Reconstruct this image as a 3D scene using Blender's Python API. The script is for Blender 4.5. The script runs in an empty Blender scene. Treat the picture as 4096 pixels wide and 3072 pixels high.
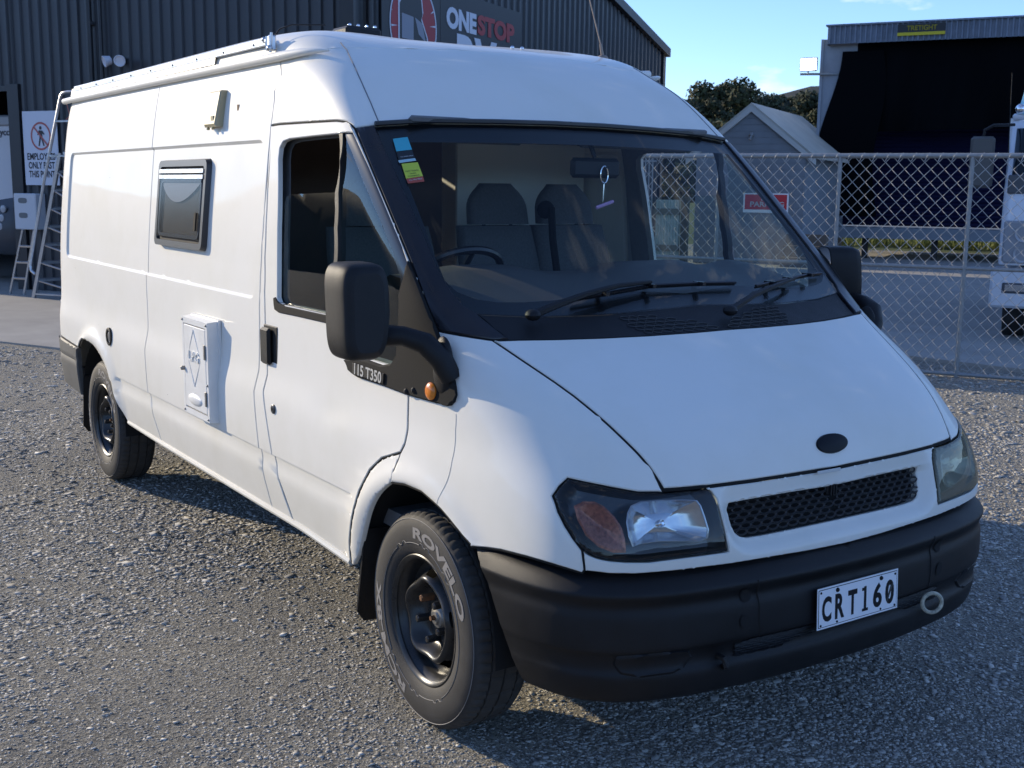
import bpy, math, random
import numpy as np
from mathutils import Vector, Matrix, geometry
random.seed(7); RNG = np.random.default_rng(7)
scene = bpy.context.scene
COL = scene.collection
rad = math.radians

# ------------------------------------------------------------------ camera
cam_d = bpy.data.cameras.new('camera'); cam = bpy.data.objects.new('camera', cam_d); COL.objects.link(cam)
cam_d.sensor_width = 36.0; cam_d.lens = 40.77; cam_d.clip_start = 0.05; cam_d.clip_end = 6000
yaw, pitch, roll = 2.547, -0.168, 0.012
fw = Vector((math.cos(yaw)*math.cos(pitch), math.sin(yaw)*math.cos(pitch), math.sin(pitch)))
rt = fw.cross(Vector((0, 0, 1))).normalized(); up = rt.cross(fw)
r2 = rt*math.cos(roll)+up*math.sin(roll); u2 = -rt*math.sin(roll)+up*math.cos(roll)
cam.matrix_world = Matrix(((r2.x, u2.x, -fw.x, 3.086), (r2.y, u2.y, -fw.y, -2.705), (r2.z, u2.z, -fw.z, 1.724), (0, 0, 0, 1)))
cam_d.dof.use_dof = True; cam_d.dof.focus_distance = 4.3; cam_d.dof.aperture_fstop = 11.0
scene.camera = cam

# ------------------------------------------------------------------ light
SUN_AZ, SUN_EL = rad(24.0), rad(18.0)      # azimuth of light travel, elevation
world = bpy.data.worlds.new('World'); scene.world = world; world.use_nodes = True
wn = world.node_tree; wn.nodes.clear()
sky = wn.nodes.new('ShaderNodeTexSky'); sky.sky_type = 'NISHITA'; sky.sun_disc = False
sky.sun_elevation = SUN_EL; sky.sun_rotation = rad(246); sky.air_density = 0.95; sky.dust_density = 0.0; sky.ozone_density = 4.3; sky.altitude = 1300
bg = wn.nodes.new('ShaderNodeBackground'); bg.inputs['Strength'].default_value = 0.15
wo = wn.nodes.new('ShaderNodeOutputWorld')
# thin scattered cloud in the sky itself
tc = wn.nodes.new('ShaderNodeTexCoord'); mp = wn.nodes.new('ShaderNodeMapping'); mp.inputs['Scale'].default_value = (5, 5, 16)
mp.inputs['Location'].default_value = (1.35, .6, .2)
nz = wn.nodes.new('ShaderNodeTexNoise'); nz.inputs['Scale'].default_value = 1.6; nz.inputs['Detail'].default_value = 7; nz.inputs['Roughness'].default_value = .55
cr = wn.nodes.new('ShaderNodeValToRGB'); cr.color_ramp.elements[0].position = .575; cr.color_ramp.elements[1].position = .80
mx = wn.nodes.new('ShaderNodeMixRGB'); mx.inputs[2].default_value = (5.6, 5.6, 5.7, 1)
wn.links.new(tc.outputs['Generated'], mp.inputs[0]); wn.links.new(mp.outputs[0], nz.inputs['Vector'])
wn.links.new(nz.outputs['Fac'], cr.inputs[0]); wn.links.new(cr.outputs[0], mx.inputs[0])
tn = wn.nodes.new('ShaderNodeMixRGB'); tn.blend_type = 'MULTIPLY'; tn.inputs[0].default_value = 1.; tn.inputs[2].default_value = (1.0, .945, 1.03, 1); wn.links.new(sky.outputs[0], tn.inputs[1]); wn.links.new(tn.outputs[0], mx.inputs[1]); wn.links.new(mx.outputs[0], bg.inputs[0]); wn.links.new(bg.outputs[0], wo.inputs[0])
sun_d = bpy.data.lights.new('sun', 'SUN'); sun_d.energy = 2.9; sun_d.angle = rad(0.55); sun_d.color = (1.0, .85, .62)
sun = bpy.data.objects.new('sun', sun_d); COL.objects.link(sun)
tv = Vector((math.cos(SUN_EL)*math.cos(SUN_AZ), math.cos(SUN_EL)*math.sin(SUN_AZ), -math.sin(SUN_EL)))
sun.rotation_euler = tv.to_track_quat('-Z', 'Y').to_euler(); sun.location = (-30, -12, 12)
scene.view_settings.view_transform = 'Standard'; scene.view_settings.look = 'None'
scene.view_settings.exposure = 0.85; scene.view_settings.gamma = 1.0

# ------------------------------------------------------------------ materials
MATS = {}
def mat(name, col, rough=.5, metal=0., coat=0., noise=0., nscale=8., bump=0., bscale=60., spec=.5, emit=None, estr=0., coat_rough=.05, alpha=None, dirt=None):
    if name in MATS: return MATS[name]
    m = bpy.data.materials.new(name); m.use_nodes = True; MATS[name] = m
    nt = m.node_tree; b = nt.nodes['Principled BSDF']
    b.inputs['Base Color'].default_value = (*col, 1); b.inputs['Roughness'].default_value = rough
    b.inputs['Metallic'].default_value = metal; b.inputs['Coat Weight'].default_value = coat; b.inputs['Coat Roughness'].default_value = coat_rough
    b.inputs['Specular IOR Level'].default_value = spec
    if emit: b.inputs['Emission Color'].default_value = (*emit, 1); b.inputs['Emission Strength'].default_value = estr
    if noise or bump or dirt:
        t = nt.nodes.new('ShaderNodeTexCoord')
        n = nt.nodes.new('ShaderNodeTexNoise'); n.inputs['Scale'].default_value = nscale; n.inputs['Detail'].default_value = 6; n.inputs['Roughness'].default_value = .6
        nt.links.new(t.outputs['Object'], n.inputs['Vector'])
        if noise:
            r = nt.nodes.new('ShaderNodeValToRGB')
            a = 1-noise; c = 1+noise*.6
            r.color_ramp.elements[0].position = .3; r.color_ramp.elements[1].position = .7
            r.color_ramp.elements[0].color = (*[x*a for x in col], 1); r.color_ramp.elements[1].color = (*[min(1, x*c) for x in col], 1)
            nt.links.new(n.outputs['Fac'], r.inputs[0]); nt.links.new(r.outputs[0], b.inputs['Base Color'])
            q = nt.nodes.new('ShaderNodeMapRange'); q.inputs[3].default_value = max(0, rough-.12); q.inputs[4].default_value = min(1, rough+.12)
            nt.links.new(n.outputs['Fac'], q.inputs[0]); nt.links.new(q.outputs[0], b.inputs['Roughness'])
        if bump:
            n2 = nt.nodes.new('ShaderNodeTexNoise'); n2.inputs['Scale'].default_value = bscale; n2.inputs['Detail'].default_value = 4
            nt.links.new(t.outputs['Object'], n2.inputs['Vector'])
            bp_ = nt.nodes.new('ShaderNodeBump'); bp_.inputs['Strength'].default_value = bump; bp_.inputs['Distance'].default_value = .004
            nt.links.new(n2.outputs['Fac'], bp_.inputs['Height']); nt.links.new(bp_.outputs[0], b.inputs['Normal'])
    return m
def glass(name, tint, refl=1.0, rough=.0, ior=1.5, haze=0.):
    if name in MATS: return MATS[name]
    m = bpy.data.materials.new(name); m.use_nodes = True; MATS[name] = m; nt = m.node_tree; nt.nodes.clear()
    o = nt.nodes.new('ShaderNodeOutputMaterial'); mixs = nt.nodes.new('ShaderNodeMixShader'); tr = nt.nodes.new('ShaderNodeBsdfTransparent'); gl = nt.nodes.new('ShaderNodeBsdfGlossy')
    tr.inputs[0].default_value = (*tint, 1); gl.inputs['Roughness'].default_value = rough
    fr = nt.nodes.new('ShaderNodeFresnel'); ge = nt.nodes.new('ShaderNodeNewGeometry'); io = nt.nodes.new('ShaderNodeMapRange'); io.inputs[3].default_value = ior; io.inputs[4].default_value = 1/ior
    nt.links.new(ge.outputs['Backfacing'], io.inputs[0]); nt.links.new(io.outputs[0], fr.inputs[0])     # a thin sheet reflects alike from both sides
    mu = nt.nodes.new('ShaderNodeMath'); mu.operation = 'MULTIPLY'; mu.inputs[1].default_value = refl; mu.use_clamp = True
    nt.links.new(fr.outputs[0], mu.inputs[0]); nt.links.new(mu.outputs[0], mixs.inputs[0])
    if haze:
        hz = nt.nodes.new('ShaderNodeMixShader'); df = nt.nodes.new('ShaderNodeBsdfDiffuse'); df.inputs[0].default_value = (.30, .30, .22, 1); hz.inputs[0].default_value = haze; nt.links.new(tr.outputs[0], hz.inputs[1]); nt.links.new(df.outputs[0], hz.inputs[2]); tr = hz
    nt.links.new(tr.outputs[0], mixs.inputs[1]); nt.links.new(gl.outputs[0], mixs.inputs[2]); nt.links.new(mixs.outputs[0], o.inputs[0])
    return m

def paint_white(name, col, rough, coat):
    """old white van paint: large faint blotches, fine grime, gentle sheet-metal waviness"""
    m = mat(name, col, rough, coat=coat, coat_rough=.045, spec=.12)
    nt = m.node_tree; b = nt.nodes['Principled BSDF']; t = nt.nodes.new('ShaderNodeTexCoord')
    def noise(s, d, r=.6):
        n = nt.nodes.new('ShaderNodeTexNoise'); n.inputs['Scale'].default_value = s; n.inputs['Detail'].default_value = d; n.inputs['Roughness'].default_value = r
        nt.links.new(t.outputs['Object'], n.inputs['Vector']); return n
    a = noise(2.3, 5); c = noise(38, 8, .75); w = noise(1.7, 2)
    # grime heavier near the ground (splashed road dirt)
    sx = nt.nodes.new('ShaderNodeSeparateXYZ'); nt.links.new(t.outputs['Object'], sx.inputs[0])
    mr = nt.nodes.new('ShaderNodeMapRange'); mr.inputs[1].default_value = .85; mr.inputs[2].default_value = .38; nt.links.new(sx.outputs[2], mr.inputs[0])
    r1 = nt.nodes.new('ShaderNodeMapRange'); r1.inputs[1].default_value = .42; r1.inputs[2].default_value = .75; nt.links.new(a.outputs['Fac'], r1.inputs[0])
    r2_ = nt.nodes.new('ShaderNodeMapRange'); r2_.inputs[1].default_value = .60; r2_.inputs[2].default_value = .82; nt.links.new(c.outputs['Fac'], r2_.inputs[0])
    m1 = nt.nodes.new('ShaderNodeMath'); m1.operation = 'MULTIPLY'; nt.links.new(mr.outputs[0], m1.inputs[0]); nt.links.new(a.outputs['Fac'], m1.inputs[1])
    mA = nt.nodes.new('ShaderNodeMixRGB'); mA.inputs[1].default_value = (*col, 1); mA.inputs[2].default_value = (col[0]*.93, col[1]*.93, col[2]*.90, 1); nt.links.new(r1.outputs[0], mA.inputs[0])
    mB = nt.nodes.new('ShaderNodeMixRGB'); mB.inputs[2].default_value = (col[0]*.72, col[1]*.70, col[2]*.64, 1); nt.links.new(mA.outputs[0], mB.inputs[1]); nt.links.new(m1.outputs[0], mB.inputs[0])
    mC = nt.nodes.new('ShaderNodeMixRGB'); mC.inputs[2].default_value = (col[0]*.8, col[1]*.8, col[2]*.78, 1); nt.links.new(mB.outputs[0], mC.inputs[1])
    k = nt.nodes.new('ShaderNodeMath'); k.operation = 'MULTIPLY'; k.inputs[1].default_value = .35; nt.links.new(r2_.outputs[0], k.inputs[0]); nt.links.new(k.outputs[0], mC.inputs[0])
    # sparse stone chips
    vo = nt.nodes.new('ShaderNodeTexVoronoi'); vo.inputs['Scale'].default_value = 9; nt.links.new(t.outputs['Object'], vo.inputs['Vector'])
    lt = nt.nodes.new('ShaderNodeMath'); lt.operation = 'LESS_THAN'; lt.inputs[1].default_value = .022; nt.links.new(vo.outputs['Distance'], lt.inputs[0])
    sc_ = nt.nodes.new('ShaderNodeSeparateColor'); nt.links.new(vo.outputs['Color'], sc_.inputs[0]); l2 = nt.nodes.new('ShaderNodeMath'); l2.operation = 'LESS_THAN'; l2.inputs[1].default_value = .22; nt.links.new(sc_.outputs[0], l2.inputs[0])
    ml = nt.nodes.new('ShaderNodeMath'); ml.operation = 'MULTIPLY'; nt.links.new(lt.outputs[0], ml.inputs[0]); nt.links.new(l2.outputs[0], ml.inputs[1])
    mD = nt.nodes.new('ShaderNodeMixRGB'); mD.inputs[2].default_value = (.10, .09, .085, 1); nt.links.new(mC.outputs[0], mD.inputs[1]); nt.links.new(ml.outputs[0], mD.inputs[0])
    nt.links.new(mD.outputs[0], b.inputs['Base Color'])
    q = nt.nodes.new('ShaderNodeMapRange'); q.inputs[3].default_value = rough-.08; q.inputs[4].default_value = rough+.16; nt.links.new(a.outputs['Fac'], q.inputs[0]); nt.links.new(q.outputs[0], b.inputs['Roughness'])
    bu = nt.nodes.new('ShaderNodeBump'); bu.inputs['Strength'].default_value = .14; bu.inputs['Distance'].default_value = .012; nt.links.new(w.outputs['Fac'], bu.inputs['Height'])
    nt.links.new(bu.outputs[0], b.inputs['Normal']); nt.links.new(bu.outputs[0], b.inputs['Coat Normal'])
    return m
WHITE = paint_white('white_paint', (.82, .80, .735), .5, .32)
WHITE2 = mat('white_enamel', (.78, .77, .73), .4, noise=.05, nscale=20)
BLACKP = mat('black_plastic', (.012, .012, .013), .50, spec=.3, noise=.25, nscale=14, bump=.25, bscale=900)
BUMPERP = mat('bumper_plastic', (.010, .010, .011), .46, spec=.30, noise=.35, nscale=9, bump=.3, bscale=700)
PILLAR = mat('pillar_black', (.012, .012, .015), .30, noise=.2, nscale=10)
TRIM = mat('grained_trim', (.022, .022, .022), .8, spec=.12, noise=.3, nscale=300)
DARK = mat('dark_void', (.006, .006, .006), .9)
RUBBER = mat('tyre_rubber', (.030, .029, .028), .72, noise=.25, nscale=18, bump=.2, bscale=300)
TREAD = mat('tread_rubber', (.045, .043, .040), .85, noise=.3, nscale=30)
RIMBLK = mat('wheel_black', (.035, .034, .032), .30, noise=.4, nscale=12, metal=.2)
CHROME = mat('chrome', (.85, .86, .88), .06, metal=1.0)
ALU = mat('aluminium', (.62, .63, .64), .33, metal=.9, noise=.12, nscale=25)
GALV = mat('galvanised', (.30, .31, .31), .5, metal=.35, noise=.18, nscale=30)
STEEL = mat('dull_steel', (.30, .29, .27), .5, metal=.8, noise=.3, nscale=30)
RUST = mat('rusty_nut', (.17, .08, .035), .7, metal=.3, noise=.4, nscale=80)
GLASS = glass('screen_glass', (.91, .95, .93), .62)
SIDEGLASS = glass('door_glass', (.70, .80, .77), 1.1)
LENS = glass('headlight_lens', (.86, .87, .86), .9)
LENSOLD = glass('hazed_lens', (.70, .70, .60), .9, haze=.38)

# ------------------------------------------------------------------ mesh helpers
def thing(name, label, cat, loc=(0, 0, 0), group=None):
    o = bpy.data.objects.new(name, None); COL.objects.link(o); o.location = loc; o.empty_display_size = .2
    o['label'] = label; o['category'] = cat
    if group: o['group'] = group
    return o
def tag(o, label, cat, group=None):
    o['label'] = label; o['category'] = cat
    if group: o['group'] = group
    return o
def root_of(p):
    while p.parent: p = p.parent
    return p
def link(name, me, parent=None, kind=None, label=None):
    """mesh coordinates are world coordinates; the object keeps its thing's base as origin"""
    o = bpy.data.objects.new(name, me); COL.objects.link(o)
    if parent is not None:
        o.parent = parent
        o.matrix_parent_inverse = Matrix.Translation(-root_of(parent).location) if parent.type == 'EMPTY' else Matrix.Identity(4)
    if kind: o['kind'] = kind
    if label: o['label'] = label
    return o
def mesh(name, V, Fc, mats, mi=None, smooth=40):
    me = bpy.data.meshes.new(name); me.from_pydata([tuple(v) for v in V], [], [tuple(f) for f in Fc])
    for m in (mats if isinstance(mats, (list, tuple)) else [mats]): me.materials.append(m)
    if mi is not None: me.polygons.foreach_set('material_index', mi)
    me.validate()
    if smooth:
        me.polygons.foreach_set('use_smooth', [True]*len(me.polygons)); me.set_sharp_from_angle(angle=rad(smooth))
    me.update(); return me
class MB:
    def __init__(s): s.V = []; s.F = []
    def add(s, V, F): k = len(s.V); s.V += [tuple(v) for v in V]; s.F += [tuple(i+k for i in f) for f in F]; return s
    def box(s, c, d, ax=None, bev=0.):
        """c centre, d full sizes, ax optional 3 axes; bev chamfers every edge"""
        c = np.array(c, float); d = np.array(d, float)/2; A = np.eye(3) if ax is None else np.array(ax, float)
        if bev <= 0:
            P = np.array([(x, y, z) for x in (-1, 1) for y in (-1, 1) for z in (-1, 1)])*d
            F = [(0, 1, 3, 2), (4, 6, 7, 5), (0, 4, 5, 1), (2, 3, 7, 6), (0, 2, 6, 4), (1, 5, 7, 3)]
        else:
            b = min(bev, d.min()*.9); P = []; idx = {}
            for x in (-1, 1):
                for y in (-1, 1):
                    for z in (-1, 1):
                        for a in range(3):
                            q = np.array([x, y, z])*(d-b); q[a] = (x, y, z)[a]*d[a]; idx[(x, y, z, a)] = len(P); P.append(q)
            F = []
            for a in range(3):
                o1, o2 = [i for i in range(3) if i != a]
                for sg in (-1, 1):
                    f = []
                    for (p, q) in ((-1, -1), (1, -1), (1, 1), (-1, 1)):
                        k = [0, 0, 0]; k[a] = sg; k[o1] = p; k[o2] = q; f.append(idx[(*k, a)])
                    F.append(tuple(f if (sg > 0) == (a != 1) else f[::-1]))
                for p in (-1, 1):
                    for q in (-1, 1):
                        k0 = [0, 0, 0]; k1 = [0, 0, 0]; k0[a] = -1; k1[a] = 1; k0[o1] = k1[o1] = p; k0[o2] = k1[o2] = q
                        f = (idx[(*k0, o1)], idx[(*k1, o1)], idx[(*k1, o2)], idx[(*k0, o2)])
                        F.append(f)
            for x in (-1, 1):
                for y in (-1, 1):
                    for z in (-1, 1): F.append((idx[(x, y, z, 0)], idx[(x, y, z, 1)], idx[(x, y, z, 2)]))
            P = np.array(P)
        return s.add(P@A+c, F)
    def tube(s, path, r, n=8, cap=True, closed=False):
        P = np.array(path, float); m = len(P); rr = np.broadcast_to(np.array(r, float), (m,)) if np.ndim(r) <= 1 else r
        T = np.zeros_like(P)
        for i in range(m):
            a = P[(i-1) % m] if (i > 0 or closed) else P[i]; b = P[(i+1) % m] if (i < m-1 or closed) else P[i]
            T[i] = (b-a)/(np.linalg.norm(b-a)+1e-12)
        h = np.array([0, 0, 1.]) if abs(T[0][2]) < .9 else np.array([1., 0, 0])
        V = []; nrm = None
        for i in range(m):
            if nrm is None: nrm = h-T[i]*(h@T[i])
            else: nrm = nrm-T[i]*(nrm@T[i])
            nrm = nrm/np.linalg.norm(nrm); bn = np.cross(T[i], nrm)
            for k in range(n):
                a = 2*math.pi*k/n; V.append(P[i]+rr[i]*(math.cos(a)*nrm+math.sin(a)*bn))
        F = []
        for i in range(m if closed else m-1):
            j = (i+1) % m
            for k in range(n): F.append((i*n+k, i*n+(k+1) % n, j*n+(k+1) % n, j*n+k))
        if cap and not closed: F += [tuple(range(n))[::-1], tuple((m-1)*n+k for k in range(n))]
        return s.add(V, F)
    def lathe(s, prof, c, ax=(0, 1, 0), n=48, cap0=False, cap1=False):
        """prof: (axial, radius) pairs"""
        A = np.array(ax, float); A /= np.linalg.norm(A); h = np.array([0, 0, 1.]) if abs(A[2]) < .9 else np.array([1., 0, 0])
        e1 = h-A*(h@A); e1 /= np.linalg.norm(e1); e2 = np.cross(A, e1); V = []
        for a, r in prof:
            for k in range(n):
                t = 2*math.pi*k/n; V.append(np.array(c)+A*a+r*(math.cos(t)*e1+math.sin(t)*e2))
        F = []
        for i in range(len(prof)-1):
            for k in range(n): F.append((i*n+k, i*n+(k+1) % n, (i+1)*n+(k+1) % n, (i+1)*n+k))
        if cap0: F.append(tuple(range(n))[::-1])
        if cap1: F.append(tuple((len(prof)-1)*n+k for k in range(n)))
        return s.add(V, F)
    def prism(s, pts, vec):
        P = np.array(pts, float); n = len(P); Q = P+np.array(vec, float)
        return s.add(list(P)+list(Q), [tuple(range(n))[::-1], tuple(range(n, 2*n))]+[(i, (i+1) % n, n+(i+1) % n, n+i) for i in range(n)])
    def ball(s, c, r, nu=14, nv=8, sc=(1, 1, 1)):
        V = []; F = []
        for i in range(nv+1):
            t = math.pi*i/nv
            for k in range(nu):
                a = 2*math.pi*k/nu; V.append((c[0]+r*sc[0]*math.sin(t)*math.cos(a), c[1]+r*sc[1]*math.sin(t)*math.sin(a), c[2]+r*sc[2]*math.cos(t)))
        for i in range(nv):
            for k in range(nu): F.append((i*nu+k, (i+1)*nu+k, (i+1)*nu+(k+1) % nu, i*nu+(k+1) % nu))
        return s.add(V, F)
    def build(s, name, m, parent=None, smooth=40, kind=None, label=None):
        return link(name, mesh(name, s.V, s.F, m, smooth=smooth), parent, kind, label)
def text_mesh(s, size=1., bold=0., ext=.002, cond=1., align='CENTER', shear=0.):
    c = bpy.data.curves.new('lettering', 'FONT'); c.body = s; c.size = size; c.offset = bold; c.extrude = ext; c.align_x = align; c.align_y = 'CENTER'; c.shear = shear; c.resolution_u = 4
    o = bpy.data.objects.new('lettering', c); COL.objects.link(o); bpy.context.view_layer.update()
    me = bpy.data.meshes.new_from_object(o.evaluated_get(bpy.context.evaluated_depsgraph_get()))
    V = np.array([v.co for v in me.vertices]); F = [tuple(p.vertices) for p in me.polygons]
    bpy.data.objects.remove(o); bpy.data.curves.remove(c); bpy.data.meshes.remove(me)
    V[:, 0] *= cond; return V, F
def text(name, s, m, parent, org, ex, ey, **k):
    V, F = text_mesh(s, **k); ex = np.array(ex, float); ey = np.array(ey, float); ex /= np.linalg.norm(ex); ey /= np.linalg.norm(ey); ez = np.cross(ex, ey)
    W = np.array(org)+V[:, :1]*ex+V[:, 1:2]*ey+V[:, 2:3]*ez
    return link(name, mesh(name, W, F, m, smooth=0), parent)

# ------------------------------------------------------------------ van body surface
def bbasis(n,t,deg=3):
    """clamped uniform cubic B-spline basis, all spans at once"""
    t=np.clip(np.atleast_1d(t),0,1-1e-9); k=np.concatenate([np.zeros(deg),np.linspace(0,1,n-deg+1),np.ones(deg)])
    s=np.minimum((t*(n-deg)).astype(int),n-deg-1)+deg; N=np.zeros((len(t),deg+1)); N[:,0]=1
    L=np.zeros((len(t),deg+1)); Rr=np.zeros((len(t),deg+1))
    for j in range(1,deg+1):
        L[:,j]=t-k[s+1-j]; Rr[:,j]=k[s+j]-t; sv=np.zeros(len(t))
        for r in range(j):
            d=Rr[:,r+1]+L[:,j-r]; q=N[:,r]/np.where(d==0,1,d); N[:,r]=sv+Rr[:,r+1]*q; sv=L[:,j-r]*q
        N[:,j]=sv
    B=np.zeros((len(t),n)); rows=np.arange(len(t))
    for j in range(deg+1): B[rows,s-deg+j]=N[:,j]
    return B
class Net:
    def __init__(s,C): s.C=np.array(C,float); s.nv,s.nu=s.C.shape[:2]
    def __call__(s,u,v):
        Bu=bbasis(s.nu,u);Bv=bbasis(s.nv,v)
        return np.einsum('nj,njk->nk',Bu,(Bv@s.C.reshape(s.nv,-1)).reshape(len(Bu),s.nu,3))
    def grid(s,U,V):
        return np.einsum('ai,bj,ijk->abk',bbasis(s.nv,V),bbasis(s.nu,U),s.C)
#   z    W     k7(x,y)      k8          k9          k10         centre x
BODY=[(.24,.930,.34,.90,.55,.84,.66,.68,.74,.42,.76),
 (.36,.953,.38,.93,.62,.86,.72,.69,.79,.42,.81),
 (.50,.975,.42,.955,.68,.88,.77,.70,.83,.42,.85),
 (.62,.987,.48,.975,.72,.90,.81,.71,.86,.42,.875),
 (.72,.990,.57,.966,.745,.885,.832,.70,.878,.42,.890),
 (.82,.990,.57,.963,.725,.868,.806,.685,.845,.42,.855),
 (.90,.990,.54,.958,.685,.855,.78,.675,.818,.42,.828),
 (.98,.975,.45,.948,.612,.842,.73,.665,.792,.42,.808),
 (1.06,.971,.34,.953,.535,.852,.643,.67,.725,.42,.75),
 (1.15,.969,.22,.952,.408,.862,.505,.68,.585,.42,.615),
 (1.25,.967,.06,.952,.23,.880,.31,.68,.38,.42,.41),
 (1.36,.961,.005,.957,.052,.922,.085,.70,.135,.42,.155),
 (1.50,.950,-.145,.948,-.095,.915,-.065,.70,-.015,.42,.005),
 (1.70,.930,-.36,.928,-.308,.895,-.28,.69,-.23,.42,-.21),
 (1.88,.910,-.555,.908,-.503,.875,-.475,.68,-.425,.42,-.405),
 (2.02,.892,-.735,.889,-.67,.852,-.63,.67,-.58,.42,-.56),
 (2.14,.870,-.93,.866,-.825,.815,-.77,.65,-.72,.40,-.70)]
def body_net():
    R=[]
    for (z,W,x7,y7,x8,y8,x9,y9,x10,y10,xc) in BODY:
        x6=x7-.20
        R.append([(-4.69,W-.06,z),(-4.685,W-.012,z),(-4.56,W,z),(-3.6,W,z),(-2.7,W,z),(-1.9,W,z),(min(x6,-.1),W,z),(x7,y7,z),(x8,y8,z),(x9,y9,z),(x10,y10,z),(xc,.2,z),(xc,0,z)])
    R.append([(-4.67,.79,2.205),(-4.665,.84,2.21),(-4.55,.853,2.215),(-3.6,.853,2.215),(-2.7,.853,2.215),(-1.9,.853,2.215),(-1.55,.853,2.215),(-1.12,.845,2.215),(-.98,.79,2.21),(-.905,.63,2.212),(-.85,.39,2.215),(-.83,.2,2.22),(-.83,0,2.22)])
    R.append([(-4.64,.77,2.30),(-4.63,.82,2.31),(-4.52,.835,2.325),(-3.6,.835,2.33),(-2.7,.835,2.333),(-1.9,.835,2.335),(-1.6,.832,2.335),(-1.23,.82,2.325),(-1.11,.755,2.30),(-1.06,.6,2.285),(-1.01,.38,2.28),(-.99,.2,2.28),(-.99,0,2.28)])
    R.append([(-4.62,.55,2.335),(-4.58,.6,2.345),(-4.5,.62,2.365),(-3.6,.62,2.37),(-2.7,.62,2.372),(-1.9,.62,2.372),(-1.7,.6,2.37),(-1.42,.56,2.36),(-1.32,.5,2.34),(-1.26,.4,2.325),(-1.22,.28,2.318),(-1.2,.15,2.315),(-1.2,0,2.315)])
    R.append([(-4.62,0,2.345),(-4.58,0,2.36),(-4.5,0,2.38),(-3.6,0,2.385),(-2.7,0,2.385),(-1.9,0,2.385),(-1.8,0,2.38),(-1.7,0,2.372),(-1.62,0,2.362),(-1.55,0,2.352),(-1.48,0,2.342),(-1.42,0,2.334),(-1.4,0,2.33)])
    return Net(R)
#bumper rows: (z, dx set in from face, for whole plan)
BPLAN=[(.10,.985),(.30,.990),(.50,.980),(.74,.910),(.86,.71),(.905,.42),(.925,.2),(.925,0)]
BROW=[(.700,-.10,-.03),(.694,-.06,-.016),(.672,-.022,-.006),(.655,-.003,.0),(.648,.002,.003),(.640,.002,.003),(.630,-.003,.0),(.618,-.011,-.003),(.604,-.012,-.004),(.590,-.006,-.003),(.575,-.002,-.003),(.53,.0,-.006),(.495,.0,-.009),(.484,-.003,-.010),(.477,-.012,-.012),(.455,-.022,-.016),(.430,-.022,-.022),(.418,-.012,-.025),(.405,-.008,-.028),(.375,-.012,-.038),(.345,-.020,-.050),(.328,-.034,-.060),(.320,-.06,-.075),(.318,-.16,-.16)]
def bumper_net():
    R=[]
    P=np.array(BPLAN)
    # plan normals
    T=np.gradient(P,axis=0); N=np.stack([-T[:,1],T[:,0]],-1); N/=np.linalg.norm(N,axis=1)[:,None]
    for z,dx,dy in BROW:
        row=[]
        for (x,y),n in zip(P,N):
            wx=min(1,max(0,(n[0])));
            d=dx*wx+dy*(1-wx)
            yy=max(0,y+n[1]*d) if y>0 else 0
            row.append((x+n[0]*d,yy if y>.25 else y,z))
        R.append(row)
    return Net(R)

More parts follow.
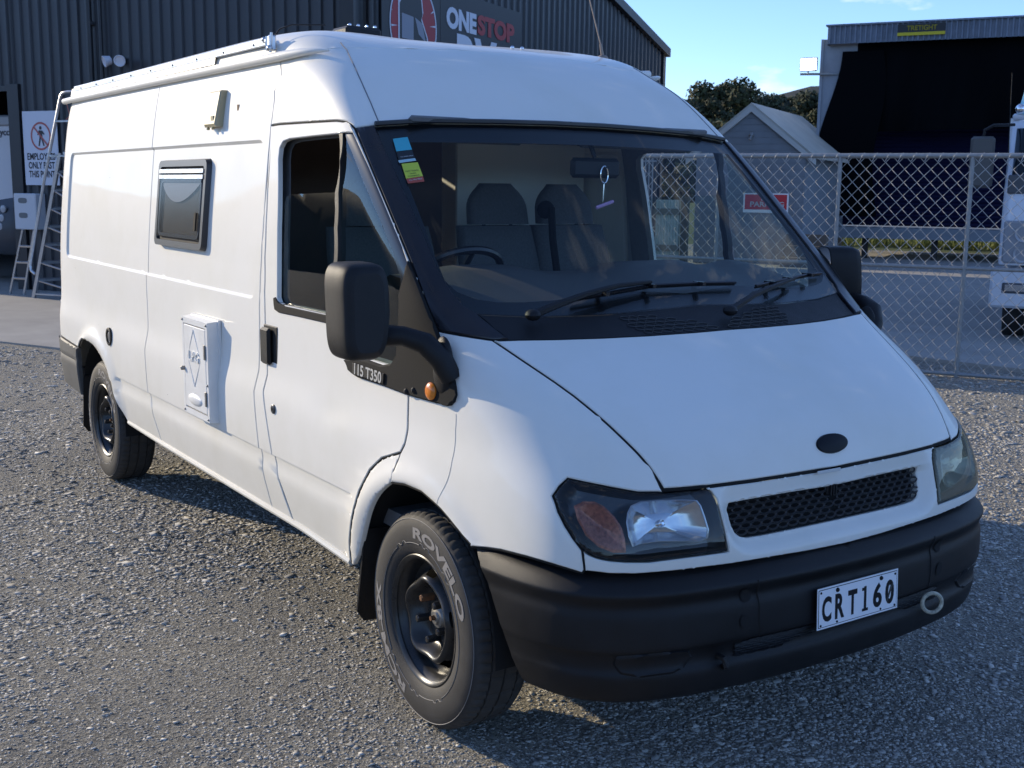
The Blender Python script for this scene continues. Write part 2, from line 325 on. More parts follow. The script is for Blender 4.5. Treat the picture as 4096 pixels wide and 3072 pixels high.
NB = body_net(); NBUMP = bumper_net()
OUT = {
 'rear_panel': [[0.02248,0.89018],[0.06775,0.88729],[0.09061,0.88639],[0.10752,0.88591],[0.12161,0.88561],[0.13417,0.88541],[0.1458,0.88527],[0.15681,0.88517],[0.1674,0.88509],[0.17772,0.88504],[0.18789,0.885],[0.198,0.88496],[0.20814,0.88493],[0.21833,0.8849],[0.22859,0.88487],[0.23892,0.88484],[0.24934,0.88481],[0.25984,0.88479],[0.27045,0.88476],[0.28116,0.88474],[0.292,0.88472],[0.2918,0.82111],[0.29161,0.77283],[0.29142,0.73168],[0.29158,0.70071],[0.29175,0.67269],[0.29192,0.64612],[0.29208,0.61886],[0.29225,0.58752],[0.29242,0.54944],[0.29258,0.50439],[0.29422,0.43162],[0.29585,0.3472],[0.29282,0.27084],[0.29416,0.20418],[0.2955,0.14621],[0.30196,0.08433],[0.31023,0.03877],[0.29853,0.03923],[0.28696,0.03969],[0.27554,0.04015],[0.26425,0.04061],[0.25308,0.04109],[0.24202,0.04157],[0.23483,0.06619],[0.22494,0.10283],[0.21187,0.1473],[0.19785,0.18339],[0.18389,0.21213],[0.17087,0.22305],[0.15977,0.21936],[0.14943,0.20331],[0.14108,0.17779],[0.12804,0.18003],[0.11366,0.18226],[0.09683,0.18451],[0.0749,0.18676],[0.03827,0.18901]],
 'mid_panel': [[0.292,0.88472],[0.30292,0.8847],[0.314,0.88468],[0.32529,0.88466],[0.33685,0.88464],[0.34875,0.88462],[0.3611,0.8846],[0.37402,0.88459],[0.38769,0.88457],[0.4024,0.88456],[0.41848,0.88455],[0.43615,0.88455],[0.45556,0.88456],[0.47673,0.88459],[0.49938,0.88466],[0.52309,0.88478],[0.54848,0.88499],[0.47729,0.8074],[0.46149,0.75049],[0.45333,0.70873],[0.44738,0.67255],[0.44253,0.63864],[0.43824,0.60215],[0.43481,0.55629],[0.43286,0.49912],[0.43181,0.42559],[0.4317,0.34028],[0.42974,0.27778],[0.43106,0.20389],[0.4324,0.1402],[0.43455,0.08006],[0.43722,0.03877],[0.43089,0.03877],[0.42448,0.03877],[0.41795,0.03877],[0.41124,0.03877],[0.40429,0.03877],[0.39699,0.03877],[0.38926,0.03877],[0.38107,0.03877],[0.37239,0.03877],[0.36318,0.03877],[0.35344,0.03877],[0.3432,0.03877],[0.33251,0.03877],[0.32147,0.03877],[0.31023,0.03877],[0.30196,0.08433],[0.2955,0.14621],[0.29416,0.20418],[0.29282,0.27084],[0.29585,0.3472],[0.29422,0.43162],[0.29258,0.50439],[0.29242,0.54944],[0.29225,0.58752],[0.29208,0.61886],[0.29192,0.64612],[0.29175,0.67269],[0.29158,0.70071],[0.29142,0.73168]],
 'pillar_panel': [[0.46149,0.75049],[0.46235,0.75127],[0.45414,0.70633],[0.44829,0.66764],[0.4435,0.62978],[0.43951,0.58644],[0.43707,0.52983],[0.43618,0.46076],[0.43667,0.40231],[0.43752,0.33681],[0.43597,0.28819],[0.43866,0.20769],[0.44141,0.13912],[0.44375,0.10283],[0.44707,0.06713],[0.45041,0.04015],[0.44381,0.03946],[0.43722,0.03877],[0.43455,0.08006],[0.4324,0.1402],[0.43106,0.20389],[0.42974,0.27778],[0.4317,0.34028],[0.43181,0.42559],[0.43286,0.49912],[0.43481,0.55629],[0.43824,0.60215],[0.44253,0.63864]],
 'rear_bumper_skin': [[0.02441,0.18619],[0.06583,0.18432],[0.08792,0.18245],[0.10444,0.18059],[0.11818,0.17872],[0.1304,0.17686],[0.14168,0.17501],[0.13985,0.15557],[0.13738,0.08006],[0.13614,0.04157],[0.12362,0.04272],[0.10971,0.04388],[0.09329,0.04508],[0.07178,0.04628],[0.03533,0.0475]],
 'recess': [[-4.4,1.905],[-1.335,1.893],[-1.335,1.262],[-4.455,1.275]],
 'door': [[0.46105,0.75085],[0.47144,0.75165],[0.4894,0.75104],[0.51025,0.75046],[0.53566,0.74979],[0.57478,0.74926],[0.6107,0.74717],[0.63014,0.74321],[0.6413,0.73847],[0.64153,0.71928],[0.64261,0.70194],[0.64301,0.68967],[0.64353,0.678],[0.64408,0.66682],[0.64458,0.65601],[0.64504,0.6463],[0.6454,0.63663],[0.64564,0.62689],[0.64571,0.61691],[0.64557,0.60652],[0.64568,0.59142],[0.6445,0.57512],[0.60621,0.55823],[0.57715,0.53918],[0.56218,0.51885],[0.55089,0.4971],[0.54141,0.47427],[0.53548,0.45058],[0.53119,0.42566],[0.52811,0.39931],[0.52596,0.37487],[0.52418,0.34952],[0.52302,0.32419],[0.52069,0.29186],[0.51784,0.26899],[0.50648,0.24037],[0.49945,0.20508],[0.49673,0.18042],[0.49412,0.15577],[0.4925,0.12751],[0.49051,0.1],[0.48904,0.0781],[0.48729,0.05891],[0.48609,0.03329],[0.48024,0.03454],[0.47442,0.03586],[0.46858,0.03721],[0.46268,0.03863],[0.45669,0.04009],[0.45057,0.04163],[0.44375,0.10283],[0.44141,0.13912],[0.43866,0.20769],[0.43597,0.28819],[0.43752,0.33681],[0.43667,0.40231],[0.43618,0.46076],[0.43707,0.52983],[0.43951,0.58644],[0.4435,0.62978],[0.44829,0.66764]],
 'door_window': [[0.46306,0.70481],[0.46627,0.71832],[0.47083,0.7258],[0.47828,0.72865],[0.49223,0.72942],[0.50819,0.73016],[0.52793,0.73063],[0.55527,0.73113],[0.57923,0.73207],[0.61765,0.73207],[0.61974,0.71798],[0.62246,0.70493],[0.62554,0.69267],[0.62668,0.68108],[0.62787,0.66999],[0.62902,0.65929],[0.63009,0.64886],[0.63047,0.63609],[0.63063,0.62317],[0.62273,0.60331],[0.59074,0.58922],[0.5675,0.5736],[0.55578,0.55713],[0.54765,0.53923],[0.54153,0.51994],[0.53476,0.49618],[0.52853,0.47119],[0.52197,0.45506],[0.51379,0.44702],[0.50093,0.44799],[0.49064,0.44959],[0.48494,0.46066],[0.485,0.49661],[0.48254,0.51065],[0.4762,0.51202],[0.46861,0.51206],[0.46105,0.5121],[0.44953,0.51244],[0.44672,0.51517],[0.44589,0.52397],[0.44662,0.54529],[0.44756,0.56489],[0.44872,0.58276],[0.45,0.59898],[0.45135,0.61373],[0.45274,0.62734]],
 'main_glass': [[0.45724,0.65556],[0.45936,0.6616],[0.46348,0.66431],[0.47773,0.66603],[0.49391,0.66729],[0.51309,0.66848],[0.48989,0.5902],[0.4842,0.54534],[0.48142,0.49111],[0.47603,0.50843],[0.46847,0.5084],[0.46092,0.50837],[0.44943,0.5086],[0.44488,0.51018],[0.44565,0.5329],[0.44659,0.55387],[0.44777,0.57305],[0.44913,0.59044]],
 'quarter_glass': [[0.57712,0.73336],[0.62094,0.73403],[0.62187,0.7192],[0.6235,0.7055],[0.62554,0.69267],[0.62668,0.68108],[0.62787,0.66999],[0.62902,0.65929],[0.63009,0.64886],[0.63047,0.63609],[0.63063,0.62317],[0.6316,0.60343],[0.59794,0.58944],[0.5718,0.57388],[0.55906,0.55749],[0.55033,0.53966],[0.54382,0.52044],[0.53654,0.49595],[0.52987,0.47014],[0.5224,0.45192],[0.51344,0.44329],[0.5007,0.44416],[0.48979,0.42861],[0.48227,0.44347],[0.48394,0.49912],[0.48814,0.55995],[0.49677,0.60781],[0.50577,0.63864],[0.51785,0.66764]],
 'window_bar': [[0.56391,0.73717],[0.58216,0.73829],[0.53791,0.70085],[0.51701,0.66764],[0.50233,0.63127],[0.49204,0.5902],[0.48558,0.53709],[0.48261,0.47199],[0.48175,0.42559],[0.4796,0.43162],[0.47999,0.47199],[0.48276,0.53709],[0.48883,0.5902],[0.49842,0.63127],[0.51182,0.66764]],
 'quarter_border': [[0.5768,0.73312],[0.62094,0.73403],[0.62187,0.7192],[0.6235,0.7055],[0.62554,0.69267],[0.62668,0.68108],[0.62787,0.66999],[0.62902,0.65929],[0.63009,0.64886],[0.63047,0.63609],[0.63063,0.62317],[0.62718,0.60337],[0.5959,0.58939],[0.5718,0.57388],[0.55761,0.55564],[0.54822,0.53563],[0.54087,0.53427],[0.54704,0.55344],[0.55577,0.57106],[0.56802,0.58716],[0.57169,0.60101],[0.57571,0.61391],[0.57613,0.62445],[0.57644,0.6347],[0.57667,0.64482],[0.57502,0.65555],[0.57332,0.66651],[0.57159,0.67786],[0.57235,0.6938],[0.57354,0.7109],[0.57259,0.72123]],
 'sill_trim': [[0.44367,0.5208],[0.4448,0.52296],[0.44667,0.51325],[0.45075,0.50947],[0.45927,0.50962],[0.46768,0.50975],[0.4761,0.50986],[0.4864,0.50949],[0.48659,0.49065],[0.47543,0.49525],[0.46795,0.49516],[0.46047,0.49505],[0.44645,0.49375],[0.44393,0.49786]],
 'mirror_trim': [[0.48655,0.43338],[0.49278,0.44159],[0.50077,0.44531],[0.51195,0.44339],[0.52059,0.45096],[0.52842,0.46953],[0.53495,0.49547],[0.54209,0.52006],[0.54852,0.5412],[0.55742,0.56067],[0.57774,0.5788],[0.61512,0.59674],[0.64035,0.60452],[0.64107,0.59345],[0.64116,0.58174],[0.63599,0.55736],[0.63115,0.5389],[0.62572,0.51921],[0.6143,0.4906],[0.60414,0.46292],[0.59495,0.43996],[0.58774,0.42349],[0.57959,0.41045],[0.57163,0.40141],[0.56433,0.4],[0.54388,0.39932],[0.52811,0.39931],[0.51919,0.40123],[0.51086,0.40311],[0.50222,0.40383],[0.49408,0.40452],[0.48994,0.40972],[0.48815,0.42095]],
 'name_badge': [[0.49359,0.43389],[0.51537,0.43026],[0.51345,0.40989],[0.49267,0.41208]],
 'fender': [[0.6445,0.57512],[0.60621,0.55823],[0.57715,0.53918],[0.56218,0.51885],[0.55089,0.4971],[0.54141,0.47427],[0.53548,0.45058],[0.53119,0.42566],[0.52811,0.39931],[0.52596,0.37487],[0.52418,0.34952],[0.52302,0.32419],[0.52069,0.29186],[0.51784,0.26899],[0.51573,0.23958],[0.5137,0.20251],[0.5222,0.21017],[0.5329,0.20991],[0.53931,0.20197],[0.54602,0.19428],[0.55712,0.17607],[0.56564,0.16295],[0.57217,0.15504],[0.57269,0.15113],[0.58395,0.15669],[0.59603,0.16166],[0.60919,0.16395],[0.62353,0.16553],[0.63938,0.16551],[0.65671,0.16445],[0.67801,0.1615],[0.70007,0.15702],[0.70213,0.16229],[0.69726,0.18018],[0.69476,0.19191],[0.68046,0.20948],[0.66946,0.22766],[0.66155,0.24879],[0.65933,0.2683],[0.6579,0.27559],[0.67189,0.29351],[0.68843,0.30774],[0.71481,0.30222],[0.73314,0.29807],[0.75108,0.29343],[0.7653,0.28972],[0.77938,0.28567],[0.79546,0.2846],[0.81135,0.28316],[0.80735,0.30944],[0.80197,0.33109],[0.79671,0.34983],[0.79035,0.36985],[0.78661,0.38221],[0.78335,0.3942],[0.77655,0.41525],[0.77241,0.42629],[0.76848,0.43709],[0.76371,0.44651],[0.75903,0.45579],[0.74959,0.47174],[0.74011,0.48735],[0.73302,0.49951],[0.72549,0.5115],[0.706,0.51414],[0.6838,0.51668],[0.65729,0.51879],[0.62582,0.52063],[0.625,0.51999]],
 'arch_lip': [[0.51783,0.26796],[0.51731,0.26083],[0.51625,0.2466],[0.51519,0.22992],[0.51418,0.21141],[0.5137,0.20251],[0.51315,0.20039],[0.51205,0.19614],[0.51041,0.18979],[0.50826,0.18131],[0.50633,0.17244],[0.50463,0.16314],[0.50315,0.15342],[0.50186,0.14332],[0.50067,0.1327],[0.49957,0.12165],[0.49851,0.11022],[0.49748,0.09856],[0.49642,0.0875],[0.49537,0.07717],[0.49434,0.06762],[0.49335,0.05881],[0.49238,0.05164],[0.49144,0.04591],[0.49057,0.04144],[0.48975,0.0381],[0.48913,0.03568],[0.48872,0.03409],[0.48851,0.03332],[0.48635,0.03308],[0.48643,0.03448],[0.48656,0.03738],[0.48676,0.04193],[0.48699,0.04838],[0.48739,0.05567],[0.48794,0.06386],[0.48863,0.07305],[0.48944,0.08334],[0.4903,0.09474],[0.49118,0.10722],[0.49205,0.12053],[0.49293,0.13454],[0.49386,0.14826],[0.4949,0.16154],[0.49607,0.17429],[0.4974,0.18655],[0.49884,0.19788],[0.50039,0.20835],[0.50205,0.218],[0.50381,0.22682],[0.50582,0.23529],[0.50811,0.24332],[0.51066,0.25082],[0.5135,0.25774],[0.51565,0.26288],[0.51711,0.26627]],
 'bonnet': [[0.72549,0.5115],[0.73302,0.49951],[0.74011,0.48735],[0.74959,0.47174],[0.75903,0.45579],[0.76371,0.44651],[0.76848,0.43709],[0.77241,0.42629],[0.77655,0.41525],[0.78335,0.3942],[0.78661,0.38221],[0.79035,0.36985],[0.79671,0.34983],[0.80197,0.33109],[0.80735,0.30944],[0.81267,0.28891],[0.81461,0.28753],[0.8374,0.2868],[0.86202,0.28633],[0.8667,0.28554],[0.88212,0.2856],[0.89736,0.28546],[0.912,0.28535],[0.92617,0.28508],[0.93867,0.28506],[0.95044,0.2849],[0.96148,0.28462],[0.97589,0.28433],[0.98906,0.28386],[0.99992,0.2828],[1.0,0.2828],[1.0,0.51212],[0.99124,0.51195],[0.98164,0.51173],[0.97143,0.51147],[0.96076,0.51144],[0.94939,0.51135],[0.93727,0.5112],[0.92444,0.51098],[0.91128,0.511],[0.89773,0.51096],[0.884,0.51088],[0.87009,0.51076],[0.85625,0.5109],[0.84217,0.51101],[0.82781,0.51109],[0.81314,0.51114],[0.79738,0.51143],[0.78113,0.51169],[0.76425,0.5119]],
 'grille_panel': [[0.70244,0.16231],[0.69791,0.18022],[0.69627,0.19151],[0.70448,0.18659],[0.71445,0.18282],[0.7242,0.18003],[0.73526,0.17806],[0.75819,0.1754],[0.77298,0.17448],[0.78744,0.17322],[0.80148,0.17388],[0.81527,0.17431],[0.82885,0.17452],[0.84227,0.17454],[0.85556,0.17438],[0.86897,0.17428],[0.88231,0.17403],[0.88072,0.19134],[0.87963,0.209],[0.87823,0.2275],[0.87693,0.24722],[0.87509,0.26178],[0.87162,0.27377],[0.86591,0.28404],[0.86727,0.28348],[0.88227,0.28351],[0.89711,0.28337],[0.91174,0.28306],[0.9259,0.28257],[0.94042,0.28263],[0.95394,0.2825],[0.96648,0.28221],[0.9781,0.28178],[0.98889,0.28124],[0.99976,0.28015],[1.0,0.28015],[1.0,0.14743],[0.99316,0.14791],[0.98224,0.1485],[0.97052,0.14894],[0.95787,0.15014],[0.9443,0.15113],[0.92983,0.15188],[0.91464,0.15238],[0.89908,0.15266],[0.8835,0.15274],[0.86788,0.15354],[0.85221,0.1541],[0.83643,0.1544],[0.82048,0.15443],[0.805,0.15507],[0.78919,0.15538],[0.77305,0.15529],[0.75553,0.15663],[0.73764,0.15733],[0.72007,0.15954],[0.70217,0.16097]],
 'grille_hole': [[1.0,0.24789],[0.98946,0.24884],[0.97768,0.24972],[0.9649,0.25045],[0.9518,0.25069],[0.93763,0.25077],[0.92396,0.25051],[0.9096,0.25011],[0.89598,0.24954],[0.89615,0.23963],[0.89694,0.22552],[0.89843,0.21087],[0.9012,0.19963],[0.9061,0.19267],[0.91368,0.18904],[0.93051,0.18826],[0.94505,0.18857],[0.95861,0.18871],[0.96953,0.18893],[0.97975,0.18906],[0.98934,0.18911],[0.99837,0.18909],[1.0,0.18904]],
 'headlight': [[0.68902,0.30705],[0.71466,0.30166],[0.73301,0.29751],[0.75097,0.29287],[0.76518,0.28906],[0.77925,0.28491],[0.79534,0.28383],[0.81124,0.28238],[0.83663,0.2813],[0.86142,0.28174],[0.86578,0.28304],[0.87113,0.27324],[0.8745,0.26149],[0.87639,0.24733],[0.87769,0.22761],[0.8791,0.20911],[0.88019,0.19145],[0.88167,0.17487],[0.86864,0.17513],[0.85556,0.17524],[0.84225,0.1754],[0.82882,0.17538],[0.81523,0.17516],[0.80144,0.17474],[0.78739,0.17407],[0.77291,0.17533],[0.75813,0.17625],[0.7352,0.17874],[0.72413,0.1807],[0.71439,0.18349],[0.69501,0.19328],[0.68129,0.21008],[0.67031,0.22832],[0.66243,0.24949],[0.66032,0.2694],[0.65908,0.27522],[0.67251,0.29284]],
 'hl_reflector': [[0.76997,0.26158],[0.78262,0.26752],[0.80614,0.26797],[0.82044,0.26649],[0.83459,0.26475],[0.84983,0.26133],[0.85372,0.25164],[0.85662,0.23165],[0.85897,0.21292],[0.85662,0.20112],[0.84818,0.19657],[0.82923,0.20043],[0.8154,0.20236],[0.80131,0.20407],[0.77957,0.2028],[0.76845,0.19941],[0.76348,0.21414],[0.76153,0.23562],[0.76426,0.25043]],
 'hl_indicator': [[0.68785,0.26112],[0.70249,0.26948],[0.71872,0.27003],[0.73024,0.26264],[0.74235,0.24559],[0.7504,0.22883],[0.75429,0.21117],[0.75584,0.19091],[0.73904,0.19142],[0.71835,0.19975],[0.7005,0.21617],[0.69013,0.23887]],
 'a_pillar': [[0.644,0.73845],[0.7155,0.74245],[0.71576,0.72477],[0.71606,0.70868],[0.71661,0.69706],[0.71716,0.68602],[0.7177,0.67544],[0.71823,0.66524],[0.71851,0.65445],[0.71875,0.64385],[0.71892,0.63327],[0.71842,0.62192],[0.71779,0.61015],[0.7169,0.59768],[0.72017,0.58401],[0.72179,0.56948],[0.72698,0.5565],[0.73851,0.54679],[0.74443,0.53192],[0.74815,0.52224],[0.75139,0.51249],[0.7259,0.51186],[0.706,0.51414],[0.6838,0.51668],[0.65729,0.51879],[0.62582,0.52063],[0.62948,0.5382],[0.63236,0.55481],[0.63678,0.56897],[0.64045,0.58228],[0.64333,0.59477],[0.64557,0.60652],[0.64571,0.61691],[0.64564,0.62689],[0.6454,0.63663],[0.64504,0.6463],[0.64458,0.65601],[0.64408,0.66682],[0.64353,0.678],[0.64301,0.68967],[0.64261,0.70194]],
 'windscreen': [[1.0,0.75275],[0.99074,0.75286],[0.9807,0.75299],[0.96914,0.75261],[0.95663,0.75226],[0.94307,0.75194],[0.92843,0.75166],[0.91278,0.75141],[0.89674,0.75093],[0.88032,0.75047],[0.86348,0.75003],[0.84616,0.74961],[0.82823,0.7492],[0.80958,0.74881],[0.78902,0.74717],[0.76714,0.74554],[0.74317,0.74397],[0.7155,0.74245],[0.71576,0.72477],[0.71606,0.70868],[0.71661,0.69706],[0.71716,0.68602],[0.7177,0.67544],[0.71823,0.66524],[0.71851,0.65445],[0.71875,0.64385],[0.71892,0.63327],[0.71842,0.62192],[0.71779,0.61015],[0.7169,0.59768],[0.72017,0.58401],[0.72179,0.56948],[0.72698,0.5565],[0.73851,0.54679],[0.75923,0.54563],[0.77834,0.54442],[0.79645,0.54317],[0.81387,0.54191],[0.82875,0.54183],[0.8433,0.54173],[0.8576,0.54161],[0.87167,0.54148],[0.88557,0.54132],[0.89931,0.54115],[0.91375,0.54189],[0.92773,0.5426],[0.94103,0.54326],[0.95353,0.54388],[0.96522,0.54446],[0.97614,0.545],[0.98666,0.546],[0.99652,0.54698],[1.0,0.54732]],
 'screen_clear': [[1.0,0.72762],[0.99069,0.72748],[0.9806,0.72736],[0.96977,0.72724],[0.95746,0.72704],[0.94414,0.72685],[0.92978,0.72668],[0.91445,0.72653],[0.89843,0.7264],[0.88122,0.7261],[0.8636,0.72581],[0.84548,0.72553],[0.82671,0.72525],[0.80703,0.7248],[0.78635,0.72434],[0.76422,0.72389],[0.73976,0.72346],[0.73783,0.71044],[0.73595,0.69823],[0.73458,0.68261],[0.73327,0.66788],[0.73198,0.65658],[0.73069,0.64553],[0.72937,0.63452],[0.7268,0.62244],[0.72412,0.6099],[0.72303,0.59868],[0.72142,0.5868],[0.73284,0.5741],[0.75818,0.5648],[0.78451,0.56074],[0.80227,0.56027],[0.81943,0.55979],[0.83961,0.56046],[0.85928,0.56111],[0.87722,0.56271],[0.89495,0.5643],[0.91247,0.56587],[0.93151,0.56765],[0.94922,0.56939],[0.95997,0.56825],[0.97005,0.56708],[0.9795,0.56586],[0.9884,0.5646],[0.99677,0.5633],[1.0,0.56277]],
 'cowl': [[1.0,0.54732],[0.99652,0.54698],[0.98666,0.546],[0.97614,0.545],[0.96522,0.54446],[0.95353,0.54388],[0.94103,0.54326],[0.92773,0.5426],[0.91375,0.54189],[0.89931,0.54115],[0.88557,0.54132],[0.87167,0.54148],[0.8576,0.54161],[0.8433,0.54173],[0.82875,0.54183],[0.81387,0.54191],[0.79676,0.54331],[0.779,0.54469],[0.76026,0.54604],[0.74,0.54734],[0.74511,0.53611],[0.749,0.52471],[0.75216,0.51319],[0.76553,0.51307],[0.78237,0.51286],[0.79858,0.51259],[0.81433,0.5123],[0.82898,0.51225],[0.84332,0.51217],[0.85739,0.51206],[0.87122,0.51192],[0.88514,0.51203],[0.89887,0.51211],[0.91241,0.51215],[0.92554,0.51213],[0.93833,0.51235],[0.9504,0.5125],[0.96172,0.51259],[0.97233,0.51262],[0.9825,0.51289],[0.99206,0.51311],[1.0,0.51327]],
 'cowl_grille': [[0.91654,0.53782],[0.93775,0.53932],[0.95282,0.53702],[0.96664,0.53462],[0.97926,0.53303],[0.99089,0.53135],[0.97913,0.53158],[0.96642,0.53174],[0.97842,0.52847],[0.98947,0.52509],[0.99594,0.51608],[0.98459,0.51311],[0.97483,0.51372],[0.96442,0.51428],[0.9533,0.51478],[0.94143,0.51521],[0.92881,0.51558],[0.92714,0.51781],[0.92036,0.52353]],
 'vg': 0.8849940067721181,
 'roof_cap': [[0.54848,0.88499],[0.4778,0.8086],[0.46192,0.75245],[0.46189,0.75196],[0.47166,0.75283],[0.4897,0.75218],[0.5107,0.75158],[0.53639,0.75088],[0.57611,0.75033],[0.61424,0.7482],[0.63456,0.74424],[0.64655,0.73896],[0.71635,0.74352],[0.80958,0.74881],[0.82823,0.7492],[0.84616,0.74961],[0.86348,0.75003],[0.88032,0.75047],[0.89674,0.75093],[0.91278,0.75141],[0.92843,0.75166],[0.94307,0.75194],[0.95663,0.75226],[0.96914,0.75261],[0.9807,0.75299],[0.99074,0.75286],[1.0,0.75275],[1.0,0.92405]],
 'sticker_cyan': [[0.74287,0.72598],[0.77204,0.7288],[0.76943,0.71368],[0.73838,0.71113]],
 'sticker_black': [[0.73801,0.71067],[0.76909,0.71321],[0.76824,0.70477],[0.73581,0.70148]],
 'sticker_pale': [[0.73353,0.70124],[0.76774,0.70409],[0.76787,0.70144],[0.73405,0.69842]],
 'sticker_yellow': [[0.73746,0.6976],[0.76901,0.69971],[0.76695,0.68532],[0.73358,0.6824]],
 'sticker_red': [[0.7334,0.6822],[0.76679,0.68511],[0.765,0.67982],[0.73332,0.6776]],
 'oval_badge': [[0.98874,0.33642],[0.98964,0.34034],[0.99121,0.34375],[0.99333,0.34648],[0.99585,0.34841],[0.99862,0.34943],[1.00149,0.34949],[1.00439,0.34858],[1.00721,0.34674],[1.00977,0.34404],[1.01193,0.34061],[1.01356,0.33663],[1.01451,0.33232],[1.01476,0.3279],[1.01426,0.32363],[1.01305,0.31976],[1.0112,0.31651],[1.00884,0.31407],[1.00612,0.31257],[1.00322,0.31209],[1.00028,0.31266],[0.99743,0.31422],[0.99473,0.3167],[0.99235,0.31993],[0.99045,0.32373],[0.98916,0.3279],[0.98857,0.33221]],
 'filler': [[0.22857,0.26683],[0.22835,0.25654],[0.22756,0.24673],[0.22631,0.23816],[0.22475,0.23147],[0.22301,0.22706],[0.22124,0.22518],[0.21957,0.22595],[0.21813,0.22934],[0.21702,0.23518],[0.2163,0.24315],[0.21598,0.25269],[0.21603,0.26305],[0.21638,0.27334],[0.21701,0.2827],[0.21794,0.29044],[0.21919,0.29607],[0.2207,0.29919],[0.22239,0.29963],[0.22413,0.29735],[0.22578,0.29253],[0.22718,0.2855],[0.22816,0.27674]],
 'bumper_end': [[0.09767,0.02599],[0.12444,0.09012],[0.13872,0.25675],[0.15185,0.37584],[0.1642,0.44414],[0.17538,0.48402],[0.18611,0.54376],[0.19285,0.65842],[0.20125,0.72825],[0.21037,0.82075],[0.22657,0.92099]],
 'bumper_seam': [[0.8133,0.11996],[0.81901,0.38291],[0.81969,0.41377],[0.82025,0.4756],[0.82567,0.58831]],
 'hole0': [[0.80295,0.32919],[0.80127,0.35399],[0.79755,0.3719],[0.7928,0.38101],[0.78783,0.38007],[0.78349,0.36925],[0.78049,0.35004],[0.77893,0.32432],[0.77827,0.29367],[0.77813,0.25974],[0.77976,0.23245],[0.78392,0.22349],[0.78975,0.23567],[0.79644,0.26518],[0.80147,0.29911]],
 'hole1': [[0.80035,0.47495],[0.79952,0.48476],[0.79675,0.49269],[0.79251,0.49699],[0.7875,0.49643],[0.78259,0.49119],[0.77865,0.48269],[0.7764,0.47277],[0.77623,0.46299],[0.77815,0.45465],[0.78182,0.44906],[0.78659,0.44735],[0.7916,0.4499],[0.79602,0.45618],[0.79911,0.46496]],
 'fog': [[0.49223,0.67653],[0.50258,0.61419],[0.53966,0.60041],[0.57622,0.59584],[0.60638,0.59378],[0.63678,0.59953],[0.66754,0.61052],[0.6794,0.6715],[0.66079,0.73634],[0.63361,0.77745],[0.59708,0.77853],[0.56005,0.78448],[0.51145,0.74873]],
 'low_grille': [[0.77328,0.62668],[0.80358,0.61842],[0.83355,0.60904],[0.86265,0.59958],[0.88875,0.60199],[0.91377,0.60778],[0.93751,0.61546],[0.95987,0.62384],[0.98539,0.63301],[1.00951,0.64246],[1.02912,0.63923],[1.05149,0.63711],[1.07754,0.63672],[1.10857,0.63885],[1.10764,0.70718],[1.07804,0.69728],[1.05252,0.68909],[1.03026,0.68204],[1.0106,0.67579],[0.99278,0.67012],[0.97446,0.66493],[0.95635,0.67419],[0.93701,0.68346],[0.91632,0.69307],[0.8942,0.70334],[0.87054,0.71477],[0.84049,0.71481],[0.8093,0.71591],[0.77778,0.71775]],
 'wipe_arm_r': [[0.80499,0.53399],[0.82515,0.53863],[0.84468,0.54324],[0.86666,0.5486],[0.88807,0.55393],[0.90393,0.55741],[0.91948,0.56087],[0.93435,0.56431],[0.95333,0.56688],[0.97051,0.5694]],
 'wipe_blade_r': [[0.8754,0.55497],[0.89538,0.55744],[0.91508,0.55989],[0.93001,0.56188],[0.94412,0.56385],[0.9573,0.56579],[0.96955,0.56771],[0.98198,0.56786],[0.99349,0.56798],[1.00437,0.56807],[1.01653,0.56751],[1.03063,0.56689],[1.04732,0.56619]],
 'wipe_arm_l': [[1.01023,0.52758],[1.02673,0.53507],[1.04687,0.54261],[1.07035,0.54832],[1.09893,0.554],[1.15575,0.56403]],
 'wipe_blade_l': [[1.07143,0.56025],[1.10092,0.56305],[1.13465,0.56579],[1.16483,0.56789],[1.19817,0.57003],[1.23714,0.57048]],
 'cap_seam': [[0.72695,0.91749],[0.73559,0.89564],[0.73015,0.85565],[0.72701,0.82372],[0.72749,0.79789],[0.72863,0.77564],[0.72778,0.74556]],
 'band_crack': [[0.57263,0.38746],[0.56447,0.3553],[0.55907,0.3226],[0.5544,0.2925],[0.551,0.26187],[0.54731,0.23033],[0.54426,0.20091]],
 'antenna': [[1.36993,0.94984]],
 'roofvent': [[0.70888,0.96669]],
}
def S3(net, u, v, side='R'):
    u = np.atleast_1d(np.array(u, float)); v = np.atleast_1d(np.array(v, float))
    fl = u > 1; P = net(np.where(fl, 2-u, u), v).copy()
    sg = np.where(fl, 1., -1.)*(1 if side == 'R' else -1); P[:, 1] *= sg
    return P
def SN(net, u, v, side='R'):
    e = 1e-3; u = np.atleast_1d(np.array(u, float)); v = np.atleast_1d(np.array(v, float))
    u0 = np.clip(u, 0, 2-1e-9)
    ua, ub = u0-e, u0+e
    ua = np.maximum(ua, 0); va, vb = np.maximum(v-e, 0), np.minimum(v+e, 1)
    a = S3(net, ub, v, side)-S3(net, ua, v, side); b = S3(net, u, vb, side)-S3(net, u, va, side)
    n = np.cross(a, b); n /= np.linalg.norm(n, axis=1)[:, None]+1e-12
    c = S3(net, u, v, side)-np.array([[-1.2, 0, 1.0]]); c[:, 0] *= .3
    s = np.sign((n*c).sum(1)); s[s == 0] = 1
    return n*s[:, None]
